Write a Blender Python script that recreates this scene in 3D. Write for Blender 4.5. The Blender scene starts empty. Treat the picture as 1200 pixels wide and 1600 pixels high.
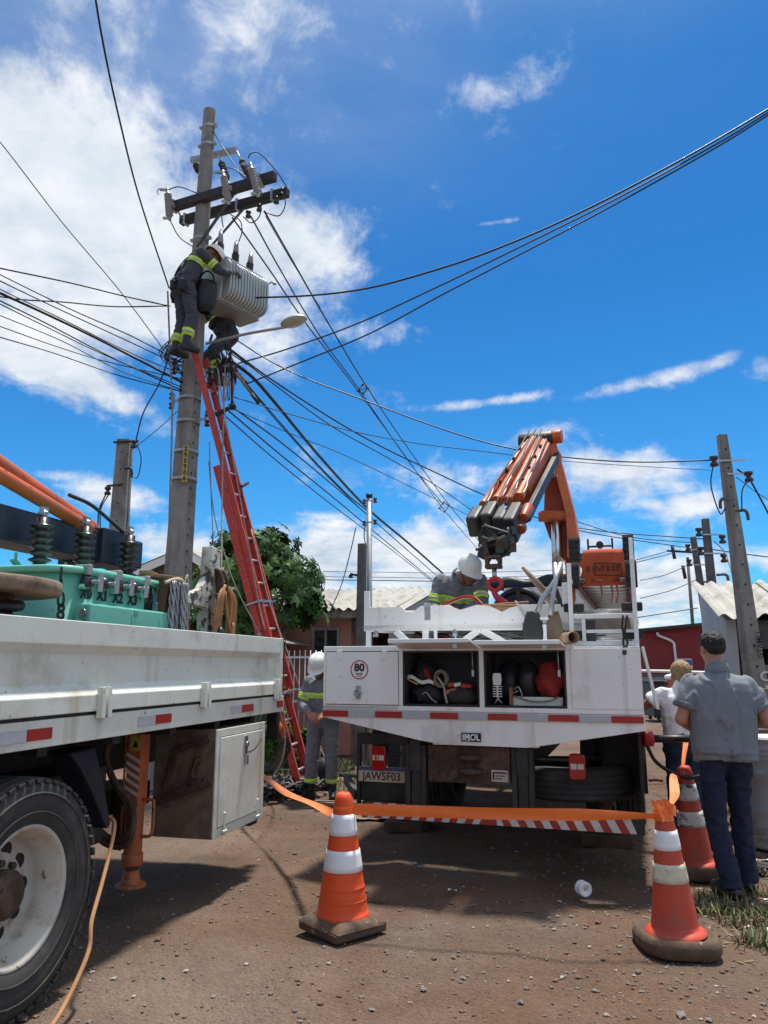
import bpy, bmesh, math, random
from mathutils import Vector, Matrix, noise, Euler
V = Vector
R = math.radians
random.seed(7)
SC = bpy.context.scene
COL = SC.collection

# ------------------------------------------------------------------ camera, sky, sun, exposure
PITCH, FPX, CAMZ = R(11.25), 1202.0, 1.5
cam = bpy.data.objects.new('camera', bpy.data.cameras.new('camera'))
COL.objects.link(cam)
cam.location = (0, 0, CAMZ)
cam.rotation_euler = (R(90) + PITCH, 0, 0)
cam.data.sensor_fit = 'HORIZONTAL'
cam.data.sensor_width = 36.0
cam.data.lens = 36.0 * FPX / 1200.0
cam.data.clip_start = 0.05
cam.data.clip_end = 2000
SC.camera = cam
SC.view_settings.view_transform = 'Standard'
SC.view_settings.look = 'None'
SC.view_settings.exposure = 1.36
SC.view_settings.gamma = 1.0
SC.view_settings.use_curve_mapping = False
SC.cycles.max_bounces = 6
SC.cycles.diffuse_bounces = 3
SC.cycles.glossy_bounces = 2
SC.cycles.transparent_max_bounces = 6

SUN_EL, SUN_AZ = R(75), R(27)          # azimuth measured from +Y towards +X
sun = bpy.data.objects.new('sun', bpy.data.lights.new('sun', 'SUN'))
COL.objects.link(sun)
sun.data.energy = 2.3
sun.data.angle = R(4.5)
sun.data.color = (1.0, 0.95, 0.87)
sdir = V((math.sin(SUN_AZ) * math.cos(SUN_EL), math.cos(SUN_AZ) * math.cos(SUN_EL), math.sin(SUN_EL)))
sun.rotation_euler = sdir.to_track_quat('Z', 'Y').to_euler()
sun.location = (0, 0, 60)

def ray(px, py):
    a, b = (px - 600) / FPX, (800 - py) / FPX
    return V((a, math.cos(PITCH) - b * math.sin(PITCH), math.sin(PITCH) + b * math.cos(PITCH)))
def at(px, py, Y):
    d = ray(px, py)
    return V((0, 0, CAMZ)) + d * (Y / d.y)

world = bpy.data.worlds.new('World')
SC.world = world
world.use_nodes = True
def build_sky():
    nt = world.node_tree
    N, L = nt.nodes, nt.links
    N.clear()
    out = N.new('ShaderNodeOutputWorld')
    bg = N.new('ShaderNodeBackground')
    bg.inputs['Strength'].default_value = 0.05
    L.new(bg.outputs[0], out.inputs[0])
    sky = N.new('ShaderNodeTexSky')
    sky.sky_type = 'NISHITA'
    sky.sun_disc = False
    sky.sun_elevation = SUN_EL
    sky.sun_rotation = SUN_AZ
    sky.air_density = 1.0
    sky.dust_density = 0.4
    sky.ozone_density = 2.5
    tc = N.new('ShaderNodeTexCoord')
    def m(op, a, b=None, c=None, clamp=False):
        n = N.new('ShaderNodeMath'); n.operation = op; n.use_clamp = clamp
        for i, x in enumerate((a, b, c)):
            if x is None: continue
            if isinstance(x, (int, float)): n.inputs[i].default_value = x
            else: L.new(x, n.inputs[i])
        return n.outputs[0]
    sep = N.new('ShaderNodeSeparateXYZ')
    L.new(tc.outputs['Generated'], sep.inputs[0])
    X, Y, Z = sep.outputs
    az = m('ARCTAN2', X, Y)
    el = m('ARCSINE', Z)
    # a plane of cloud above: direction / height, which foreshortens clouds toward the horizon
    zz = m('ADD', m('MAXIMUM', Z, 0.0), 0.16)
    cx, cy = m('DIVIDE', X, zz), m('DIVIDE', Y, zz)
    comb = N.new('ShaderNodeCombineXYZ')
    L.new(cx, comb.inputs[0]); L.new(cy, comb.inputs[1])
    def nz(scale, detail=8, rough=.55, dist=0.0, vec=comb.outputs[0], off=0):
        n = N.new('ShaderNodeTexNoise')
        n.inputs['Scale'].default_value = scale; n.inputs['Detail'].default_value = detail
        n.inputs['Roughness'].default_value = rough; n.inputs['Distortion'].default_value = dist
        if off:
            mp = N.new('ShaderNodeMapping'); mp.inputs['Location'].default_value = (off, off * .7, off * .3)
            L.new(vec, mp.inputs[0]); vec = mp.outputs[0]
        L.new(vec, n.inputs['Vector'])
        return n.outputs['Fac']
    nA = nz(2.4, 11, .60, .35)
    nB = nz(0.8, 4, .5, .2, off=4)
    nC = nz(7.0, 6, .62, .3, off=2)
    nD = nz(11.0, 10, .66, .3, vec=tc.outputs['Generated'], off=7)
    # cloud banks of this sky: azimuth, elevation (deg), half sizes (deg), tilt (deg), weight
    banks = []
    def bank(px, py, rx, ry, tilt, w):
        d = ray(px, py).normalized()
        banks.append((math.atan2(d.x, d.y), math.asin(d.z), R(rx), R(ry), R(tilt), w))
    bank(20, -10, 24, 8, 0, .55)
    bank(250, 20, 17, 7, 4, .42)
    bank(640, -60, 22, 6.0, 0, .36)
    bank(950, -10, 7, 4.2, 10, .40)
    bank(60, 330, 15, 9, -18, 1.25)
    bank(210, 390, 15, 6.0, -14, 1.1)
    bank(430, 385, 7.5, 5.0, -8, 1.0)
    bank(520, 440, 3.2, 2.0, 0, .7)
    bank(40, 540, 8.5, 2.8, -24, 1.1)
    bank(160, 610, 5.5, 1.6, -24, .95)
    bank(785, 135, 3.9, 2.1, 8, .74)
    bank(780, 195, 2.2, 1.6, -30, .60)
    bank(858, 215, 1.9, 1.8, 0, .58)
    bank(785, 346, 2.6, .32, 3, .62)
    bank(1040, 588, 9.0, .70, 7, .66)
    bank(1190, 577, 1.6, 1.4, 0, .8)
    bank(750, 629, 5.0, .5, 3, .8)
    bank(830, 682, 3.2, 1.0, 8, .75)
    bank(960, 745, 7.0, 2.4, -8, .95)
    bank(1060, 790, 6.0, 1.5, -6, .8)
    bank(620, 745, 8.0, 2.2, -8, .72)
    bank(700, 880, 14, 3.4, 0, 1.15)
    bank(520, 880, 10, 3.4, 0, 1.0)
    bank(190, 775, 3.6, 1.4, -12, .95)
    bank(70, 740, 4.2, .55, 0, .62)
    bank(260, 850, 5, 1.6, 0, .9)
    bank(1000, 910, 8, 2.6, 0, 1.1)
    bank(1180, 880, 5, 1.4, 0, .6)
    bank(1020, 960, 5, 1.6, 0, .8)
    bank(-250, 300, 18, 12, 0, .8)
    total = None
    view = None
    for (a0, e0, ra, re, t, w) in banks:
        da, de = m('SUBTRACT', az, a0), m('SUBTRACT', el, e0)
        da = m('MULTIPLY', da, math.cos(e0))
        u = m('ADD', m('MULTIPLY', da, math.cos(t) / ra), m('MULTIPLY', de, math.sin(t) / ra))
        v = m('SUBTRACT', m('MULTIPLY', de, math.cos(t) / re), m('MULTIPLY', da, math.sin(t) / re))
        q = m('ADD', m('MULTIPLY', u, u), m('MULTIPLY', v, v))
        g = m('MULTIPLY', m('EXPONENT', m('MULTIPLY', q, -0.9)), w)
        total = g if total is None else m('MAXIMUM', total, g)
    # outside the view, heavier cloud cover is added to brighten the shaded sides
    aw = m('DIVIDE', m('ABSOLUTE', az), 0.95)
    ew = m('DIVIDE', m('ABSOLUTE', m('SUBTRACT', el, .30)), .62)
    far = m('SUBTRACT', m('MAXIMUM', aw, ew), .85)
    far = m('MULTIPLY', far, 3.0, clamp=True)
    elsewhere = m('MULTIPLY', m('SUBTRACT', nB, .31), 4.2, clamp=True)
    total = m('ADD', m('MULTIPLY', total, m('SUBTRACT', 1.0, far)), m('MULTIPLY', elsewhere, far))
    s = m('ADD', total, m('MULTIPLY', m('SUBTRACT', nA, .5), 1.25))
    s = m('ADD', s, m('MULTIPLY', m('SUBTRACT', nD, .5), 1.7))
    s = m('ADD', s, m('MULTIPLY', m('SUBTRACT', nC, .5), .35))
    mr = N.new('ShaderNodeMapRange'); mr.interpolation_type = 'SMOOTHSTEP'
    L.new(s, mr.inputs['Value'])
    mr.inputs['From Min'].default_value = .33; mr.inputs['From Max'].default_value = .95
    mr.inputs['To Max'].default_value = .97
    cov = mr.outputs[0]
    # a thin high veil over the upper left
    veil = None
    for px, py, rx, ry in ((100, 10, 22, 7), (600, -130, 24, 6)):
        d = ray(px, py).normalized()
        u = m('MULTIPLY', m('SUBTRACT', az, math.atan2(d.x, d.y)), math.cos(math.asin(d.z)) / R(rx)); v = m('MULTIPLY', m('SUBTRACT', el, math.asin(d.z)), 1 / R(ry))
        g = m('EXPONENT', m('MULTIPLY', m('ADD', m('MULTIPLY', u, u), m('MULTIPLY', v, v)), -0.9))
        veil = g if veil is None else m('MAXIMUM', veil, g)
    veil = m('MULTIPLY', m('MULTIPLY', veil, m('ADD', .1, nA)), .44, clamp=True)
    cov = m('ADD', cov, m('MULTIPLY', veil, m('SUBTRACT', 1.0, cov)), clamp=True)
    # sky tint
    tint = N.new('ShaderNodeMix'); tint.data_type = 'RGBA'; tint.blend_type = 'MULTIPLY'
    tint.inputs['Factor'].default_value = 1
    L.new(sky.outputs[0], tint.inputs['A'])
    # the blue deepens with height
    tr = N.new('ShaderNodeValToRGB')
    tr.color_ramp.elements[0].position = .06; tr.color_ramp.elements[0].color = (0.25, 0.84, 1.22, 1)
    tr.color_ramp.elements[1].position = .46; tr.color_ramp.elements[1].color = (0.15, 0.63, 1.02, 1)
    L.new(m('MAXIMUM', Z, 0.0), tr.inputs[0]); L.new(tr.outputs[0], tint.inputs['B'])
    # cloud tone: thick parts greyer
    tone = m('ADD', m('MULTIPLY', nC, .5), m('MULTIPLY', nA, .7))
    cr = N.new('ShaderNodeValToRGB')
    cr.color_ramp.elements[0].position = .42; cr.color_ramp.elements[0].color = (4.1, 4.9, 5.8, 1)
    cr.color_ramp.elements[1].position = .80; cr.color_ramp.elements[1].color = (8.0, 8.1, 8.3, 1)
    L.new(tone, cr.inputs[0])
    mix = N.new('ShaderNodeMix'); mix.data_type = 'RGBA'
    L.new(cov, mix.inputs['Factor'])
    L.new(tint.outputs['Result'], mix.inputs['A'])
    L.new(cr.outputs[0], mix.inputs['B'])
    L.new(mix.outputs['Result'], bg.inputs['Color'])
build_sky()

# ------------------------------------------------------------------ materials
MATS = {}
def M(name, col, rough=.6, metal=0.0, var=.12, scale=6.0, bump=.0, bscale=60.0, dirt=None, dirt2=None, streak=None, scratch=None, spec=.5, coat=0, stretch=None):
    """col: base colour; dirt: (colour, amount 0..1, noise scale) as wear patches on the surface"""
    if name in MATS: return MATS[name]
    mt = bpy.data.materials.new(name); mt.use_nodes = True
    nt = mt.node_tree; N, L = nt.nodes, nt.links
    b = N['Principled BSDF']
    b.inputs['Roughness'].default_value = rough; b.inputs['Metallic'].default_value = metal
    b.inputs['Specular IOR Level'].default_value = spec
    b.inputs['Coat Weight'].default_value = coat
    tc = N.new('ShaderNodeTexCoord'); vec = tc.outputs['Object']
    if stretch:
        mp = N.new('ShaderNodeMapping'); mp.inputs['Scale'].default_value = stretch
        L.new(vec, mp.inputs[0]); vec = mp.outputs[0]
    def nz(s, d=6, r=.6, off=0):
        n = N.new('ShaderNodeTexNoise'); n.inputs['Scale'].default_value = s; n.inputs['Detail'].default_value = d
        n.inputs['Roughness'].default_value = r
        v = vec
        if off:
            mp = N.new('ShaderNodeMapping'); mp.inputs['Location'].default_value = (off, off * 2, off * 3)
            L.new(v, mp.inputs[0]); v = mp.outputs[0]
        L.new(v, n.inputs['Vector'])
        return n.outputs['Fac']
    cr = N.new('ShaderNodeValToRGB')
    lo, hi = [max(0, c * (1 - var)) for c in col], [min(1, c * (1 + var)) for c in col]
    cr.color_ramp.elements[0].position = .3; cr.color_ramp.elements[0].color = (*lo, 1)
    cr.color_ramp.elements[1].position = .7; cr.color_ramp.elements[1].color = (*hi, 1)
    L.new(nz(scale), cr.inputs[0])
    cur = cr.outputs[0]
    for k, d in enumerate((dirt, dirt2, streak)):
        if not d: continue
        dc, amt, ds = d[:3]
        r2 = N.new('ShaderNodeValToRGB')
        e = .68 - .42 * amt
        r2.color_ramp.elements[0].position = e; r2.color_ramp.elements[0].color = (0, 0, 0, 1)
        r2.color_ramp.elements[1].position = min(1, e + (.06 if k == 1 else .22)); r2.color_ramp.elements[1].color = (1, 1, 1, 1)
        if k == 2:
            mp = N.new('ShaderNodeMapping'); mp.inputs['Scale'].default_value = (1, 1, .08)
            L.new(vec, mp.inputs[0])
            n = N.new('ShaderNodeTexNoise'); n.inputs['Scale'].default_value = ds; n.inputs['Detail'].default_value = 5
            L.new(mp.outputs[0], n.inputs['Vector']); src = n.outputs['Fac']
        else:
            src = nz(ds, 8, .65, off=3 + k * 5)
        L.new(src, r2.inputs[0])
        mx = N.new('ShaderNodeMix'); mx.data_type = 'RGBA'
        L.new(r2.outputs[0], mx.inputs['Factor']); L.new(cur, mx.inputs['A']); mx.inputs['B'].default_value = (*dc, 1)
        cur = mx.outputs['Result']
    if scratch:
        mm = []
        for src, lo, hi in ((nz(scratch[2], .6, .4, off=21), .5, scratch[1]), (nz(scratch[2] * .45, 3, .5, off=33), 0, 0)):
            n1 = N.new('ShaderNodeMath'); n1.operation = 'COMPARE' if lo else 'GREATER_THAN'
            L.new(src, n1.inputs[0]); n1.inputs[1].default_value = lo or .56
            if lo: n1.inputs[2].default_value = hi
            mm.append(n1.outputs[0])
        mu = N.new('ShaderNodeMath'); mu.operation = 'MULTIPLY'; L.new(mm[0], mu.inputs[0]); L.new(mm[1], mu.inputs[1])
        mx = N.new('ShaderNodeMix'); mx.data_type = 'RGBA'
        L.new(mu.outputs[0], mx.inputs['Factor']); L.new(cur, mx.inputs['A']); mx.inputs['B'].default_value = (*scratch[0], 1); cur = mx.outputs['Result']
    L.new(cur, b.inputs['Base Color'])
    rr = N.new('ShaderNodeMapRange'); rr.inputs['To Min'].default_value = max(0.05, rough - .1); rr.inputs['To Max'].default_value = min(1, rough + .12)
    L.new(nz(scale * 2.3, off=9), rr.inputs[0]); L.new(rr.outputs[0], b.inputs['Roughness'])
    if bump:
        bp = N.new('ShaderNodeBump'); bp.inputs['Strength'].default_value = bump; bp.inputs['Distance'].default_value = .01
        L.new(nz(bscale, 5, .6, off=1), bp.inputs['Height']); L.new(bp.outputs[0], b.inputs['Normal'])
    MATS[name] = mt
    return mt

RUST, MUD, GRIME = (.16, .075, .035), (.17, .10, .062), (.10, .088, .07)
def mats():
    M('white_paint', (.84, .84, .82), .38, 0, .04, 3, .05, 25, dirt=((.55, .53, .48), .3, 2.4), dirt2=(GRIME, .08, 26), streak=((.50, .44, .36), .22, 8))
    M('white_old', (.70, .72, .65), .5, 0, .06, 3, .08, 22, dirt=((.44, .43, .33), .36, 2.6), dirt2=((.17, .14, .10), .08, 24), streak=((.42, .35, .2), .22, 7), scratch=((.20, .18, .15), .0016, 6))
    M('rim_paint', (.50, .47, .42), .5, .1, .1, 4, .06, 20, dirt=((.26, .16, .09), .42, 5), dirt2=((.13, .07, .04), .16, 13))
    M('post_paint', (.60, .58, .52), .7, 0, .1, 4, .3, 30, dirt=((.28, .24, .18), .5, 7), dirt2=((.07, .055, .045), .34, 11))
    M('white_clean', (.8, .8, .8), .45, 0, .05, 5)
    M('black_paint', (.018, .019, .021), .5, 0, .3, 5, .1, 30, dirt=((.07, .055, .045), .42, 4))
    M('black_rubber', (.022, .022, .023), .75, 0, .25, 6, .2, 50, dirt=((.085, .067, .052), .35, 5))
    M('tyre_rubber', (.034, .034, .035), .8, 0, .25, 5, .15, 60, dirt=((.11, .09, .072), .42, 4))
    M('navy_paint', (.016, .02, .035), .42, 0, .3, 4, .05, 30, dirt=((.08, .07, .065), .25, 6), dirt2=((.2, .2, .2), .04, 25))
    M('dark_inside', (.028, .030, .038), .6, 0, .3, 4, .1, 30)
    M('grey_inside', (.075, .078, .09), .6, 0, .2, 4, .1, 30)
    M('rust_steel', (.075, .045, .030), .75, .2, .4, 7, .3, 40, dirt=((.17, .12, .085), .4, 8), dirt2=((.02, .018, .016), .2, 14))
    M('muddy_steel', (.17, .115, .08), .85, 0, .3, 8, .6, 35, dirt=((.045, .035, .03), .5, 5), dirt2=((.26, .19, .14), .16, 40))
    M('crane_orange', (.60, .125, .03), .5, 0, .16, 5, .05, 25, dirt=((.36, .12, .055), .42, 4), dirt2=((.10, .06, .04), .14, 20), scratch=((.14, .08, .05), .006, 9))
    M('crane_orange_dark', (.36, .065, .022), .45, 0, .15, 5, .03, 25, dirt=((.2, .06, .03), .3, 6))
    M('cone_orange', (.74, .078, .012), .6, 0, .07, 8, .05, 18, dirt=((.42, .11, .04), .22, 7))
    M('cone_red', (.50, .060, .028), .55, 0, .1, 8, .05, 20, dirt=((.33, .09, .06), .32, 5))
    M('cone_white', (.80, .80, .82), .45, 0, .03, 8, dirt=((.55, .53, .5), .15, 8))
    M('cone_dirty_white', (.66, .62, .48), .5, 0, .1, 8, .05, 30, dirt=((.42, .36, .25), .5, 7), dirt2=((.09, .06, .04), .2, 24))
    M('cone_peeling', (.62, .60, .54), .55, 0, .1, 8, .3, 30, dirt=((.38, .33, .25), .4, 10), dirt2=((.07, .05, .035), .34, 17))
    M('cone_base', (.10, .062, .040), .85, 0, .25, 9, .5, 40, dirt=((.07, .05, .038), .45, 6), dirt2=((.27, .19, .13), .16, 20))
    M('tape_orange', (.85, .17, .025), .45, 0, .08, 6, .1, 12)
    M('tape_pale', (.85, .25, .09), .45, 0, .12, 12, .1, 12)
    M('red_reflector', (.36, .022, .018), .35, 0, .12, 25, dirt=((.22, .03, .025), .25, 12))
    M('grey_reflector', (.43, .46, .50), .35, 0, .06, 30, dirt=((.3, .29, .27), .25, 10))
    M('worn_white_reflector', (.62, .60, .55), .45, 0, .1, 14, dirt=((.40, .34, .26), .38, 8))
    M('worn_red_reflector', (.40, .035, .025), .45, 0, .15, 14, dirt=((.24, .05, .035), .35, 8))
    M('red_lens', (.40, .016, .014), .18, 0, .06, 10, coat=.5)
    M('orange_lens', (.55, .13, .012), .3, 0, .1, 10, coat=.3, dirt=((.25, .09, .03), .4, 8))
    M('clear_lens', (.65, .62, .58), .2, 0, .1, 20)
    M('chrome', (.62, .63, .65), .22, 1.0, .05, 8)
    M('steel', (.42, .43, .44), .38, .9, .1, 10, dirt=((.2, .16, .12), .2, 9))
    M('aluminium', (.56, .56, .55), .42, .75, .08, 12, dirt=((.3, .28, .25), .2, 10))
    M('galv', (.38, .39, .40), .45, .6, .12, 14, dirt=((.24, .22, .2), .25, 6))
    M('drum_grey', (.30, .32, .34), .45, .35, .1, 6, .08, 20, dirt=((.17, .13, .1), .3, 5))
    M('mint_paint', (.17, .53, .40), .36, 0, .04, 4, .03, 18, dirt=((.13, .40, .31), .3, 5), dirt2=((.10, .13, .10), .1, 20), scratch=((.1, .2, .16), .004, 8))
    M('bushing_brown', (.028, .022, .024), .28, 0, .2, 10, coat=.3)
    M('porcelain_grey', (.30, .31, .32), .4, 0, .1, 12)
    M('transformer_grey', (.43, .47, .48), .42, 0, .05, 4, .03, 18, dirt=((.33, .35, .35), .25, 5))
    M('transformer_under', (.22, .215, .20), .55, 0, .1, 6)
    M('concrete', (.27, .255, .235), .9, 0, .2, 5, .4, 60, dirt=((.13, .12, .11), .42, 3), dirt2=((.08, .075, .07), .14, 22), streak=((.15, .14, .13), .4, 9))
    M('concrete_pale', (.37, .35, .32), .9, 0, .15, 5, .35, 60, dirt=((.18, .17, .155), .4, 3), streak=((.2, .19, .17), .35, 9))
    M('concrete_dark', (.12, .115, .11), .9, 0, .25, 6, .4, 50, dirt=((.07, .065, .06), .4, 4), streak=((.2, .19, .17), .25, 9))
    M('arm_dark', (.030, .027, .026), .7, 0, .3, 8, .3, 40)
    M('cable_black', (.010, .010, .012), .5, 0, .1, 10)
    M('cable_grey', (.07, .07, .075), .5, 0, .1, 10)
    M('rope_grey', (.26, .23, .20), .9, 0, .2, 20)
    M('outrigger_orange', (.42, .10, .035), .6, 0, .2, 6, .15, 30, dirt=((.24, .11, .06), .5, 6), dirt2=((.09, .06, .045), .22, 14))
    M('rope_tan', (.36, .18, .08), .85, 0, .2, 12, .2, 90, dirt=((.23, .12, .06), .35, 8))
    M('rope_pale', (.50, .44, .35), .9, 0, .2, 20, .3, 90)
    M('ladder_red', (.52, .052, .034), .5, 0, .1, 5, .04, 30, dirt=((.33, .05, .04), .3, 5), dirt2=((.62, .3, .25), .05, 22))
    M('ladder_brown', (.24, .075, .05), .6, 0, .2, 6)
    M('wood_grey', (.23, .165, .115), .85, 0, .3, 9, .5, 30, dirt=((.09, .06, .045), .4, 5), stretch=(1, 1, 1))
    M('wood_brown', (.27, .145, .075), .8, 0, .3, 9, .5, 30, dirt=((.13, .065, .035), .4, 5))
    M('wood_dark', (.085, .048, .032), .85, 0, .3, 9, .4, 30)
    M('skin', (.40, .20, .13), .55, 0, .1, 12, .08, 90, spec=.4)
    M('skin_dark', (.24, .105, .062), .55, 0, .1, 12, .08, 90, spec=.4)
    M('hair_black', (.012, .010, .010), .65, 0, .4, 60, .6, 140)
    M('hair_blonde', (.34, .22, .10), .6, 0, .35, 60, .6, 120)
    M('work_grey', (.165, .17, .185), .9, 0, .14, 9, .25, 60, dirt=((.10, .10, .11), .25, 6))
    M('work_dark', (.055, .060, .075), .9, 0, .2, 9, .3, 60, dirt=((.045, .048, .06), .35, 5))
    M('hivis', (.55, .80, .03), .5, 0, .06, 12)
    M('hivis_silver', (.42, .43, .44), .4, 0, .06, 12)
    M('polo_grey', (.175, .195, .222), .9, 0, .07, 14, .12, 220)
    M('jeans_navy', (.012, .018, .045), .92, 0, .3, 10, .2, 200)
    M('jeans_blue', (.02, .034, .085), .92, 0, .3, 10, .2, 200)
    M('cotton_white', (.74, .76, .80), .9, 0, .05, 10, .1, 150)
    M('black_leather', (.012, .012, .013), .38, 0, .3, 10, .1, 60)
    M('brown_leather', (.17, .075, .035), .6, 0, .25, 10)
    M('glove_tan', (.35, .15, .09), .75, 0, .2, 12, .2, 60)
    M('helmet_white', (.76, .75, .69), .32, 0, .04, 8, dirt=((.5, .45, .38), .2, 7), coat=.15)
    M('harness_black', (.014, .014, .016), .7, 0, .2, 10)
    M('bag_red', (.26, .022, .016), .85, 0, .15, 8, .2, 40)
    M('bag_orange', (.46, .085, .03), .85, 0, .12, 8, .25, 40)
    M('bag_black', (.018, .018, .022), .7, 0, .3, 7, .3, 30)
    M('canvas_olive', (.040, .038, .031), .9, 0, .3, 8, .4, 30)
    M('canvas_tan', (.23, .17, .12), .9, 0, .25, 8, .4, 30)
    M('tarp_dark', (.012, .016, .026), .5, 0, .3, 6, .2, 20)
    M('plastic_black', (.012, .012, .014), .4, 0, .2, 8)
    M('plate_beige', (.50, .40, .31), .5, 0, .08, 10, dirt=((.28, .2, .14), .3, 8))
    M('plate_blue', (.06, .06, .20), .5, 0, .08, 10, dirt=((.16, .12, .12), .3, 8))
    M('ink_black', (.008, .008, .008), .6, 0, 0, 5)
    M('ink_red', (.48, .02, .03), .5, 0, .05, 5)
    M('ink_brown', (.06, .02, .012), .7, 0, 0, 5)
    M('ink_plate', (.045, .022, .02), .6, 0, 0, 5)
    M('sign_white', (.78, .78, .78), .5, 0, .03, 5)
    M('yellow_sticker', (.48, .36, .07), .5, 0, .2, 12, dirt=((.2, .15, .05), .3, 15))
    M('paint_mark', (.62, .62, .60), .8, 0, .1, 15)
    M('pink_wall', (.56, .27, .225), .85, 0, .08, 2, .1, 60, dirt=((.46, .22, .18), .35, 1.5), streak=((.4, .2, .16), .2, 3))
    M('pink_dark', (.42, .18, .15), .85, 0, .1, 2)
    M('maroon_wall', (.22, .028, .03), .8, 0, .1, 1.2, .1, 40, dirt=((.17, .03, .03), .35, 1))
    M('fascia_white', (.72, .72, .70), .6, 0, .06, 4, dirt=((.45, .43, .4), .3, 4))
    M('grey_plaster', (.40, .42, .44), .85, 0, .1, 2, .1, 50, dirt=((.28, .28, .28), .3, 2))
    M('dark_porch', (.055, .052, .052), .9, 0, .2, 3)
    M('roof_cement', (.40, .385, .345), .9, 0, .12, 4, .25, 40, dirt=((.22, .21, .185), .42, 3), dirt2=((.12, .11, .1), .12, 14))
    M('roof_dark', (.045, .042, .042), .8, 0, .2, 4)
    M('brick_red', (.18, .06, .045), .9, 0, .3, 6, .3, 40)
    M('mortar', (.2, .17, .15), .95, 0, .2, 6)
    M('glass_dark', (.03, .035, .04), .1, 0, .1, 3)
    M('bark', (.12, .095, .072), .95, 0, .3, 7, .8, 25)
    M('leaf_green', (.085, .175, .040), .6, 0, .5, 3, spec=.22)
    M('leaf_dark', (.042, .100, .027), .6, 0, .5, 3, spec=.22)
    M('grass_green', (.070, .115, .028), .7, 0, .4, 8)
    M('grass_dry', (.22, .18, .085), .8, 0, .3, 8)
    M('stone_red', (.15, .092, .066), .95, 0, .3, 2, .3, 30)
    M('stone_grey', (.17, .15, .135), .95, 0, .3, 2, .3, 30)
    M('stone_pale', (.33, .29, .25), .95, 0, .3, 2, .3, 30)
    M('paper_white', (.8, .8, .78), .7, 0, .03, 5)
    M('plastic_blue', (.04, .12, .42), .4, 0, .1, 5)
    M('lamp_grey', (.45, .47, .47), .5, .3, .06, 8)
    M('lamp_glass', (.42, .40, .33), .25, 0, .1, 8)
    M('cardboard', (.36, .24, .15), .85, 0, .15, 8)
    M('net_dark', (.02, .03, .02), .9, 0, .3, 8)
mats()

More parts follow.
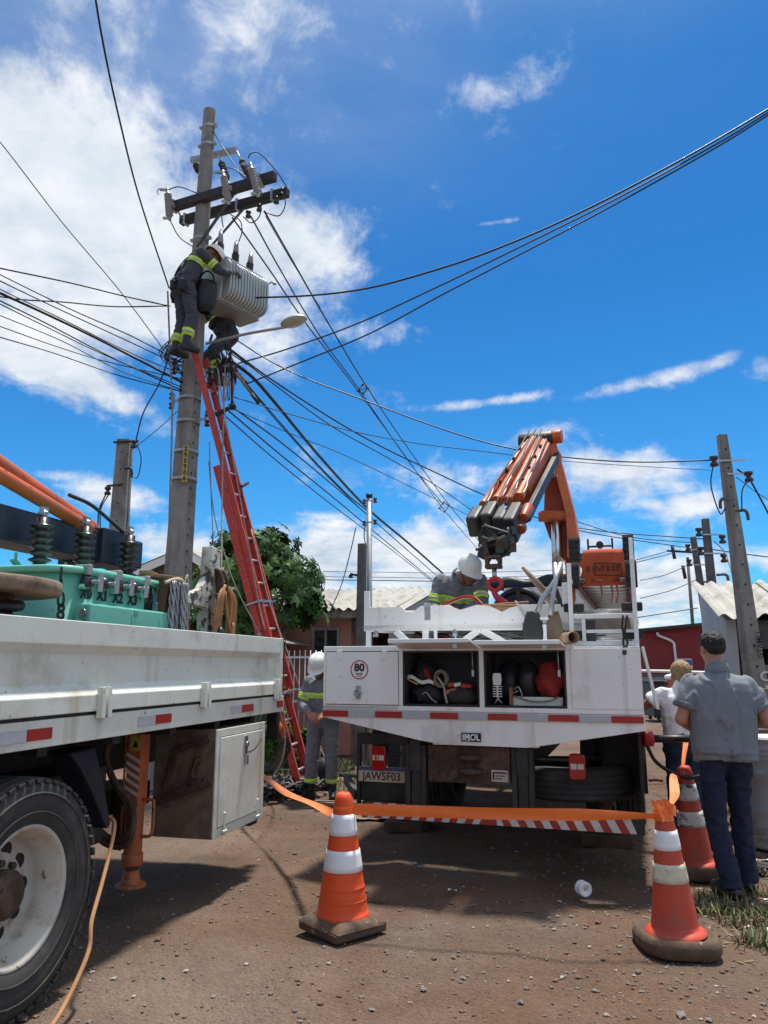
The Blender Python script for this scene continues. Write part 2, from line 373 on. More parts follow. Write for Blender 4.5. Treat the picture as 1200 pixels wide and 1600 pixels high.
# ------------------------------------------------------------------ mesh building
class MB:
    def __init__(s): s.v, s.f, s.m, s.sm = [], [], [], []
    def add(s, vs, fs, mi=0, smooth=False):
        o = len(s.v); s.v += [tuple(v) for v in vs]
        for f in fs: s.f.append(tuple(i + o for i in f)); s.m.append(mi); s.sm.append(smooth)
        return s
    def box(s, c, d, rot=None, mi=0):
        c = V(c); hx, hy, hz = d[0] / 2, d[1] / 2, d[2] / 2
        pts = [V((x, y, z)) for x in (-hx, hx) for y in (-hy, hy) for z in (-hz, hz)]
        if rot is not None: pts = [rot @ p for p in pts]
        return s.add([c + p for p in pts], [(0, 1, 3, 2), (4, 6, 7, 5), (0, 4, 5, 1), (2, 3, 7, 6), (0, 2, 6, 4), (1, 5, 7, 3)], mi)
    def bb(s, x0, x1, y0, y1, z0, z1, mi=0):
        return s.box(((x0 + x1) / 2, (y0 + y1) / 2, (z0 + z1) / 2), (x1 - x0, y1 - y0, z1 - z0), None, mi)
    def bar(s, p0, p1, w, h, mi=0, up=V((0, 0, 1))):
        p0, p1 = V(p0), V(p1); d = (p1 - p0); L = d.length; d.normalize()
        x = d.cross(up)
        if x.length < 1e-4: x = V((1, 0, 0))
        x.normalize(); z = x.cross(d)
        rot = Matrix((x, d, z)).transposed()
        return s.box((p0 + p1) / 2, (w, L, h), rot, mi)
    def tube(s, pts, r, n=8, mi=0, caps=True, closed=False, smooth=True):
        pts = [V(p) for p in pts]; k = len(pts)
        rs = r if isinstance(r, (list, tuple)) else [r] * k
        vs, fs = [], []
        px = None
        for i, p in enumerate(pts):
            if closed: t = pts[(i + 1) % k] - pts[i - 1]
            else: t = pts[min(i + 1, k - 1)] - pts[max(i - 1, 0)]
            if t.length < 1e-9: t = V((0, 0, 1))
            t.normalize()
            if px is None:
                a = V((0, 0, 1)) if abs(t.z) < .9 else V((1, 0, 0))
                px = t.cross(a).normalized()
            px = (px - t * px.dot(t))
            if px.length < 1e-6: px = t.orthogonal()
            px.normalize(); py = t.cross(px)
            for j in range(n):
                a = 2 * math.pi * j / n
                vs.append(p + px * (rs[i] * math.cos(a)) + py * (rs[i] * math.sin(a)))
        kk = k if closed else k - 1
        for i in range(kk):
            for j in range(n):
                a, b = i * n + j, i * n + (j + 1) % n
                c, d = ((i + 1) % k) * n + (j + 1) % n, ((i + 1) % k) * n + j
                fs.append((a, b, c, d))
        s.add(vs, fs, mi, smooth)
        if caps and not closed:
            o = len(s.v) - len(vs)
            s.f.append(tuple(o + j for j in reversed(range(n)))); s.m.append(mi); s.sm.append(False)
            s.f.append(tuple(o + (k - 1) * n + j for j in range(n))); s.m.append(mi); s.sm.append(False)
        return s
    def cyl(s, p0, p1, r0, r1=None, n=16, mi=0, caps=True):
        return s.tube([p0, p1], [r0, r0 if r1 is None else r1], n, mi, caps)
    def lathe(s, prof, o=(0, 0, 0), axis='z', n=24, mi=0, a0=0, a1=2 * math.pi, smooth=True, sx=1, sy=1):
        """prof: (radius, height) pairs"""
        full = abs(a1 - a0 - 2 * math.pi) < 1e-6
        k = n if full else n + 1
        vs, fs = [], []
        for (r, h) in prof:
            for j in range(k):
                a = a0 + (a1 - a0) * j / n
                x, y, z = r * math.cos(a) * sx, r * math.sin(a) * sy, h
                if axis == 'x': x, y, z = z, x, y
                elif axis == 'y': x, y, z = x, z, -y
                vs.append((o[0] + x, o[1] + y, o[2] + z))
        for i in range(len(prof) - 1):
            for j in range(n if full else n):
                a, b = i * k + j, i * k + (j + 1) % k
                fs.append((a, b, b + k, a + k))
        return s.add(vs, fs, mi, smooth)
    def prism(s, poly, t, o=(0, 0, 0), ex=(1, 0, 0), ey=(0, 0, 1), mi=0):
        """poly in the ex, ey plane, extruded by t along ex x ey"""
        o, ex, ey = V(o), V(ex), V(ey); nrm = ex.cross(ey).normalized() * t
        n = len(poly)
        b = [o + ex * p[0] + ey * p[1] for p in poly]
        vs = b + [p + nrm for p in b]
        fs = [tuple(reversed(range(n))), tuple(range(n, 2 * n))]
        fs += [(i, (i + 1) % n, n + (i + 1) % n, n + i) for i in range(n)]
        return s.add(vs, fs, mi)
    def sweep(s, sec, p0, p1, ex, ey, mi=0):
        """closed 2-D section swept from p0 to p1"""
        p0, p1, ex, ey = V(p0), V(p1), V(ex), V(ey); n = len(sec)
        vs = [p + ex * a + ey * b for p in (p0, p1) for a, b in sec]
        fs = [tuple(reversed(range(n))), tuple(range(n, 2 * n))] + [(i, (i + 1) % n, n + (i + 1) % n, n + i) for i in range(n)]
        return s.add(vs, fs, mi)
    def grid(s, fn, nu, nv, mi=0, smooth=True):
        vs = [fn(i / nu, j / nv) for i in range(nu + 1) for j in range(nv + 1)]
        fs = [(i * (nv + 1) + j, (i + 1) * (nv + 1) + j, (i + 1) * (nv + 1) + j + 1, i * (nv + 1) + j + 1) for i in range(nu) for j in range(nv)]
        return s.add(vs, fs, mi, smooth)
    def ell(s, c, r, n=14, k=8, mi=0, rot=None, jit=0):
        vs, fs = [], []
        c = V(c)
        for i in range(k + 1):
            th = math.pi * i / k
            for j in range(n):
                a = 2 * math.pi * j / n
                p = V((r[0] * math.sin(th) * math.cos(a), r[1] * math.sin(th) * math.sin(a), r[2] * math.cos(th)))
                if jit: p *= 1 + jit * noise.noise(p * (2.2 / max(r)) + c * 3)
                if rot is not None: p = rot @ p
                vs.append(c + p)
        for i in range(k):
            for j in range(n):
                fs.append((i * n + j, i * n + n + j, i * n + n + (j + 1) % n, i * n + (j + 1) % n))
        return s.add(vs, fs, mi, True)
    def mesh(s, name, mat):
        me = bpy.data.meshes.new(name)
        me.from_pydata(s.v, [], s.f)
        for m in (mat if isinstance(mat, (list, tuple)) else [mat]): me.materials.append(MATS[m] if isinstance(m, str) else m)
        me.polygons.foreach_set('material_index', s.m)
        me.polygons.foreach_set('use_smooth', s.sm)
        bm = bmesh.new(); bm.from_mesh(me)
        bmesh.ops.recalc_face_normals(bm, faces=bm.faces)
        bm.to_mesh(me); bm.free()
        me.update()
        return me
    def parts(s, name, mat, parent=None, bevel=0):
        """one object per separate piece"""
        up = list(range(len(s.v)))
        def r(i):
            while up[i] != i: up[i] = up[up[i]]; i = up[i]
            return i
        for f in s.f:
            for i in f[1:]: up[r(i)] = r(f[0])
        gr = {}
        for k, f in enumerate(s.f): gr.setdefault(r(f[0]), []).append(k)
        for ks in gr.values():
            q = MB(); mp = {}
            for k in ks:
                for i in s.f[k]: mp.setdefault(i, len(mp))
            q.v = [s.v[i] for i in mp]; q.f = [tuple(mp[i] for i in s.f[k]) for k in ks]; q.m = [s.m[k] for k in ks]; q.sm = [s.sm[k] for k in ks]
            o = q.build(name, mat, parent, bevel)
        return o
    def build(s, name, mat, parent=None, bevel=0, seg=2, **kw):
        return ob(name, s.mesh(name, mat), parent, bevel, seg, **kw)

def ob(name, me, parent=None, bevel=0, seg=2, loc=None, rot=None, **props):
    o = bpy.data.objects.new(name, me); COL.objects.link(o)
    if parent is not None: o.parent = parent
    if loc is not None: o.location = loc
    if rot is not None: o.rotation_euler = rot
    if bevel:
        b = o.modifiers.new('bevel', 'BEVEL'); b.width = bevel; b.segments = seg; b.limit_method = 'ANGLE'; b.angle_limit = R(35)
        b.harden_normals = False
    for k, v in props.items(): o[k] = v
    return o
def thing(name, label, cat, loc=(0, 0, 0), rz=0, group=None, rot=None):
    o = bpy.data.objects.new(name, None); COL.objects.link(o)
    o.empty_display_size = .1
    o.location = loc
    o.rotation_euler = rot if rot is not None else (0, 0, rz)
    o['label'] = label; o['category'] = cat
    if group: o['group'] = group
    return o
def tag(o, label, cat, group=None, kind=None):
    o['label'] = label; o['category'] = cat
    if group: o['group'] = group
    if kind: o['kind'] = kind
    return o
def copy_tree(o, parent=None):
    c = o.copy(); COL.objects.link(c)
    if parent is not None: c.parent = parent
    for ch in list(o.children): copy_tree(ch, c)
    return c
def smooth_path(pts, k=8):
    pts = [V(p) for p in pts]
    P = [pts[0] * 2 - pts[1]] + pts + [pts[-1] * 2 - pts[-2]]
    out = []
    for i in range(1, len(P) - 2):
        a, b, c, d = P[i - 1], P[i], P[i + 1], P[i + 2]
        for j in range(k):
            t = j / k
            out.append(.5 * ((2 * b) + (c - a) * t + (2 * a - 5 * b + 4 * c - d) * t * t + (3 * b - 3 * c + d - a) * t ** 3))
    out.append(pts[-1])
    return out
TMP = bpy.data.scenes.new('workbench')      # a scratch scene, so that baking a mesh does not re-evaluate everything
def baked(o):
    TMP.collection.objects.link(o)
    with bpy.context.temp_override(scene=TMP, view_layer=TMP.view_layers[0]):
        dg = bpy.context.evaluated_depsgraph_get()
        me = bpy.data.meshes.new_from_object(o.evaluated_get(dg))
    bpy.data.objects.remove(o)
    return me
def text(body, size, mat, parent, loc, rot, name='lettering', depth=.001, bold=0.0, sx=1.0, align='CENTER'):
    cu = bpy.data.curves.new(name, 'FONT'); cu.body = body; cu.size = size; cu.align_x = align; cu.align_y = 'CENTER'
    cu.extrude = depth; cu.offset = bold; cu.resolution_u = 3
    me = baked(bpy.data.objects.new('tmp', cu))
    for v in me.vertices: v.co.x *= sx
    me.materials.clear(); me.materials.append(MATS[mat])
    return ob(name, me, parent, loc=loc, rot=rot)
STAND = (R(90), 0, 0)     # lettering that stands upright facing -Y of its parent

# frames of the two trucks
TB_O, TB_RZ = V((-.49, 6.35, 0)), R(-18)
TA_O, TA_RZ = V((-.82, 6.52, 0)), R(-14.5)
def frame(O, rz): return Matrix.Translation(O) @ Matrix.Rotation(rz, 4, 'Z')
TBM, TAM = frame(TB_O, TB_RZ), frame(TA_O, TA_RZ)
def tb(u, v, z): return TBM @ V((u, v, z))
def ta(s, d, z): return TAM @ V((-d, s, z))      # s along the truck, d inward from its near side
# ------------------------------------------------------------------ ground
def ground_z(x, y):
    d = math.hypot(x, y - 6)
    a = 1.0 if d < 14 else max(0.0, 1 - (d - 14) / 20)
    z = .020 * noise.noise(V((x * .9, y * .9, 3))) + .011 * noise.noise(V((x * 3.1, y * 3.1, 9))) + .004 * noise.noise(V((x * 11, y * 11, 1)))
    # wheel-worn ruts along the road
    for c in (-.55, 1.15):      # two worn wheel tracks
        u = x - .24 * (y - 5) - c
        z -= .016 * math.exp(-(u / .20) ** 2) - .010 * math.exp(-((abs(u) - .32) / .10) ** 2)
    return (z - .020) * a
def ground_mat():
    mt = bpy.data.materials.new('dirt_road'); mt.use_nodes = True
    nt = mt.node_tree; N, L = nt.nodes, nt.links
    b = N['Principled BSDF']; b.inputs['Roughness'].default_value = .95; b.inputs['Specular IOR Level'].default_value = .25
    tc = N.new('ShaderNodeTexCoord'); vec = tc.outputs['Object']
    def nz(s, d=8, r=.6, off=0):
        mp = N.new('ShaderNodeMapping'); mp.inputs['Location'].default_value = (off, off * 2, 0)
        L.new(vec, mp.inputs[0])
        n = N.new('ShaderNodeTexNoise'); n.inputs['Scale'].default_value = s; n.inputs['Detail'].default_value = d; n.inputs['Roughness'].default_value = r
        L.new(mp.outputs[0], n.inputs['Vector']); return n.outputs['Fac']
    def ramp(src, stops):
        r = N.new('ShaderNodeValToRGB'); e = r.color_ramp.elements
        while len(e) < len(stops): e.new(.5)
        for q, (p, c) in zip(e, stops): q.position = p; q.color = (*c, 1)
        L.new(src, r.inputs[0]); return r.outputs[0]
    def mix(f, a, c, mode='MIX'):
        m = N.new('ShaderNodeMix'); m.data_type = 'RGBA'; m.blend_type = mode
        if isinstance(f, float): m.inputs['Factor'].default_value = f
        else: L.new(f, m.inputs['Factor'])
        for s, x in (('A', a), ('B', c)):
            if isinstance(x, tuple): m.inputs[s].default_value = (*x, 1)
            else: L.new(x, m.inputs[s])
        return m.outputs['Result']
    soil = ramp(nz(1.1, 10, .62), [(.30, (.118, .066, .041)), (.5, (.172, .103, .068)), (.7, (.225, .145, .103))])
    grey = ramp(nz(2.2, 10, .7, 5), [(.3, (.115, .080, .058)), (.7, (.215, .162, .125))])
    cur = mix(ramp(nz(.55, 7, .6, 11), [(.42, (0, 0, 0)), (.62, (1, 1, 1))]), soil, grey)
    red = ramp(nz(.8, 6, .6, 23), [(.56, (0, 0, 0)), (.72, (.8, .8, .8))])
    cur = mix(red, cur, (.215, .104, .055))
    pale = ramp(nz(.42, 6, .62, 47), [(.50, (0, 0, 0)), (.66, (.75, .75, .75))])
    cur = mix(pale, cur, (.255, .185, .142))
    damp = ramp(nz(.9, 8, .68, 61), [(.60, (0, 0, 0)), (.74, (.6, .6, .6))])
    cur = mix(damp, cur, (.085, .052, .036))
    for sc, lo, hi, dark, pale in ((38, .10, .30, (.055, .042, .036), (.26, .21, .175)), (85, .15, .35, (.06, .045, .038), (.25, .2, .17))):
        vo = N.new('ShaderNodeTexVoronoi'); vo.inputs['Scale'].default_value = sc
        L.new(vec, vo.inputs['Vector'])
        sp = N.new('ShaderNodeSeparateColor'); L.new(vo.outputs['Color'], sp.inputs[0])
        peb = ramp(sp.outputs[0], [(0, dark), (.5, (.12, .085, .066)), (1, pale)])
        msk = ramp(vo.outputs['Distance'], [(lo, (1, 1, 1)), (hi, (0, 0, 0))])
        sel = ramp(sp.outputs[1], [(.36, (0, 0, 0)), (.42, (1, 1, 1))])
        f = mix(1.0, msk, sel, 'MULTIPLY')
        f = mix(1.0, f, ramp(nz(3, 5, .6, 31 + sc), [(.34, (.25, .25, .25)), (.6, (1, 1, 1))]), 'MULTIPLY')
        cur = mix(f, cur, peb)
    cur = mix(.55, cur, ramp(nz(28, 6, .7, 3), [(.3, (.45, .45, .45)), (.7, (1.0, 1.0, 1.0))]), 'MULTIPLY')
    L.new(cur, b.inputs['Base Color'])
    vo = N.new('ShaderNodeTexVoronoi'); vo.inputs['Scale'].default_value = 55; L.new(vec, vo.inputs['Vector'])
    def mth(op, a, c=None):
        n = N.new('ShaderNodeMath'); n.operation = op
        for i, x in enumerate((a, c)):
            if x is None: continue
            if isinstance(x, (int, float)): n.inputs[i].default_value = x
            else: L.new(x, n.inputs[i])
        return n.outputs[0]
    sx = N.new('ShaderNodeSeparateXYZ'); L.new(vec, sx.inputs[0])
    u0 = mth('SUBTRACT', sx.outputs[0], mth('MULTIPLY', mth('SUBTRACT', sx.outputs[1], 5.0), .24))
    tread = None
    for c in (-.55, 1.15, -.12):        # worn tyre prints along the wheel tracks
        au = mth('ABSOLUTE', mth('SUBTRACT', u0, c))
        inn = mth('LESS_THAN', au, .13)
        lug = mth('GREATER_THAN', mth('SINE', mth('ADD', mth('MULTIPLY', sx.outputs[1], 70.0), mth('MULTIPLY', au, 45.0))), .1)
        q = mth('MULTIPLY', inn, lug)
        tread = q if tread is None else mth('MAXIMUM', tread, q)
    tread = mth('MULTIPLY', tread, ramp(nz(1.7, 5, .6, 71), [(.44, (0, 0, 0)), (.6, (1, 1, 1))]))
    ad = N.new('ShaderNodeMath'); ad.operation = 'SUBTRACT'
    L.new(nz(45, 8, .7, 2), ad.inputs[0]); L.new(vo.outputs['Distance'], ad.inputs[1])
    bp = N.new('ShaderNodeBump'); bp.inputs['Strength'].default_value = .95; bp.inputs['Distance'].default_value = .016
    L.new(mth('SUBTRACT', ad.outputs[0], mth('MULTIPLY', tread, .45)), bp.inputs['Height']); L.new(bp.outputs[0], b.inputs['Normal'])
    return mt
def build_ground():
    MATS['dirt_road'] = ground_mat()
    n = 250
    def w(u, a, b): return a * u + b * u ** 5
    mb = MB()
    mb.grid(lambda i, j: (lambda x, y: (x, y, ground_z(x, y)))(w(2 * i - 1, 7, 393), 6 + w(2 * j - 1, 8, 392)), n, n)
    mb.build('ground', 'dirt_road', kind='structure')
    # loose stones
    rs = random.Random(3)
    g = MB()
    ico = [V(p).normalized() for p in ((1, 0, 0), (-1, 0, 0), (0, 1, 0), (0, -1, 0), (0, 0, 1), (0, 0, -1), (.6, .6, .6), (-.6, .6, .6), (.6, -.6, .6), (-.6, -.6, .6))]
    fs = [(4, 6, 7), (4, 8, 6), (4, 9, 8), (4, 7, 9), (0, 6, 8), (1, 9, 7), (2, 7, 6), (3, 8, 9), (0, 2, 6), (2, 1, 7), (1, 3, 9), (3, 0, 8)]
    for i in range(17000):
        t = rs.random()
        y = 3.0 + 9.5 * t ** 1.3
        x = rs.uniform(-1, 1) * (.62 * y + .4) + .2
        c = noise.noise(V((x * .8, y * .8, 40)))
        if c < rs.uniform(-.55, .5) - (.35 if x > .9 else 0): continue
        r = .0042 + .0105 * rs.random() ** 3 + (.011 if rs.random() < .014 else 0)
        q = Euler((0, 0, rs.uniform(0, 6.3))).to_matrix()
        s = (rs.uniform(.8, 1.5), rs.uniform(.8, 1.2), rs.uniform(.5, .9))
        vs = [V((x, y, ground_z(x, y) + r * .25)) + q @ V((p.x * s[0] * r * rs.uniform(.8, 1.2), p.y * s[1] * r, p.z * s[2] * r)) for p in ico]
        g.add(vs, fs, rs.choices((0, 1, 2), (5, 4, 1.3))[0])
    o = g.build('gravel', ['stone_red', 'stone_grey', 'stone_pale'])
    tag(o, 'loose brown and grey pebbles scattered over the dirt road', 'gravel', kind='stuff')
build_ground()

# ------------------------------------------------------------------ houses
def corr(name, parent, p0, ex, ey, wid, length, pitch=.177, amp=.026, mat='roof_cement', waves=None, th=.008):
    """one corrugated sheet: waves across ex (width), length along ey"""
    p0, ex, ey = V(p0), V(ex).normalized(), V(ey).normalized(); nn = ex.cross(ey).normalized()
    if nn.z < 0: nn = -nn
    k = max(8, int(wid / pitch * 8))
    mb = MB()
    top = lambda u, v: p0 + ex * (u * wid) + ey * (v * length) + nn * (amp * math.sin(2 * math.pi * u * wid / pitch))
    mb.grid(top, k, 1)
    mb.grid(lambda u, v: top(u, v) - nn * th, k, 1)
    for v in (0, 1):
        mb.grid(lambda u, w: top(u, v) - nn * th * w, k, 1, smooth=False)
    return mb.build(name, mat, parent)

def pink_house():
    t = thing('pink_house', 'low pink house with pale corrugated cement roof behind the two trucks', 'house', (.12, 13.0, 0), R(-16))
    # local: x along the front (house lies at x<0), y depth
    D, E, RG, Wd = 5.6, 2.40, 3.0, 6.6
    mb = MB()
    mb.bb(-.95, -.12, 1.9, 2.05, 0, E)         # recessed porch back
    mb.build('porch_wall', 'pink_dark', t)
    mb = MB()
    mb.bb(-Wd, -.82, .35, .5, 0, E + .02)
    mb.bb(-.95, -.82, .5, 1.9, 0, E)
    mb.build('wall', 'pink_wall', t)
    mb = MB()
    mb.prism([(.35, 0), (D, 0), (D, E), (D / 2, RG - .04), (.35, E)], .14, (-.14, 0, 0), (0, 1, 0), (0, 0, 1))
    mb.build('gable_wall', 'grey_plaster', t)
    mb = MB(); mb.bb(-Wd, 0, .02, .06, E - .11, E + .0); mb.build('fascia', 'concrete_pale', t, .004)
    mb = MB(); mb.bb(-.81, -.14, .36, .5, E - .32, E - .12); mb.build('porch_beam', 'concrete_dark', t)
    sl = V((0, D / 2, RG - E)); 
    n = 6
    for i in range(n):
        corr('roof_sheet', t, (-Wd - .1 + i * (Wd + .3) / n, -.08, E + .03 + .004 * (i % 2)), (1, 0, 0), sl, (Wd + .3) / n + .05, sl.length + .1)
        corr('roof_sheet', t, (-Wd - .1 + i * (Wd + .3) / n, D + .08, E + .03 + .004 * (i % 2)), (1, 0, 0), V((0, -D / 2, RG - E)), (Wd + .3) / n + .05, sl.length + .1)
    mb = MB()
    mb.bar((.14, -.1, E - .0), (.14, D / 2, RG), .03, .12)
    mb.bar((.14, D + .1, E - .0), (.14, D / 2, RG), .03, .12)
    mb.parts('verge_board', 'concrete_dark', t)
    w = MB()
    wx = -1.28
    for a, b, c, d in ((wx - .26, wx + .26, 1.45, 1.50), (wx - .26, wx + .26, 2.1, 2.15), (wx - .26, wx - .21, 1.5, 2.1), (wx + .21, wx + .26, 1.5, 2.1), (wx - .02, wx + .02, 1.5, 2.1)):
        w.bb(a, b, .31, .36, c, d)
    wf = w.build('window', 'galv', t)
    g = MB(); g.bb(wx - .21, wx + .21, .335, .345, 1.5, 2.1); g.build('pane', 'glass_dark', wf)
    dr = MB(); dr.bb(-.8, -.3, 1.86, 1.9, 0, 2.05); dr.build('door', 'wood_dark', t, .005)
    return t
pink_house()

def annex():
    t = thing('annex_roof_house', 'pink annex with a white fascia board and sloping eave left of the pink house', 'house', (-1.62, 12.6, 0), R(-16))
    mb = MB(); mb.bb(-3.2, -.6, .55, .7, 0, 2.2); mb.build('wall', 'pink_wall', t)
    mb = MB(); mb.bb(-.75, -.6, .7, 3.2, 0, 2.2); mb.build('side_wall', 'pink_wall', t)
    mb = MB(); mb.bar((-.95, -.1, 2.28), (-.1, .1, 2.03), .035, .12); mb.build('fascia', 'fascia_white', t, .004)
    for i in range(3):
        a = V((-3.0 + i * .98, -.15, 2.62 - i * .26))
        mb = MB(); mb.prism([(0, 0), (.99, -.262), (.99, -.242), (0, .02)], -3.4, a, (1, 0, 0), (0, 0, 1)); mb.build('roof_sheet', 'roof_cement', t)
    mb = MB(); mb.bb(-.72, -.64, -.02, .06, 0, 2.15); mb.build('post', 'fascia_white', t, .005)
    for i in range(2):
        w = MB()
        x0 = -1.25
        w.bb(x0, x0 + .05, .5, .545, 1.0, 2.0); w.bb(x0 + .4, x0 + .45, .5, .545, 1.0, 2.0)
        w.bb(x0 + .05, x0 + .4, .5, .545, 1.95, 2.0); w.bb(x0 + .05, x0 + .4, .5, .545, 1.0, 1.05)
    wf = w.build('window', 'fascia_white', t, .003)
    g = MB(); g.bb(x0 + .05, x0 + .4, .515, .53, 1.05, 1.95); g.build('pane', 'glass_dark', wf)
annex()

def gable_house():
    # brown gable with white fascia boards, seen between the pole and the transformer drums
    t = thing('brown_house', 'brown house gable with white fascia boards beyond the tall concrete pole', 'house', (-4.3, 15.5, 0), R(-8))
    pk, el, hw = 3.82, 3.25, .9
    mb = MB(); mb.prism([(-1.0, 0), (1.1, 0), (1.1, el - .1), (.25, pk - .12), (-1.0, el - .05)], .15, (0, .3, 0), (1, 0, 0), (0, 0, 1)); mb.build('gable_wall', 'wood_dark', t)
    mb = MB(); mb.bar((-1.35, 0, el - .12), (.25, 0, pk - .06), .05, .16); mb.build('fascia', 'fascia_white', t, .004)
    mb = MB(); mb.bar((.25, 0.002, pk - .06), (1.25, 0.002, el - .12), .05, .16); mb.build('fascia', 'fascia_white', t, .004)
    for i in range(3):
        for sx, x1, z1 in ((-1, -1.4, el - .06), (1, 1.3, el - .06)):
            a, b = V((.25, -.05 + i * 1.75, pk + .03)), V((x1, -.05 + i * 1.75, z1 + .03))
            d = b - a
            corr('roof_sheet', t, a, (0, 1, 0), d, 1.78, d.length, mat='roof_cement')
    mb = MB(); mb.bb(-.95, 1.05, .6, 5.2, 0, el - .2); mb.build('wall', 'wood_dark', t)
gable_house()

def grey_house():
    t = thing('grey_house', 'small grey house with a wavy corrugated eave and dark open porch behind the right pole', 'house', (4.34, 9.85, 0), R(-15))
    # local x to the right along the front, y depth
    El, Up, D = 2.12, 2.72, 2.15
    mb = MB()
    mb.prism([(.0, 0), (D + .1, 0), (D + .1, Up - .06), (D, Up - .06), (0.02, El - .06)], .12, (0, 0, 0), (0, 1, 0), (0, 0, 1)); mb.build('side_wall', 'grey_plaster', t)
    sl = V((0, D + .1, Up - El))
    for i in range(4):
        corr('roof_sheet', t, (-.12 + i * .92, -.28, El - .03 + .006 * (i % 2)), (1, 0, 0), sl, .97, sl.length + .2, pitch=.235, amp=.036)
    mb = MB(); mb.bb(.13, 3.6, .02, .16, El - .42, El - .07); mb.build('porch_beam', 'concrete_dark', t)
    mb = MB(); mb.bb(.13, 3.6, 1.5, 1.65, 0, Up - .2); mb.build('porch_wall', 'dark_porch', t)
    mb = MB(); mb.bb(.16, .34, .03, .15, 0, El - .43); mb.build('post', 'concrete', t, .01)
    mb = MB(); mb.bb(.14, 3.6, 1.66, 2.2, 0, Up - .2); mb.build('wall', 'grey_plaster', t)
    # low brick wall on the porch, every brick its own piece
    bw = MB(); bw.bb(.36, 2.3, .05, .13, .9, 1.50); bw.build('mortar', 'mortar', t)
    bm0 = MB(); bm0.box((0, 0, 0), (.205, .02, .062)); me = bm0.mesh('brick', 'brick_red')
    for r in range(8):
        for c in range(9):
            x = .47 + c * .215 + (.1 if r % 2 else 0)
            ob('brick', me, t, loc=(x, .042 - .004 * ((r * 7 + c * 3) % 3), .935 + r * .074))
    mb = MB(); mb.bb(.36, 2.5, .0, .16, 0, .9); mb.build('low_wall', 'concrete_dark', t)
    # wooden door frame
    d = MB(); d.bb(1.75, 1.83, 1.44, 1.5, .0, 2.0); d.bb(2.4, 2.48, 1.44, 1.5, 0, 2.0); d.bb(1.75, 2.48, 1.44, 1.5, 2.0, 2.07); d.build('door_frame', 'wood_dark', t)
    # pale hung pan on the beam
    mb = MB(); mb.ell((.75, -.03, 1.78), (.07, .03, .09)); mb.build('hung_pan', 'fascia_white', t)
grey_house()

def maroon_house():
    t = thing('maroon_house', 'long maroon house with dark sloping roof and white downpipe in the distance', 'house', (8.0, 27.5, 0), R(-9))
    mb = MB(); mb.bb(.35, 6, 0, 5, 0, 2.62); mb.build('wall', 'maroon_wall', t)
    mb = MB(); mb.prism([(-.1, 2.55), (6.3, 3.12), (6.3, 3.22), (-.1, 2.65)], 5.6, (0, 5.3, 0), (1, 0, 0), (0, 0, 1)); mb.build('roof', 'roof_dark', t)
    mb = MB(); mb.prism([(.35, 2.62), (6, 2.62), (6, 3.1), (.35, 2.6)], .1, (0, .12, 0), (1, 0, 0), (0, 0, 1)); mb.build('upper_wall', 'maroon_wall', t)
    mb = MB(); mb.tube(smooth_path([(1.55, -.25, 2.6), (1.6, -.2, 2.5), (2.05, -.08, 2.3), (2.12, -.06, 2.0), (2.15, -.06, .6)], 6), .045, 8); mb.build('downpipe', 'fascia_white', t)
    w = MB(); w.bb(4.6, 5.7, -.06, -.02, 1.9, 1.98); w.build('window_ledge', 'fascia_white', t)
maroon_house()
def yard_wall():
    t = thing('block_wall', 'low weathered block wall below the maroon house', 'wall', (8.1, 26.3, 0), R(-9))
    mb = MB(); mb.bb(-.8, 5.5, 0, .15, 0, 1.20); mb.build('wall', 'concrete_dark', t)
    me = MB().box((0, 0, 0), (.39, .03, .185)).mesh('block', 'concrete')
    for r in range(5):
        for c in range(15):
            ob('block', me, t, loc=(-.6 + c * .41 + (.2 if r % 2 else 0), -.006 - .004 * ((c * 3 + r * 5) % 3), .22 + r * .2))
    mb = MB(); mb.tube(smooth_path([(-.8, -.05, 1.29), (1, -.05, 1.30), (3, -.05, 1.24), (5.5, -.05, 1.22)], 5), .05, 8); mb.build('coping_pipe', 'fascia_white', t)
yard_wall()

# white steel fence in front of the pink house
def steel_fence():
    t = thing('steel_fence', 'white steel bar fence between brown posts in front of the pink house', 'fence', (-1.85, 12.0, 0), R(-12))
    me = MB().cyl((0, 0, .12), (0, 0, 1.72), .007, n=6).mesh('bar', 'fascia_white')
    x = -1.2
    while x < .95:
        if abs(x - .18) > .11:
            ob('bar', me, t, loc=(x, 0, 0))
        x += .085
    for z in (.25, .95, 1.6):
        mb = MB(); mb.bb(-1.25, .08, -.012, .012, z, z + .03); mb.bb(.28, .95, -.012, .012, z, z + .03); mb.build('rail', 'fascia_white', t)
    for x in (.18, -1.35):
        mb = MB(); mb.bb(x - .09, x + .09, -.09, .09, 0, 1.78); mb.build('post', 'pink_wall', t, .01)
    mb = MB(); mb.bb(-1.2, .95, -.06, .06, 0, .12); mb.build('base', 'concrete_dark', t)
steel_fence()

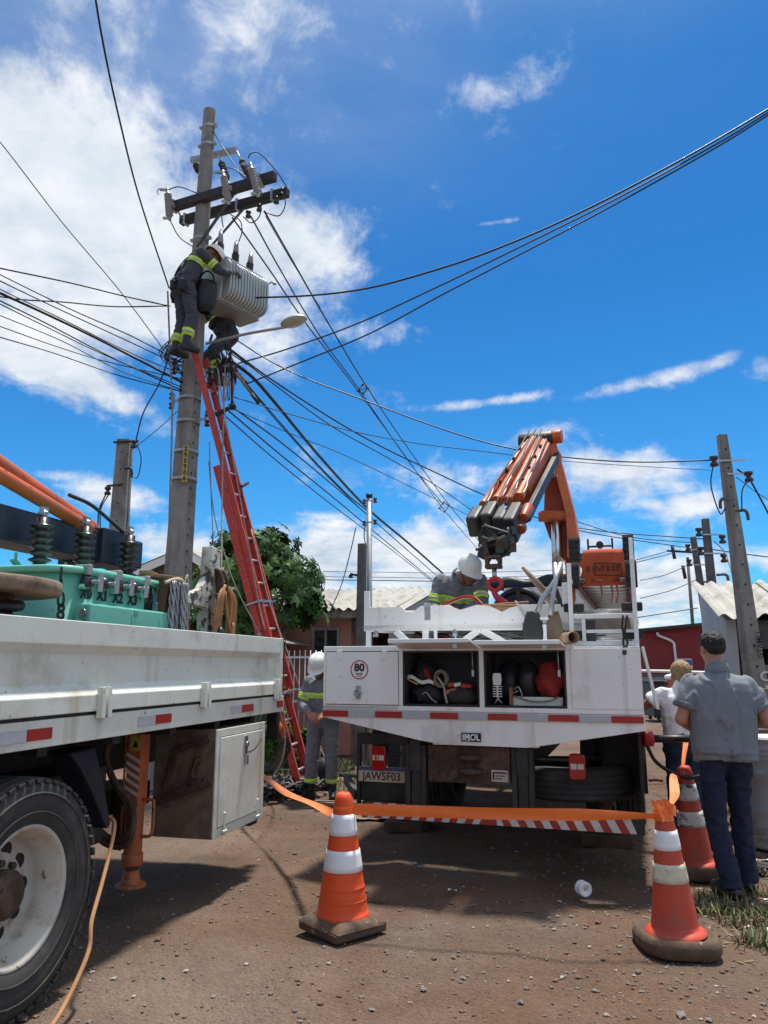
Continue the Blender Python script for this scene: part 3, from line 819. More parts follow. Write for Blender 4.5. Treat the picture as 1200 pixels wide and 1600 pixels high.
# ------------------------------------------------------------------ tree with lobed leaves
def lobed_leaf(rs, L):
    """a palmately lobed leaf lying roughly in XY, stalk at the origin, 12-16 triangles"""
    mb = MB()
    k = 7
    vs = [V((0, 0, .03 * L))]; fs = []
    for i in range(k):
        a = R(-125 + 250 * i / (k - 1))
        ln = L * (.62 + .38 * math.cos(a * .55)) * rs.uniform(.9, 1.08)
        d = V((math.sin(a), math.cos(a), 0)); s = V((d.y, -d.x, 0))
        o = len(vs)
        vs += [d * ln * .5 + s * ln * .17 + V((0, 0, -.015 * L)), d * ln + V((0, 0, -.22 * L * rs.uniform(.5, 1.2))), d * ln * .5 - s * ln * .17 + V((0, 0, -.015 * L))]
        fs += [(0, o + 2, o), (o, o + 2, o + 1)]
    mb.add(vs, fs)
    return mb
def tree(name, label, base, blobs, nleaf, L, seed, mat=('leaf_green', 'leaf_dark'), parts=250, stem_top=1.6, group=None):
    rs = random.Random(seed)
    t = thing(name, label, 'tree', base, 0, group)
    tr = MB()
    tr.tube(smooth_path([(0, 0, 0), (.05, .02, .6), (-.04, .0, 1.2), (.02, 0, stem_top)], 5), [.13 - .03 * i / 15 for i in range(16)], 9)
    for b in blobs:
        c = V(b[0]); tr.tube(smooth_path([(0, 0, stem_top - .5), c * .5 + V((0, 0, stem_top * .5)), c], 4), [.07 - .05 * i / 8 for i in range(9)], 6)
    tr.build('trunk', 'bark', t)
    leaves = [lobed_leaf(rs, 1.0) for _ in range(5)]
    mesh = [[l.mesh('leaf', m) for l in leaves] for m in mat]
    spots = []
    vol = [b[1][0] * b[1][1] * b[1][2] for b in blobs]
    for i in range(nleaf):
        c, r = rs.choices(blobs, vol)[0]
        d = V((rs.gauss(0, 1), rs.gauss(0, 1), rs.gauss(0, 1))).normalized()
        q = rs.random() ** .42
        if rs.random() < .2: q *= 1.2
        p = V(c) + V((d.x * r[0], d.y * r[1], d.z * r[2])) * q
        if noise.noise(p * 2.3 + V((seed, 0, 0))) < -.12: continue
        out = (V((d.x, d.y, d.z * .5 + .35))).normalized()
        out = (out + V((rs.gauss(0, .35), rs.gauss(0, .35), rs.gauss(0, .35)))).normalized()
        yaw = rs.uniform(0, 6.28)
        mat3 = out.to_track_quat('Z', 'Y').to_matrix() @ Matrix.Rotation(yaw, 3, 'Z')
        s = L * rs.uniform(.65, 1.2)
        front = (p - V((0, -.5, 0))).y
        spots.append((p.y - .8 * q, p, mat3, s, rs.randrange(5), 0 if rs.random() < .45 else 1))
    spots.sort(key=lambda a: a[0])
    st = MB()
    for i, (_, p, m3, s, k, mi) in enumerate(spots):
        if i < parts:
            o = ob('leaf', mesh[mi][k], t)
            o.matrix_local = Matrix.Translation(p) @ m3.to_4x4() @ Matrix.Scale(s, 4)
        else:
            l = leaves[k]; st.add([p + m3 @ (V(v) * s) for v in l.v], l.f, mi)
    o = st.build('foliage', list(mat), t); o['kind'] = 'stuff'
    return t
tree('broadleaf_tree', 'dense dark green tree with lobed leaves behind the red ladder', (-1.98, 12.4, 0),
     [((-.15, 0, 3.05), (.75, .8, .62)), ((.45, 0, 2.75), (.62, .7, .5)), ((-.55, .1, 2.5), (.6, .8, .62)), ((.62, -.05, 2.45), (.48, .55, .36)), ((-.45, 0, 1.85), (.6, .7, .55)), ((.25, 0, 3.35), (.4, .5, .35)), ((-.75, 0, 1.4), (.45, .6, .5)), ((.95, 0, 2.75), (.22, .3, .2)), ((-.5, 0, 3.35), (.35, .4, .25))],
     3200, .175, 5)
tree('far_tree', 'small distant treetop rising over the maroon roof', (10.9, 36, 0), [((0, 0, 3.6), (.8, .8, .55))], 260, .3, 9, parts=0, stem_top=2.6)
tree('garden_bush', 'leafy green bush low behind the white flatbed rear corner', (-1.55, 11.4, 0), [((0, 0, .55), (.35, .3, .42)), ((.3, .1, .35), (.3, .3, .3))], 420, .13, 13, parts=0, stem_top=.3)

# ------------------------------------------------------------------ poles
def dt_pole(name, label, base, H, w0, w1, d0, d1, mat='concrete', lean=(0, 0), rz=R(-16), holes=True, group=None):
    """square-section concrete pole with a recessed narrow face and drilled holes"""
    t = thing(name, label, 'utility pole', base, rz, group)
    mb = MB()
    def sec(z):
        k = z / H; w, d = (w0 + (w1 - w0) * k) / 2, (d0 + (d1 - d0) * k) / 2
        x, y = lean[0] * k, lean[1] * k
        r = .22 * w
        return [(x - w, y - d + r), (x - w + r, y - d), (x + w - r, y - d), (x + w, y - d + r), (x + w, y - d * .35), (x + w * .88, y - d * .3), (x + w * .88, y + d * .3), (x + w, y + d * .35), (x + w, y + d), (x - w, y + d)]
    n = 12
    vs = []; fs = []
    for i in range(n + 1):
        vs += [(a, b, H * i / n) for a, b in sec(H * i / n)]
    for i in range(n):
        for j in range(10):
            fs.append((i * 10 + j, i * 10 + (j + 1) % 10, (i + 1) * 10 + (j + 1) % 10, (i + 1) * 10 + j))
    fs.append(tuple(range(n * 10, n * 10 + 10)))
    mb.add(vs, fs)
    mb.build('shaft', mat, t)
    if holes:
        hb = MB()
        z = H * .35
        while z < H - .12:
            k = z / H; w, d = (w0 + (w1 - w0) * k) / 2, (d0 + (d1 - d0) * k) / 2
            hb.cyl((lean[0] * k, lean[1] * k - d - .003, z), (lean[0] * k, lean[1] * k - d + .01, z), .014, n=8)
            z += H * .055
        hb.build('drill_holes', 'ink_black', t)
    return t
def insulator_spool(parent, p, r=.045, axis='z', name='insulator'):
    mb = MB()
    mb.lathe([(.3 * r, -1.3 * r), (r, -1.2 * r), (r, -.5 * r), (.55 * r, -.25 * r), (.55 * r, .25 * r), (r, .5 * r), (r, 1.2 * r), (.3 * r, 1.3 * r)], p, axis, 12)
    return mb.build(name, 'bushing_brown', parent)
# ------------------------------------------------------------------ the tall pole in the middle left, with what is bolted to it
def ribbed(parent, p0, p1, r, n, mat, name='insulator', core=.55, cap=None):
    p0, p1 = V(p0), V(p1); d = p1 - p0; L = d.length
    prof = [(0, 0), (r * core, 0)]
    for i in range(n):
        z = L * (.08 + .84 * i / n); h = L * .84 / n
        prof += [(r * core, z), (r, z + h * .35), (r * .96, z + h * .5), (r * core, z + h * .8)]
    prof += [(r * core, L), (0, L)]
    mb = MB(); mb.lathe(prof, (0, 0, 0), 'z', 14)
    o = mb.build(name, mat, parent)
    o.location = p0; o.rotation_euler = d.to_track_quat('Z', 'Y').to_euler()
    if cap:
        c = MB(); c.cyl((0, 0, L), (0, 0, L + .05), r * .4, n=10); c.cyl((0, 0, -.03), (0, 0, 0), r * .45, n=10)
        c.build('terminal', cap, o)
    return o
PO = V((-2.73, 10.0, 0)); LEAN = .018
def main_pole():
    t = thing('utility_pole', 'tall grey concrete pole carrying two dark crossarms and the linemen', 'utility pole', PO, R(-16))
    inv = frame(PO, R(-16)).inverted()
    H = 9.5
    mb = MB(); vs, fs = [], []
    n = 24; m = 20
    for i in range(n + 1):
        z = H * i / n; w = (.375 - .0210 * z) / 2
        sq = max(0, min(1, (6.6 - z) / .5))
        for j in range(m):
            a = 2 * math.pi * (j + .5) / m
            c, s = math.cos(a), math.sin(a)
            k = 1 / max(abs(c), abs(s)); k = 1 + (min(k, 1.30) - 1) * sq
            x, y = c * w * k * (1 - .1 * sq), s * w * k * (1 - .18 * sq)
            if sq > .5 and x > w * .75 and abs(y) < w * .42: x -= .035
            vs.append((x + LEAN * z, y, z))
    for i in range(n):
        for j in range(m): fs.append((i * m + j, i * m + (j + 1) % m, (i + 1) * m + (j + 1) % m, (i + 1) * m + j))
    fs.append(tuple(range(n * m, n * m + m)))
    mb.add(vs, fs); sh = mb.build('shaft', 'concrete', t)
    hb = MB()
    for i in range(20):
        z = 1.7 + i * .21; w = (.375 - .0210 * z) / 2
        hb.cyl((w * .9 - .034 + LEAN * z, 0, z), (w * .9 - .028 + LEAN * z, 0, z), .016, n=7)
    hb.build('drill_holes', 'ink_black', sh)
    # steel clamps
    for z in (9.22, 8.92, 7.42, 5.05, 4.72, 3.92, 4.3):
        w = (.375 - .0210 * z) / 2
        sq = max(0, min(1, (6.6 - z) / .5))
        k = MB(); k.lathe([(w * (1.005 + .12 * sq), -.022), (w * (1.03 + .13 * sq), -.02), (w * (1.03 + .13 * sq), .02), (w * (1.005 + .12 * sq), .022)], (LEAN * z, 0, z), 'z', 24)
        if z > 7: k.box((w + .03 + LEAN * z, -.02, z), (.06, .05, .04)); k.box((-w - .02 + LEAN * z, -.02, z), (.04, .04, .035))
        k.build('clamp', 'galv', t)
    def L(p): return inv @ V(p)
    # crossarms
    arms = [((-3.11, 10.08, 8.0), (-1.475, 9.34, 8.0)), ((-3.03, 10.42, 8.0), (-1.345, 9.70, 8.0))]
    for a, b in arms:
        mb = MB(); mb.bar(L(a), L(b), .10, .125); ar = mb.build('crossarm', 'arm_dark', t, .006)
        q = MB()
        d = (L(b) - L(a)).normalized()
        for f in (.05, .55, .87):
            p = L(a).lerp(L(b), f); q.bar(p - d * .018, p + d * .018, .112, .17)
        q.parts('arm_strap', 'galv', ar)
    sp = MB()
    for f in (.07, .52, .84):
        sp.cyl(L(V(arms[0][0]).lerp(V(arms[0][1]), f)), L(V(arms[1][0]).lerp(V(arms[1][1]), f - .06)), .014, n=6)
    sp.parts('arm_spacer', 'galv', t)
    mb = MB(); mb.bar(L((-2.87, 10.2, 8.86)), L((-2.145, 9.96, 8.86)), .06, .08); mb.build('top_arm', 'galv', t, .004)
    for a, b in (((-2.0, 9.98, 7.94), (-2.55, 9.99, 7.22)), ((-2.1, 9.66, 7.94), (-2.62, 9.86, 7.25))):
        mb = MB(); mb.bar(L(a), L(b), .05, .012); mb.build('arm_brace', 'cable_grey', t)
    # strain insulators from the top arm, cutouts and arresters on the crossarms
    P = lambda px, py, Y: L(at(px, py, Y))
    for a, b in (((370, 236, 9.95), (397, 292, 9.6)), ((340, 240, 10.05), (360, 292, 9.75)), ((303, 252, 10.15), (313, 273, 10.05))):
        pa, pb = P(*a), P(*b)
        ribbed(t, pa.lerp(pb, .25), pa.lerp(pb, .8), .05, 5, 'rust_steel', 'strain_insulator', .5)
        s = MB(); s.cyl(pa, pa.lerp(pb, .27), .011, n=6); s.cyl(pa.lerp(pb, .78), pb, .011, n=6); s.build('insulator_link', 'galv', t)
    for a, b, Y in (((265, 341), (262, 299), 9.95), ((357, 315), (349, 272), 9.55), ((403, 303), (392, 260), 9.32)):
        o = ribbed(t, P(*a, Y), P(*b, Y), .056, 9, 'porcelain_grey', 'cutout_insulator', .5, 'steel')
        pa, pb = P(*a, Y), P(*b, Y)
        k = MB(); d = (pb - pa)
        k.bar(pb + V((0, 0, .02)), pb + V((-.11, -.03, .03)), .03, .03); k.bar(pa, pa + V((-.09, -.03, 0)), .03, .03)
        k.box(pa.lerp(pb, .5) + V((.06, .08, 0)), (.04, .16, .05))
        k.tube(smooth_path([pb + V((-.11, -.03, .05)), pb + V((-.15, -.03, .02)), pb + V((-.13, -.03, -.05))], 4), .008, 5)
        k.parts('cutout_bracket', 'galv', t)
    # line insulators and loops hanging under the second arm
    for px, py in ((432, 313), (405, 325), (388, 335), (441, 300)):
        p = P(px, py, 9.7); insulator_spool(t, p, .038)
    # secondary rack brackets below the linemen
    for z, sx in ((5.55, -1), (5.05, -1), (5.35, 1), (4.75, 1)):
        w = (.375 - .0210 * z) / 2
        k = MB(); k.box((LEAN * z + sx * (w + .06), 0, z), (.14, .03, .035)); k.box((LEAN * z + sx * (w + .12), 0, z), (.025, .03, .2)); k.parts('rack_bracket', 'galv', t)
        for dz in (-.07, .07): insulator_spool(t, (LEAN * z + sx * (w + .15), 0, z + dz), .035)
    # yellow number plate
    z = 4.1; w = (.375 - .0210 * z) / 2
    pl = MB(); pl.box((w * .62 + LEAN * z, -w * 1.07, z), (.075, .006, .5)); np_ = pl.build('number_plate', 'yellow_sticker', t)
    for i, ch in enumerate('290906'):
        text(ch, .085, 'ink_black', np_, (w * .62 + LEAN * z, -w * 1.07 - .004, z + .2 - i * .08), STAND, 'digit', bold=.003)
    # painted inscription low on the narrow face
    for i, ch in enumerate('41180'):
        pass
    # street lamp arm and head
    a = L(at(322, 537, 9.82)); b = L(at(447, 511, 9.45)); c = L(at(459, 503, 9.40))
    mb = MB(); mb.tube(smooth_path([a, a.lerp(b, .5) + V((0, 0, .02)), b], 6), .02, 8); la = mb.build('lamp_arm', 'galv', t)
    lh = MB()
    ax = (c - b).normalized()
    ax = V((ax.x, ax.y, .12)).normalized()
    rot = ax.to_track_quat('Y', 'Z').to_matrix()
    prof = [(0, .075), (.05, .073), (.09, .055), (.118, .02), (.125, 0), (.118, -.005)]
    lh.lathe(prof, (0, 0, 0), 'z', 20, sy=1.55)
    o = lh.build('lamp_housing', 'lamp_grey', la); o.location = c; o.rotation_euler = rot.to_euler()
    lg = MB(); lg.lathe([(.116, -.002), (.1, -.03), (.05, -.05), (0, -.055)], (0, 0, 0), 'z', 20, sy=1.55); g = lg.build('lamp_glass', 'lamp_glass', la); g.location = c; g.rotation_euler = rot.to_euler()
    return t
main_pole()

def transformer():
    c0 = at(331, 437, 9.72)
    az = R(35); L_, W, H = .80, .44, .62
    t = thing('pole_transformer', 'grey finned transformer hanging high on the concrete pole', 'transformer', c0, -az)
    # local y along its length, x to its right
    def rrect(w, h, r, n=5):
        pts = []
        for cx, cz, a0 in ((w / 2 - r, h / 2 - r, 0), (-w / 2 + r, h / 2 - r, 90), (-w / 2 + r, -h / 2 + r, 180), (w / 2 - r, -h / 2 + r, 270)):
            for i in range(n + 1):
                a = R(a0 + 90 * i / n); pts.append((cx + r * math.cos(a), cz + r * math.sin(a)))
        return pts
    mb = MB(); mb.sweep(rrect(W - .12, H, .06), (0, 0, 0), (0, L_, 0), (1, 0, 0), (0, 0, 1)); mb.build('tank', 'transformer_grey', t, .01)
    mb = MB(); mb.sweep(rrect(W - .04, H * .9, .09), (0, -.012, 0), (0, .022, 0), (1, 0, 0), (0, 0, 1)); mb.build('end_plate', 'transformer_grey', t, .008)
    mb = MB(); mb.sweep(rrect(.024, .02, .008), (0, 0, 0), (0, 0, 0), (1, 0, 0), (0, 0, 1))
    fm = MB(); fm.sweep(rrect(W + .14, H * .93, .14), (0, -.017, 0), (0, .017, 0), (1, 0, 0), (0, 0, 1)); me = fm.mesh('fin', 'transformer_grey')
    for i in range(14):
        ob('fin', me, t, .014, loc=(.02, .07 + i * (L_ - .06) / 13.5, -.005))
    mb = MB(); mb.bb(-W / 2 - .02, W / 2 - .08, -.04, L_ * .98, -H / 2 - .035, -H / 2 - .012); mb.build('base_plate', 'transformer_under', t, .004)
    mb = MB(); mb.bb(-W / 2, W / 2 - .04, .0, L_, H / 2, H / 2 + .03); mb.build('lid', 'transformer_grey', t, .008)
    for i, y in enumerate((.10, .38, .66)):
        p = V((.03, y, H / 2 + .03))
        o = ribbed(t, p, p + V((.02 - .02 * i, -.02 + .03 * i, .24)), .055, 7, 'bushing_brown', 'bushing', .6)
        k = MB(); k.cyl((0, 0, .23), (0, 0, .40), .042, .03, 10); k.cyl((0, 0, .40), (0, 0, .44), .012, n=6); k.build('bushing_cover', 'porcelain_grey', o)
    mb = MB(); mb.bar((-W / 2 - .02, .2, H * .25), (-W / 2 - .2, .25, H * .25), .06, .08); mb.bar((-W / 2 - .02, .2, -H * .25), (-W / 2 - .2, .25, -H * .25), .06, .08); mb.parts('hanger', 'galv', t)
    k = MB(); k.tube(smooth_path([(.1, .78, .2), (.16, .9, .26), (.22, .95, .31), (.24, .98, .27)], 5), .012, 6); k.ell((.24, .98, .29), (.03, .03, .02)); k.build('valve', 'galv', t)
transformer()

def extension_ladder():
    # two overlapping fibreglass sections, each rail a channel, rungs at 0.3 m
    b0, b1 = V((-.94, 9.50, 0)), V((-.83, 9.87, 0))
    top = V((-2.58, 9.62, 5.58))
    d = (top - b0).normalized(); L_ = (top - b0).length
    r = (b1 - b0).normalized(); r = (r - d * r.dot(d)).normalized(); nrm = d.cross(r).normalized()
    if nrm.x > 0: nrm = -nrm            # toward the pole
    t = thing('extension_ladder', 'tall red fibreglass extension ladder leaning on the concrete pole', 'ladder', b0, 0)
    wid = .38
    def rail(name, off, n0, l0, l1, side, w=.090, fl=.036, mat='ladder_red'):
        # channel section: web outward, flanges inward
        s = 1 if side == 0 else -1
        o = r * off + nrm * n0
        sec = [(0, 0), (fl * s, 0), (fl * s, .008), (.008 * s, .008), (.008 * s, w - .008), (fl * s, w - .008), (fl * s, w), (0, w)]
        mb = MB(); mb.sweep(sec, o + d * l0, o + d * l1, r, nrm); return mb.build(name, mat, t)
    # base section (outer), fly section on the side away from the pole
    rl = [rail('rail', 0, 0, .02, 4.2, 0), rail('rail', wid, 0, .02, 4.2, 1), rail('rail', .035, -.086, 1.25, L_, 0, .084, .034), rail('rail', wid - .035, -.086, 1.25, L_, 1, .084, .034)]
    rivets = MB()
    k = .12
    me_r = MB().tube([r * .01, r * (wid - .01)], .017, 8).mesh('rung', 'aluminium')
    me_f = MB().tube([r * .045, r * (wid - .045)], .017, 8).mesh('rung', 'aluminium')
    z = .28
    while z < 4.1:
        ob('rung', me_r, t, loc=d * z + nrm * .055); z += .3
    z = 1.4
    while z < L_ - .1:
        ob('rung', me_f, t, loc=d * z - nrm * .045)
        for dl in (-.012, .012):
            p = d * (z + dl) + r * .034 - nrm * (.04 + dl); rivets.ell(p, (.005, .005, .005), 6, 4)
        z += .3
    z = .4
    while z < 3.5:
        p = d * z + r * -.001 + nrm * .02; rivets.ell(p, (.006, .006, .006), 6, 4); rivets.ell(p + nrm * .045, (.006, .006, .006), 6, 4); z += .15
    rivets.build('rivets', 'aluminium', t)
    for i in range(4):   # black warning marks near the foot
        z = .55 + i * .42
        mk = MB(); a = d * z + nrm * .004 - r * .003
        mk.add([a, a + nrm * .082 + d * -.08, a + nrm * .082 + d * .12, a + d * .2], [(0, 1, 2, 3)]); mk.build('warning_mark', 'ink_black', rl[0])
    st = MB(); a = d * 1.78 - r * .003 + nrm * .01; st.add([a, a + nrm * .05, a + nrm * .05 + d * .2, a + d * .2], [(0, 1, 2, 3)]); st.build('sticker', 'grey_reflector', rl[0])
    for p, q in ((d * 2.35, d * 2.35 + r * wid), (d * 1.2, d * 1.2 + r * wid)):
        g = MB(); g.bar(p - nrm * .11, p + nrm * .1, .05, .02); g.bar(q - nrm * .11, q + nrm * .1, .05, .02); g.bar(p - nrm * .082 - r * .02, q - nrm * .082 + r * .02, .03, .03); g.parts('guide_bracket', 'steel', t)
    ft = MB()
    for o in (r * .02, r * (wid - .02)):
        ft.box(V((0, 0, .0)) + o + nrm * .04 + V((0, 0, .03)), (.13, .07, .06))
    ft.parts('foot', 'black_rubber', t, .008)
    rp = MB(); rp.tube(smooth_path([d * 3.3 + r * .2 - nrm * .12, d * 2.3 + r * .16 - nrm * .13, d * 1.6 + r * .2 - nrm * .18, d * 1.1 + r * .25 - nrm * .2, d * .6 + r * .3 - nrm * .22, d * .1 + r * .25 - nrm * .3], 6), .007, 5); rp.build('pull_rope', 'rope_pale', t)
    hk = MB(); p = d * 3.9 + r * .3
    hk.bar(p - r * .05 - nrm * .12, p + r * .28 - nrm * .082 + d * .12, .035, .035); hk.build('standoff', 'black_paint', t)
    return t
extension_ladder()

# ------------------------------------------------------------------ small poles
def left_pole():
    b = V((-4.2, 12.0, 0)); zt = at(193, 688, 12).z
    t = dt_pole('concrete_pole', 'short square concrete pole with insulators left of the tall pole', b, zt, .36, .21, .3, .18, 'concrete', lean=(.0, 0), rz=R(-4))
    h = zt
    mb = MB(); mb.bar((-.14, -.1, h - .06), (.27, -.1, h - .05), .03, .03); mb.bar((-.2, -.1, h - .78), (.05, -.1, h - .76), .03, .03); mb.parts('bracket', 'rust_steel', t)
    insulator_spool(t, (.2, -.1, h - .1), .05); insulator_spool(t, (-.18, -.1, h - .86), .05)
    k = MB(); k.tube(smooth_path([(.08, -.1, h - .5), (.17, -.12, h - .5), (.2, -.12, h - .57), (.2, -.12, h - .65)], 5), .022, 8); k.build('service_elbow', 'black_paint', t)
    w = MB(); w.tube(smooth_path([(.25, -.1, h - .1), (.34, -.12, h - .35), (.3, -.12, h - .65), (.2, -.12, h - .63)], 6), .009, 5); w.tube(smooth_path([(-.2, -.1, h - .9), (-.3, -.1, h - 1.2), (-.33, 0, h - 1.7), (-.4, 0, h - 2.3)], 6), .012, 5); w.tube(smooth_path([(-.16, -.1, h - .92), (-.27, -.1, h - 1.15), (-.3, 0, h - 1.5)], 6), .01, 5); w.parts('service_wire', 'cable_black', t)
left_pole()
def mid_posts():
    zt = at(566, 850, 12.2).z
    b = at(562, 1000, 12.2); b.z = 0
    t = dt_pole('concrete_post', 'dark weathered concrete post beside the slim steel pipe', b, zt, .17, .125, .16, .12, 'concrete_dark', rz=R(-8), lean=(.03, 0), holes=False)
    k = MB(); k.box((-.15, 0, zt - .52), (.06, .05, .05)); k.cyl((-.05, 0, zt - .5), (-.16, 0, zt - .48), .02, n=8); k.build('camera_bracket', 'plastic_black', t)
    b2 = at(578, 1000, 12.35); b2.z = 0; z2 = at(574, 772, 12.35).z
    t2 = thing('steel_pipe_mast', 'slim grey steel pipe mast rising beside the concrete post', 'mast', b2)
    p = MB(); p.cyl((0, 0, 0), (-.02, 0, z2 - .05), .048, .045, 14); p.build('pipe', 'galv', t2)
    p = MB(); p.cyl((-.02, 0, z2 - .06), (-.02, 0, z2), .055, n=12); p.build('cap', 'plastic_black', t2)
    for dz in (.12, .48):
        k = MB(); k.bar((-.02, -.05, z2 - dz), (.08, -.06, z2 - dz), .02, .03); k.lathe([(.052, -.015), (.056, 0), (.052, .015)], (-.02, 0, z2 - dz), 'z', 14); k.parts('bracket', 'steel', t2)
        insulator_spool(t2, (.08, -.06, z2 - dz), .032); insulator_spool(t2, (-.1, -.05, z2 - dz - .02), .03)
    k = MB(); k.tube(smooth_path([(-.08, -.05, z2 - .52), (-.1, -.05, z2 - .7), (-.06, -.05, z2 - .9)], 4), .009, 5); k.parts('service_wire', 'cable_black', t2)
mid_posts()
def right_poles():
    Y = 9.0
    top, bot = at(1128, 680, Y), at(1183, 1080, Y)
    zt = top.z
    sl = (top.x - bot.x) / (top.z - bot.z)
    b = V((bot.x - sl * bot.z, Y, 0))
    t = dt_pole('leaning_pole', 'concrete pole with drilled holes and painted letters before the grey house', b, zt, .25, .10, .2, .09, 'concrete', lean=(sl * zt, 0), rz=0)
    X = lambda z: sl * z
    k = MB(); k.bar((X(zt - .34) - .2, -.06, zt - .34), (X(zt - .34) + .2, -.06, zt - .33), .02, .02); k.bar((X(zt - .5) - .03, -.06, zt - .5), (X(zt - .5) + .22, -.06, zt - .5), .02, .02); k.parts('bracket', 'steel', t)
    insulator_spool(t, (X(zt) - .16, -.08, zt - .35), .05); insulator_spool(t, (X(zt) + .24, -.08, zt - .54), .05)
    for sx in (-1, 1):
        z = zt - .82 - .14 * (sx > 0)
        k = MB(); k.tube(smooth_path([(X(z), -.04, z), (X(z) + sx * .11, -.05, z + .02), (X(z) + sx * .15, -.05, z - .02), (X(z) + sx * .155, -.05, z - .1)], 5), .02, 8); k.build('service_elbow', 'concrete_dark', t)
    k = MB(); k.tube(smooth_path([(X(zt) - .17, -.08, zt - .38), (X(zt) - .22, -.08, zt - .65), (X(zt) - .14, -.07, zt - .98), (X(zt) - .06, -.05, zt - .92)], 6), .008, 5); k.tube(smooth_path([(X(zt) + .25, -.08, zt - .56), (X(zt) + .15, -.08, zt - .7), (X(zt) + .12, -.08, zt - .95)], 6), .008, 5); k.parts('service_wire', 'cable_black', t)
    # writing on the shaft
    z = 1.72; w = .16
    text('GTAMU', .085, 'ink_black', t, (X(z) + .05, -.115, z), (R(90), R(-90), R(0)), 'stencil', bold=.001)
    for z, ch in ((1.37, 'C'), (1.22, 'I'), (1.12, 'C')):
        text(ch, .15, 'paint_mark', t, (X(z) + .06, -.118, z), STAND, 'painted_letter', bold=.003, sx=1.2)
    # two farther poles
    for px, py, Y, nm, lab in ((1102, 811, 16, 'concrete_pole', 'dark concrete pole rising behind the grey house roof'), (1083, 839, 20, 'concrete_pole', 'farther slim concrete pole left of the grey house roof')):
        tp = at(px, py, Y); bx = at(px + (13 if Y < 18 else 16), 940, Y)
        sl2 = (tp.x - bx.x) / (tp.z - bx.z)
        q = dt_pole(nm, lab, V((tp.x - sl2 * tp.z, Y, 0)), tp.z, .22, .13, .2, .11, 'concrete_dark', lean=(sl2 * tp.z, 0), rz=0, holes=False)
        k = MB(); x = sl2 * tp.z
        for dz in (.35, .75):
            k.bar((x - .25, -.1, tp.z - dz), (x + .3, -.1, tp.z - dz), .03, .03)
        k.parts('bracket', 'steel', q)
        for dz in (.4, .8):
            insulator_spool(q, (x - .2, -.1, tp.z - dz + .1), .07); insulator_spool(q, (x + .28, -.1, tp.z - dz - .05), .07)
        k = MB(); k.tube(smooth_path([(x + .1, -.1, tp.z - 1.2), (x + .3, -.1, tp.z - 1.2), (x + .33, -.1, tp.z - 1.35)], 4), .03, 6); k.build('service_elbow', 'concrete_dark', q)
    # slim far pole with hanging fuses
    tp = at(1050, 858, 46); b = V((tp.x, 46, 0))
    q = thing('far_crossarm', 'distant crossarm with hanging fuse cutouts above the maroon roof', 'utility pole', b)
    k = MB(); k.cyl((.9, 0, 0), (.9, 0, tp.z - .5), .12, .09, 8); k.build('shaft', 'concrete_dark', q)
    k = MB(); k.bar((-.3, 0, tp.z - .1), (2.2, 0, tp.z - .25), .12, .12); k.build('crossarm', 'arm_dark', q)
    for dx, dz in ((.0, .2), (.55, -1.0), (1.45, -.3), (2.1, .0), (3.5, -7.6)):
        if dz < -3: continue
        k = MB(); k.cyl((dx, -.05, tp.z + dz), (dx + .1, -.05, tp.z + dz - .8), .1, n=6); k.build('fuse', 'arm_dark', q)
right_poles()
# ------------------------------------------------------------------ people
def cap_mesh(bm, p0, r0, p1, r1, flat0=False, flat1=False, n=16):
    p0, p1 = V(p0), V(p1); d = p1 - p0; L = d.length
    q = d.to_track_quat('Z', 'Y').to_matrix() if L > 1e-6 else Matrix.Identity(3)
    prof = []
    if flat0: prof += [(0, 0), (r0, 0)]
    else: prof += [(r0 * math.sin(R(a)), -r0 * math.cos(R(a))) for a in (0, 30, 60, 90)]
    if flat1: prof += [(r1, L), (0, L)]
    else: prof += [(r1 * math.sin(R(a)), L - r1 * math.cos(R(a))) for a in (90, 120, 150, 180)]
    rings = []
    for r, h in prof:
        if r < 1e-6: rings.append([bm.verts.new(p0 + q @ V((0, 0, h)))])
        else: rings.append([bm.verts.new(p0 + q @ V((r * math.cos(2 * math.pi * j / n), r * math.sin(2 * math.pi * j / n), h))) for j in range(n)])
    for a, b in zip(rings, rings[1:]):
        for j in range(n):
            k = (j + 1) % n
            if len(a) == 1: bm.faces.new((a[0], b[k], b[j]))
            elif len(b) == 1: bm.faces.new((a[j], a[k], b[0]))
            else: bm.faces.new((a[j], a[k], b[k], b[j]))
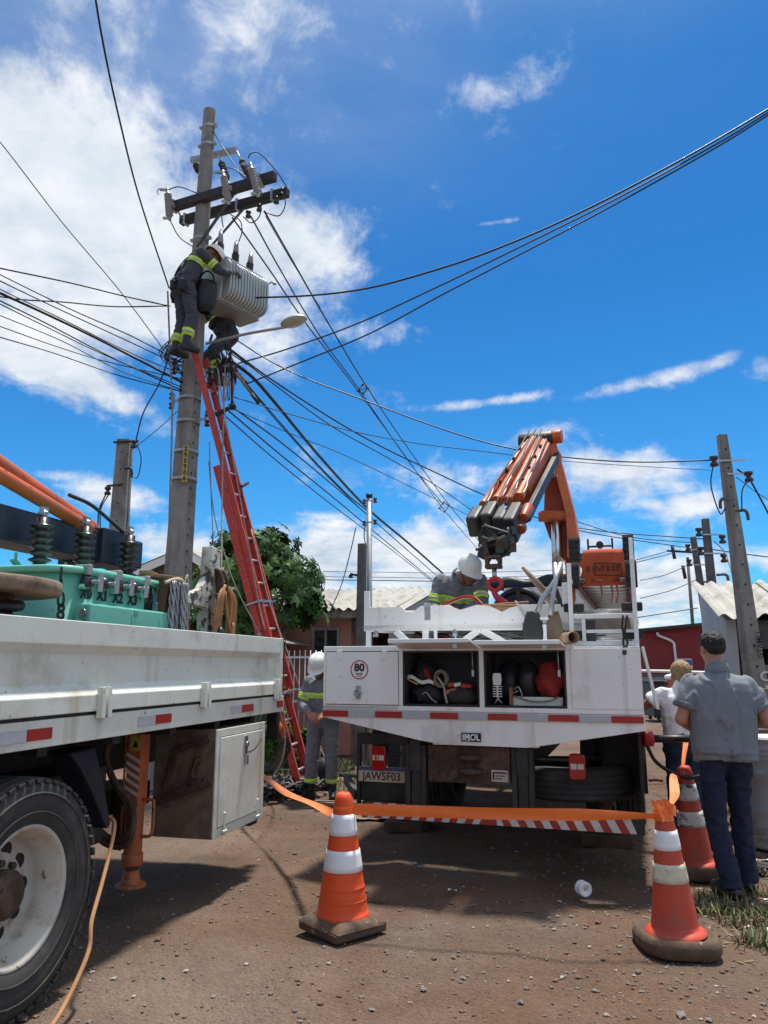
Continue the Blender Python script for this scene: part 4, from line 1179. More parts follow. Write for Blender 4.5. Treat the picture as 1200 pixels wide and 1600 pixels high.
def fuse(prims, voxel, smooth=4, fold=None):
    """one continuous surface from tapered capsules ('cap'), flat-ended limbs ('cyl') and ellipsoids ('ell')"""
    bm = bmesh.new()
    for p in prims:
        if p[0] == 'cap': cap_mesh(bm, *p[1:5])
        elif p[0] == 'cyl': cap_mesh(bm, *p[1:5], flat0=False, flat1=True)
        elif p[0] == 'cyl2': cap_mesh(bm, *p[1:5], flat0=True, flat1=True)
        elif p[0] == 'ell':
            c, r = V(p[1]), p[2]; rot = p[3] if len(p) > 3 else Matrix.Identity(3)
            mtx = Matrix.Translation(c) @ rot.to_4x4() @ Matrix.Diagonal((*r, 1))
            bmesh.ops.create_uvsphere(bm, u_segments=18, v_segments=12, radius=1, matrix=mtx)
    me = bpy.data.meshes.new('tmp'); bm.to_mesh(me); bm.free()
    o = bpy.data.objects.new('tmp', me)
    md = o.modifiers.new('r', 'REMESH'); md.mode = 'VOXEL'; md.voxel_size = voxel; md.use_smooth_shade = True
    if smooth:
        s = o.modifiers.new('s', 'SMOOTH'); s.iterations = smooth; s.factor = .5
    out = baked(o); bpy.data.meshes.remove(me)
    if fold:
        amp, fx, fy, fz, seed = fold
        nor = [v.normal.copy() for v in out.vertices]
        for v, nv in zip(out.vertices, nor):
            c = v.co
            nn = noise.noise(V((c.x * fx + seed, c.y * fy, c.z * fz))) + .5 * noise.noise(V((c.x * fx * 2.1, c.y * fy * 2.1 + seed, c.z * fz * 2.3)))
            nn = 1 - abs(nn) * 2 if nn > -.15 else nn
            v.co += nv * (amp * (nn * .6))
        out.update()
    for p in out.polygons: p.use_smooth = True
    return out
def skin_ob(name, me, mat, parent):
    me.materials.clear(); me.materials.append(MATS[mat]); me.name = name
    return ob(name, me, parent)
def band(me, p0, p1, t0, t1, maxd, parent, mat='hivis', off=.005, name='reflective_band', stripe=True):
    """cut a conforming band out of a garment between two planes across the axis p0-p1"""
    p0, p1 = V(p0), V(p1); d = (p1 - p0).normalized(); L = (p1 - p0).length
    def cut(a, b, off, mat, name, par):
        bm = bmesh.new(); bm.from_mesh(me)
        far = [v for v in bm.verts if ((v.co - p0) - d * (v.co - p0).dot(d)).length > maxd or (v.co - p0).dot(d) < a - .05 or (v.co - p0).dot(d) > b + .05]
        bmesh.ops.delete(bm, geom=far, context='VERTS')
        for t, inner in ((a, True), (b, False)):
            bmesh.ops.bisect_plane(bm, geom=bm.verts[:] + bm.edges[:] + bm.faces[:], plane_co=p0 + d * t, plane_no=d, clear_inner=inner, clear_outer=not inner)
        bm.normal_update()
        for v in bm.verts: v.co = v.co + v.normal * off
        if not bm.faces: bm.free(); return None
        m2 = bpy.data.meshes.new(name); bm.to_mesh(m2); bm.free()
        m2.materials.clear(); m2.materials.append(MATS[mat])
        for p in m2.polygons: p.use_smooth = True; p.material_index = 0
        o = ob(name, m2, par); s = o.modifiers.new('sol', 'SOLIDIFY'); s.thickness = .003; s.offset = 0
        return o
    a, b = t0 * L, t1 * L
    o = cut(a, b, off, mat, name, parent)
    if stripe and o: cut(a + (b - a) * .38, a + (b - a) * .62, off + .004, 'hivis_silver', 'silver_stripe', parent)
def hand_prims(w, d, n, side, curl=.6, s=1.0, splay=1.0):
    """palm, four fingers of different lengths and a thumb; d points along the hand, n out of the palm"""
    w, d, n = V(w), V(d).normalized(), V(n).normalized()
    n = (n - d * n.dot(d)).normalized(); x = d.cross(n) * side      # toward the thumb
    pr = [('cap', w - d * .02 * s, .026 * s, w + d * .03 * s, .024 * s)]
    tips = []
    for i, (off, ln) in enumerate(((.031, .078), (.010, .088), (-.011, .080), (-.031, .062))):
        k = w + d * (.092 - .004 * i) * s + x * off * s * splay
        pr.append(('cap', w + d * .02 * s + x * off * .6 * s, .017 * s, k, .0125 * s))
        p, dirv = k, d.copy()
        for j, f in enumerate((.45, .32, .26)):
            a = curl * (.55, .8, .7)[j]
            dirv = (dirv * math.cos(a) + n * math.sin(a)).normalized()
            # keep in the plane of d, n
            q = p + dirv * (ln * f * s * 1.02)
            pr.append(('cap', p, (.0105, .0095, .0088)[j] * s, q, (.0098, .009, .0078)[j] * s)); p = q
    k = w + d * .03 * s + x * .026 * s
    a = k + (x * .75 + d * .55 + n * .3).normalized() * .042 * s
    b = a + (d * .8 + x * .25 + n * .45 * (curl + .4)).normalized() * .034 * s
    c = b + (d * .8 - x * .05 + n * .6 * (curl + .3)).normalized() * .026 * s
    pr += [('cap', k, .016 * s, a, .0125 * s), ('cap', a, .012 * s, b, .0105 * s), ('cap', b, .0105 * s, c, .0085 * s)]
    return pr
def head_prims(c, fwd, up, s=1.0):
    c, f, u = V(c), V(fwd).normalized(), V(up).normalized(); u = (u - f * u.dot(f)).normalized(); x = f.cross(u)
    rot = Matrix((x, f, u)).transposed()
    P = lambda a, b, d: c + (x * a + f * b + u * d) * s
    E = lambda q, r: ('ell', P(*q), [k * s for k in r], rot)
    return [E((0, -.012, .030), (.074, .094, .088)), E((0, .030, -.040), (.058, .062, .072)), E((0, .058, -.088), (.032, .030, .026)),
            ('cap', P(0, .085, .012), .009 * s, P(0, .112, -.026), .013 * s), E((0, .098, -.030), (.019, .014, .010)),
            E((0, .074, .022), (.055, .02, .014)), E((0, .084, -.058), (.026, .014, .006)), E((0, .082, -.070), (.023, .014, .007)),
            E((.076, -.008, -.006), (.012, .020, .032)), E((-.076, -.008, -.006), (.012, .020, .032)),
            E((.036, .062, -.022), (.026, .026, .022)), E((-.036, .062, -.022), (.026, .026, .022))], rot, P
def helmet(parent, c, fwd, up, s=1.0, mat='helmet_white'):
    f, u = V(fwd).normalized(), V(up).normalized(); u = (u - f * u.dot(f)).normalized(); x = f.cross(u)
    rot = Matrix((x, f, u)).transposed()
    mb = MB()
    prof = [(.001, .128), (.035, .125), (.066, .113), (.092, .090), (.107, .058), (.113, .02), (.114, -.005), (.119, -.012), (.126, -.018), (.126, -.023), (.112, -.018), (.109, .0)]
    mb.lathe(prof, (0, 0, 0), 'z', 32, sy=1.17)
    # peak
    pk = lambda a, t: ((.112 + .052 * t) * math.sin(a) * (1 - .22 * t), (.130 + .062 * t * math.cos(a)) * math.cos(a), -.013 - .018 * t)
    mb.grid(lambda i, j: pk(R(-68 + 136 * i), j), 16, 3); mb.grid(lambda i, j: V(pk(R(-68 + 136 * i), j)) - V((0, 0, .005)), 16, 3)
    # ridges over the crown
    for dx in (-.028, 0, .028):
        mb.tube([(dx, 1.17 * .118 * math.sin(a), .004 + .127 * math.cos(a) * (1 - abs(dx) * 2.2)) for a in [R(k) for k in range(-64, 65, 8)]], .007, 6)
    o = mb.build('helmet', mat, parent)
    o.location = V(c) + (u * .045 - f * .004) * s; o.rotation_euler = rot.to_euler(); o.scale = (s, s, s)
    st = MB()
    for sx in (-1, 1):
        st.tube(smooth_path([(sx * .098, .02, -.01), (sx * .08, .035, -.08), (sx * .035, .07, -.152), (0, .078, -.158)], 5), .005, 5)
    q = st.build('chin_strap', 'harness_black', o)
    return o
def eyes(parent, P, f, s=1.0):
    for sx in (-1, 1):
        mb = MB(); mb.ell(P(sx * .031, .082, .004), (.011, .011, .008), 10, 6); mb.build('eye', 'ink_black', parent)

def person(label, base, rz, J, outfit, lab2=None):
    """J: joints in the person's own frame, +Y forward. outfit: what covers what."""
    g = lambda k: V(J[k])
    t = thing('person', label, 'person', base, rz)
    S = outfit.get('scale', 1.0)
    hp, rot, P = head_prims(J['head'], J['fwd'], J['up'], S)
    fw = V(J['fwd']).normalized()
    pr = list(hp)
    pr += [('cap', g('neck') - (g('neck') - g('pel')).normalized() * .03, .062, P(0, -.018, -.07), .054)]
    pel, nek = g('pel'), g('neck')
    ax = (nek - pel).normalized()
    sideL, sideR = (g('shL') - nek), (g('shR') - nek)
    # inner trunk
    for sg in (sideL, sideR):
        pr += [('cap', nek + sg * .62 - ax * .08, .085, pel + sg * .42 + ax * .04, .085)]
    hands_on = outfit.get('gloves')
    for sd, s in (('L', -1), ('R', 1)):
        sh, el, wr = g('sh' + sd), g('el' + sd), g('wr' + sd)
        pr += [('cap', sh - ax * .012, .040, el, .043), ('cap', el, .044, wr, .029)]
        hd = J.get('hd' + sd, (wr - el)); hn = J.get('hn' + sd, (0, 0, -1))
        hp_ = hand_prims(wr + V(hd).normalized() * .02, hd, hn, s * J.get('thumb' + sd, 1), J.get('curl', .5), outfit.get('hand', 1.0))
        if hands_on: outfit.setdefault('_gl', []).append(hp_)
        pr += hp_
        hip, kn, an = g('hip' + sd), g('kn' + sd), g('an' + sd)
        pr += [('cap', hip, .075, kn, .05), ('cap', kn, .05, an, .036), ('cap', an, .035, an + V(J.get('toe' + sd, (0, .16, -.05))), .03)]
    body = skin_ob('body', fuse(pr, .0075, 2), outfit.get('skin', 'skin'), t)
    eyes(body, P, fw, S)
    for hpx in outfit.get('_gl', []):
        big = [(q[0], q[1], q[2] + .0045, q[3], q[4] + .0045) for q in hpx]
        w0, w1 = V(hpx[0][1]), V(hpx[0][3]); dd = (w1 - w0).normalized()
        big.append(('cyl2', w0, .036, w0 - dd * .07, .045))
        skin_ob('glove', fuse(big, .006, 1), outfit['gloves'], t)
    outfit.pop('_gl', None)
    # trousers
    sl = outfit.get('leg', 1.0); wl = outfit.get('waist', 1.0)
    tp = []
    for sd in 'LR':
        hip, kn, an = g('hip' + sd), g('kn' + sd), g('an' + sd)
        cut = outfit.get('cuff', .0)
        e = an + (kn - an).normalized() * cut
        tp += [('cap', hip + ax * .03, .098 * sl, kn, .072 * sl), ('cyl', kn, .072 * sl, e, outfit.get('cuff_r', .062) * sl)]
        side = (hip - pel)
        tp += [('cap', pel + side * .55 + ax * .08, .105 * wl, hip - ax * .02, .11 * wl)]
    tp += [('cap', pel + ax * .10, .10 * wl, pel - ax * .05, .10 * wl)]
    bk = -fw; bk.z = 0
    if bk.length > .01:
        bk.normalize()
        for sd in 'LR': tp += [('ell', g('hip' + sd) * .9 + pel * .1 + bk * .045 + ax * .03, (.088 * wl, .085 * wl, .10))]
    fo = outfit.get('fold_t', (.012, 9, 9, 16, 3))
    trm = fuse(tp, .011, 3, fo)
    tro = skin_ob('trousers', trm, outfit['trousers'], t)
    if outfit.get('leg_bands'):
        for sd in 'LR':
            band(trm, g('kn' + sd), g('an' + sd), *outfit['leg_bands'], .13, tro)
    # upper garment
    w = outfit.get('build', 1.0)
    dp = outfit.get('depth', 1.0)
    sp = []
    hem = outfit.get('hem', -.02)
    for sg in (sideL, sideR):
        sp += [('cyl', nek + sg * .60 - ax * .085, .112 * w * dp, pel + sg * outfit.get('hem_w', .55) + ax * hem, .112 * w * dp)]
        sp += [('cap', nek + sg * .15 - ax * .045, .066 * w, nek + sg * .90 - ax * .016, .060 * w)]
    sp += [('cyl', nek - ax * .12, .118 * w * dp, pel + ax * hem, .130 * w * dp)]
    sp += [('cap', nek - ax * .05, .075, nek + (P(0, -.02, -.07) - nek) * .35, .068)]
    longs = outfit.get('long', True)
    for sd in 'LR':
        sh, el, wr = g('sh' + sd), g('el' + sd), g('wr' + sd)
        if longs:
            sp += [('cap', sh, .076 * w, el, .062), ('cyl', el, .062, wr - (wr - el).normalized() * .01, .047)]
        else:
            k = outfit.get('sleeve', .62)
            sp += [('cyl', sh, .064 * w, sh.lerp(el, k), .074)]
    sm = fuse(sp, .0105, outfit.get('smooth', 4), outfit.get('fold_s', (.010, 8, 8, 11, 7)))
    so = skin_ob(outfit.get('top_name', 'shirt'), sm, outfit['top'], t)
    if outfit.get('bands'):
        for sd in 'LR': band(sm, g('sh' + sd), g('el' + sd), .55, .80, .11, so)
        band(sm, nek, pel, *outfit.get('chest_band', (.34, .47)), .24, so)
    if not longs:
        k = outfit.get('sleeve', .62)
        for sd in 'LR': band(sm, g('sh' + sd), g('el' + sd), k - .10, k + .03, .12, so, outfit['top'], .003, 'sleeve_hem', False)
        LT = (nek - pel).length; band(sm, pel, nek, hem / LT + .008, hem / LT + .07, .3, so, outfit['top'], .0025, 'shirt_hem', False)
    if outfit.get('collar'):
        c0 = nek + ax * .005; mb = MB()
        q = (P(0, -.02, -.07) - nek).normalized()
        rr = q.to_track_quat('Z', 'Y').to_matrix()
        mb2 = MB(); mb2.lathe([(.078, -.015), (.080, .01), (.074, .04), (.070, .042), (.072, .012), (.071, -.015)], (0, 0, 0), 'z', 24, sy=1.05)
        o = mb2.build('collar', outfit['top'], so); o.location = c0 + ax * .01; o.rotation_euler = rr.to_euler()
    # footwear
    for sd in 'LR':
        an, kn = g('an' + sd), g('kn' + sd); toe = V(J.get('toe' + sd, (0, .16, -.05)))
        heel = an + V((-toe.x, -toe.y, 0)).normalized() * .045
        zf = an.z - .055
        f2 = V((toe.x, toe.y, 0))
        tip = an + f2
        bt = [('cap', an + (kn - an).normalized() * outfit.get('boot', .16), .056, an, .05),
              ('cap', V((heel.x, heel.y, zf + .0)), .042, V((tip.x, tip.y, zf + toe.z * .0 + .002)), .040),
              ('cap', an + V((0, 0, -.01)), .048, an + f2 * .72 + V((0, 0, -.035)), .038),
              ('cap', V((heel.x, heel.y, zf - .012)), .036, V((tip.x, tip.y, zf - .012)), .037)]
        skin_ob('boot' if outfit.get('boot', .16) > .1 else 'shoe', fuse(bt, .008, 2), outfit.get('shoes', 'black_leather'), t)
    if outfit.get('helmet'): helmet(t, J['head'], J['fwd'], J['up'], outfit.get('hs', 1.0))
    if outfit.get('hair'):
        f = V(J['fwd']).normalized(); u = V(J['up']).normalized(); 
        hr = []
        for a, b, d, r in outfit['hair_blobs']:
            hr.append(('ell', P(a, b, d), r, rot))
        hm = fuse(hr, .006, 1, (.007, 60, 60, 26, 1))
        skin_ob('hair', hm, outfit['hair'], t)
    return t, P, dict(ax=ax)

def standing(h=1.72, **kw):
    """relaxed standing joints for a person of height h"""
    k = h / 1.72
    J = dict(pel=(0, 0, .95), neck=(0, .0, 1.45), head=(0, .03, 1.60), fwd=(0, 1, 0), up=(0, 0, 1),
             shL=(-.185, 0, 1.40), shR=(.185, 0, 1.40), elL=(-.25, -.02, 1.12), elR=(.25, -.02, 1.12), wrL=(-.25, .08, .88), wrR=(.25, .08, .88),
             hipL=(-.09, 0, .90), hipR=(.09, 0, .90), knL=(-.10, .02, .49), knR=(.10, .02, .49), anL=(-.11, -.02, .085), anR=(.11, -.02, .085))
    for a in J: 
        if a not in ('fwd', 'up'): J[a] = tuple(V(J[a]) * k)
    J.update(kw)
    return J
WORK = dict(trousers='work_grey', top='work_grey', top_name='jacket', bands=True, helmet=True, collar=True, leg_bands=(.62, .84), cuff=.10, cuff_r=.068, build=1.02, leg=1.02, boot=.2)

# man in the grey polo, seen from behind, walking away
J = standing(1.73, head=(-.01, .05, 1.615), fwd=(-.12, 1, -.10), up=(0, .08, 1), neck=(0, .015, 1.455),
             shL=(-.192, 0, 1.375), shR=(.192, 0, 1.375), elL=(-.285, -.015, 1.135), elR=(.300, -.03, 1.115), wrL=(-.15, .19, 1.06), wrR=(.16, .20, 1.10),
             hipL=(-.092, 0, .90), hipR=(.092, 0, .90), knL=(-.085, .03, .48), knR=(.105, .10, .50), anL=(-.055, -.06, .085), anR=(.125, .12, .085), toeL=(-.045, .16, -.05), toeR=(.03, .17, -.05),
             hnL=(.3, .2, .9), hnR=(-.3, .2, .9), curl=.8)
person('person in a grey polo shirt and dark jeans walking away at the right', V((2.36, 5.55, -.005)), R(-3), J,
       dict(trousers='jeans_navy', top='polo_grey', top_name='polo_shirt', long=False, sleeve=.66, collar=True, build=1.02, depth=1.04, leg=.96, waist=.84, hem=-.055, hem_w=.46, cuff=-.035, cuff_r=.072, boot=.03, shoes='black_leather',
            smooth=3, fold_s=(.021, 7, 7, 2.6, 2), fold_t=(.014, 9, 9, 13, 3), hair='hair_black',
            hair_blobs=[(0, -.018, .040, (.080, .096, .085)), (0, -.052, .012, (.070, .056, .058)), (0, .03, .075, (.066, .06, .05))]))
# woman in the white top behind him
J = standing(1.55, head=(.02, .03, 1.42), fwd=(-.2, 1, -.12), neck=(0, .01, 1.29), elL=(-.33, .10, 1.13), wrL=(-.54, .20, 1.005), hdL=(-.75, .2, -.45), hnL=(-.1, .3, -1), shL=(-.165, 0, 1.25), shR=(.165, 0, 1.25),
             elR=(.22, .05, 1.0), wrR=(.12, .2, .98), knL=(-.085, .05, .45), anL=(-.09, .05, .08), anR=(.10, -.1, .08), knR=(.08, .0, .45), curl=.55)
person('person in a white top and rolled blue jeans half hidden behind the grey polo', V((2.63, 7.0, 0)), R(4), J,
       dict(trousers='jeans_blue', top='cotton_white', top_name='t_shirt', long=False, sleeve=.55, build=.94, depth=.92, leg=.95, waist=1.02, hem=.02, hem_w=.45, cuff=.06, cuff_r=.06, boot=.02, shoes='brown_leather', skin='skin_dark', scale=.95, hand=.92,
            fold_s=(.010, 8, 8, 10, 5), hair='hair_blonde',
            hair_blobs=[(0, -.02, .035, (.082, .098, .088)), (0, -.075, -.05, (.060, .045, .10)), (0, -.085, -.13, (.045, .035, .09))]))
# worker standing behind the white truck's left corner, looking down at his hands
J = standing(1.60, head=(.03, .12, 1.475), fwd=(.12, .8, -.55), up=(0, .4, .9), neck=(0, .03, 1.345),
             elL=(-.255, .04, 1.055), elR=(.25, .05, 1.05), wrL=(-.12, .24, .955), wrR=(.10, .25, .96), hdL=(.55, .5, -.25), hdR=(-.5, .55, -.25), hnL=(.5, .1, -.8), hnR=(-.5, .1, -.8), curl=.75,
             anL=(-.12, 0, .085), anR=(.13, .03, .085), knL=(-.115, .03, .455), knR=(.12, .05, .455), toeL=(-.05, .16, -.05), toeR=(.06, .16, -.05))
person('person in grey work clothes and white helmet standing behind the truck with gloved hands together', V((-.71, 9.3, 0)), R(168), J,
       dict(WORK, gloves='glove_tan', skin='skin_dark', fold_t=(.013, 8, 8, 14, 9), hem=.03))
# worker on the white truck's bed, bent over the load
J = standing(1.70, pel=(.08, -.12, .62), neck=(0, .11, 1.055), head=(-.12, .27, 1.085), fwd=(-.62, .60, -.55), up=(-.25, .30, .92),
             shL=(-.20, .07, 1.01), shR=(.20, .05, 1.02), elL=(-.235, .20, .76), elR=(.27, .14, .74), wrL=(-.10, .43, .68), wrR=(.12, .40, .66), hipL=(.01, -.16, .63), hipR=(.19, -.16, .63), knL=(-.06, .20, .42), knR=(.24, .20, .42), curl=.8, hnL=(.3, 0, -1), hnR=(-.3, 0, -1))
person('person in hi-vis banded grey jacket bending over the load on the white truck bed', tb(.77, 1.75, 1.31), R(164), J,
       dict(WORK, skin='skin_dark', gloves='glove_tan'))
# lineman at the top of the ladder, back to us, leaning to the transformer
lp = V((-2.62, 9.36, 5.47))
J = standing(1.72, pel=(0, -.02, .92), neck=(.01, .17, 1.385), head=(.06, .34, 1.45), fwd=(.25, .75, -.6), up=(0, .65, .75),
             shL=(-.19, .12, 1.35), shR=(.19, .12, 1.35), elL=(-.27, .30, 1.14), elR=(.26, .34, 1.16), wrL=(-.18, .52, 1.24), wrR=(.14, .56, 1.24), hdL=(.1, .8, .3), hdR=(-.1, .8, .3), hipL=(-.10, -.02, .88), hipR=(.10, -.02, .88),
             knL=(-.13, .04, .48), knR=(.12, .06, .48), anL=(-.13, -.04, .085), anR=(.12, .0, .085), curl=.8)
L1, P1, _ = person('person in grey hi-vis work suit at the ladder top leaning toward the transformer', lp, R(-52), J, dict(WORK, trousers='work_dark', top='work_dark', skin='skin_dark', gloves='work_grey', chest_band=(.30, .44), leg_bands=(.52, .78)))
def harness(t):
    mb = MB()
    for z, rr in ((.97, .185), (.93, .19)):
        mb.tube([(rr * math.cos(a), .0 + rr * .78 * math.sin(a), z + .012 * math.sin(3 * a)) for a in [2 * math.pi * i / 28 for i in range(28)]], .022, 6, closed=True)
    for sx in (-1, 1):
        mb.tube(smooth_path([(sx * .13, -.13, .98), (sx * .10, -.06, 1.2), (sx * .12, .06, 1.40), (sx * .13, .17, 1.46)], 5), .016, 6)
        mb.tube(smooth_path([(sx * .12, -.12, .92), (sx * .17, -.1, .78), (sx * .17, .08, .72), (sx * .05, .1, .80)], 5), .018, 6)
    mb.build('harness', 'harness_black', t)
    pb = MB()
    for x, y, z, s in ((.17, -.12, .84, .07), (-.19, -.06, .82, .065), (.05, -.19, .86, .06)):
        pb.box((x, y, z), (s * 1.2, s, s * 2.2))
    pb.parts('tool_pouch', 'harness_black', t, .015)
    k = MB()
    for x in (-.1, -.04, .02): k.box((x, -.165, .99), (.02, .012, .035))
    k.parts('buckle', 'aluminium', t, .003)
harness(L1)
# second lineman, half hidden on the far side of the pole below the transformer
J = standing(1.70, pel=(0, -.12, .80), neck=(0, .10, 1.25), head=(0, .24, 1.36), fwd=(0, .9, -.2), shL=(-.19, .07, 1.2), shR=(.19, .07, 1.2), elL=(-.26, .25, 1.05), elR=(.26, .25, 1.05), wrL=(-.12, .42, 1.12), wrR=(.12, .42, 1.12),
             hipL=(-.11, -.12, .77), hipR=(.11, -.12, .77), knL=(-.16, .14, .48), knR=(.16, .14, .47), anL=(-.12, .0, .085), anR=(.13, .02, .085), curl=.8)
L2, _, _ = person('person crouched in dark work clothes on the far side of the pole under the transformer', V((-2.36, 10.36, 5.36)), R(120), J, dict(WORK, trousers='work_dark', top='work_dark', skin='skin_dark', gloves='work_dark', leg_bands=(.35, .62)))
harness(L2)
def tool_bag():
    p = at(322, 465, 9.42)
    t = thing('tool_bag', 'black canvas tool bag hanging between the lineman and the transformer', 'bag', p)
    mb = MB()
    def f(u, v):
        a = 2 * math.pi * u; z = .2 - .42 * v
        r = (.125 + .015 * math.sin(3 * a + 4 * v)) * (1 if v < .85 else 1 - (v - .85) * 3.2)
        return V((r * math.cos(a), r * .9 * math.sin(a), z))
    mb.grid(f, 20, 10); mb.build('sack', 'bag_black', t)
    h = MB(); h.tube(smooth_path([(-.11, 0, .19), (-.07, 0, .33), (0, 0, .38), (.07, 0, .33), (.11, 0, .19)], 5), .012, 6); h.build('handle', 'harness_black', t)
    r = MB(); r.tube([(.125 * math.cos(a), .113 * math.sin(a), .2) for a in [2 * math.pi * i / 20 for i in range(20)]], .012, 6, closed=True); r.build('rim', 'harness_black', t)
tool_bag()
# ------------------------------------------------------------------ the white utility truck, seen from behind.  local: x across, y forward, z up
def wheel_parts(parent, c, R_, w, rim='white_old', axis='x', sgn=1, dual=False, tread=True, lugs=60):
    """tyre with tread grooves and a dished rim with hand holes; sgn: which way the outside faces"""
    e = MB()
    h = w / 2
    prof = [(R_ * .57, -h * .72), (R_ * .62, -h * .95), (R_ * .80, -h * 1.0), (R_ * .93, -h * .95), (R_ * .985, -h * .80)]
    for a, b in ((-.62, -.52), (-.22, -.12), (.12, .22), (.52, .62)):
        prof += [(R_, h * a - .004), (R_ * .972, h * a + .004), (R_ * .972, h * b - .004), (R_, h * b + .004)]
    prof += [(R_ * .985, h * .80), (R_ * .93, h * .95), (R_ * .80, h * 1.0), (R_ * .62, h * .95), (R_ * .57, h * .72)]
    e.lathe(prof, (0, 0, 0), 'x', 56)
    if lugs:
        for i in range(lugs):
            for s in (-1, 1):
                a = 2 * math.pi * (i + (.5 if s > 0 else 0)) / lugs
                rot = Matrix.Rotation(a, 3, 'X')
                e.box(rot @ V((s * h * .86, 0, R_ * .968)), (h * .26, R_ * .075, R_ * .03), rot)
        # raised rings on the sidewall
        for rr in (.70, .86):
            e.tube([(sgn * h * (.985 if rr > .8 else .97), R_ * rr * math.cos(t), R_ * rr * math.sin(t)) for t in [2 * math.pi * k / 48 for k in range(48)]], .006, 5, closed=True)
    ty = e.build('tyre', 'tyre_rubber', parent); ty.location = c
    r = MB()
    k = sgn
    r.lathe([(R_ * .60, k * h * .80), (R_ * .585, k * h * .86), (R_ * .555, k * h * .80), (R_ * .54, k * h * .55), (R_ * .49, k * h * .35), (R_ * .475, -k * h * .05), (R_ * .45, -k * h * .25), (R_ * .40, -k * h * .30), (R_ * .28, -k * h * .18), (R_ * .22, -k * h * .14), (R_ * .22, -k * h * .05), (.001, -k * h * .05)], (0, 0, 0), 'x', 48)
    ri = r.build('rim', rim, parent); ri.location = c
    hl = MB()
    for i in range(10):
        a = 2 * math.pi * i / 10 + .3
        rot = Matrix.Rotation(a, 3, 'X')
        hl.tube([rot @ V((-k * h * .27 + k * .004 * q, 0, R_ * .365)) for q in (0, 1)], .034 if R_ < .6 else .04, 12)
    hl.parts('hand_hole', 'ink_black', ri)
    nb = MB()
    nb.lathe([(R_ * .21, -k * h * .05), (R_ * .21, k * h * .25), (R_ * .17, k * h * .42), (R_ * .10, k * h * .46), (.001, k * h * .46)], (0, 0, 0), 'x', 20)
    for i in range(10):
        a = 2 * math.pi * i / 10
        rot = Matrix.Rotation(a, 3, 'X'); p = rot @ V((0, 0, R_ * .255))
        nb.cyl(p + V((-k * h * .2, 0, 0)), p + V((k * h * .02, 0, 0)), .016, n=6)
    nb.build('hub', 'rust_steel', ri)
    return ty

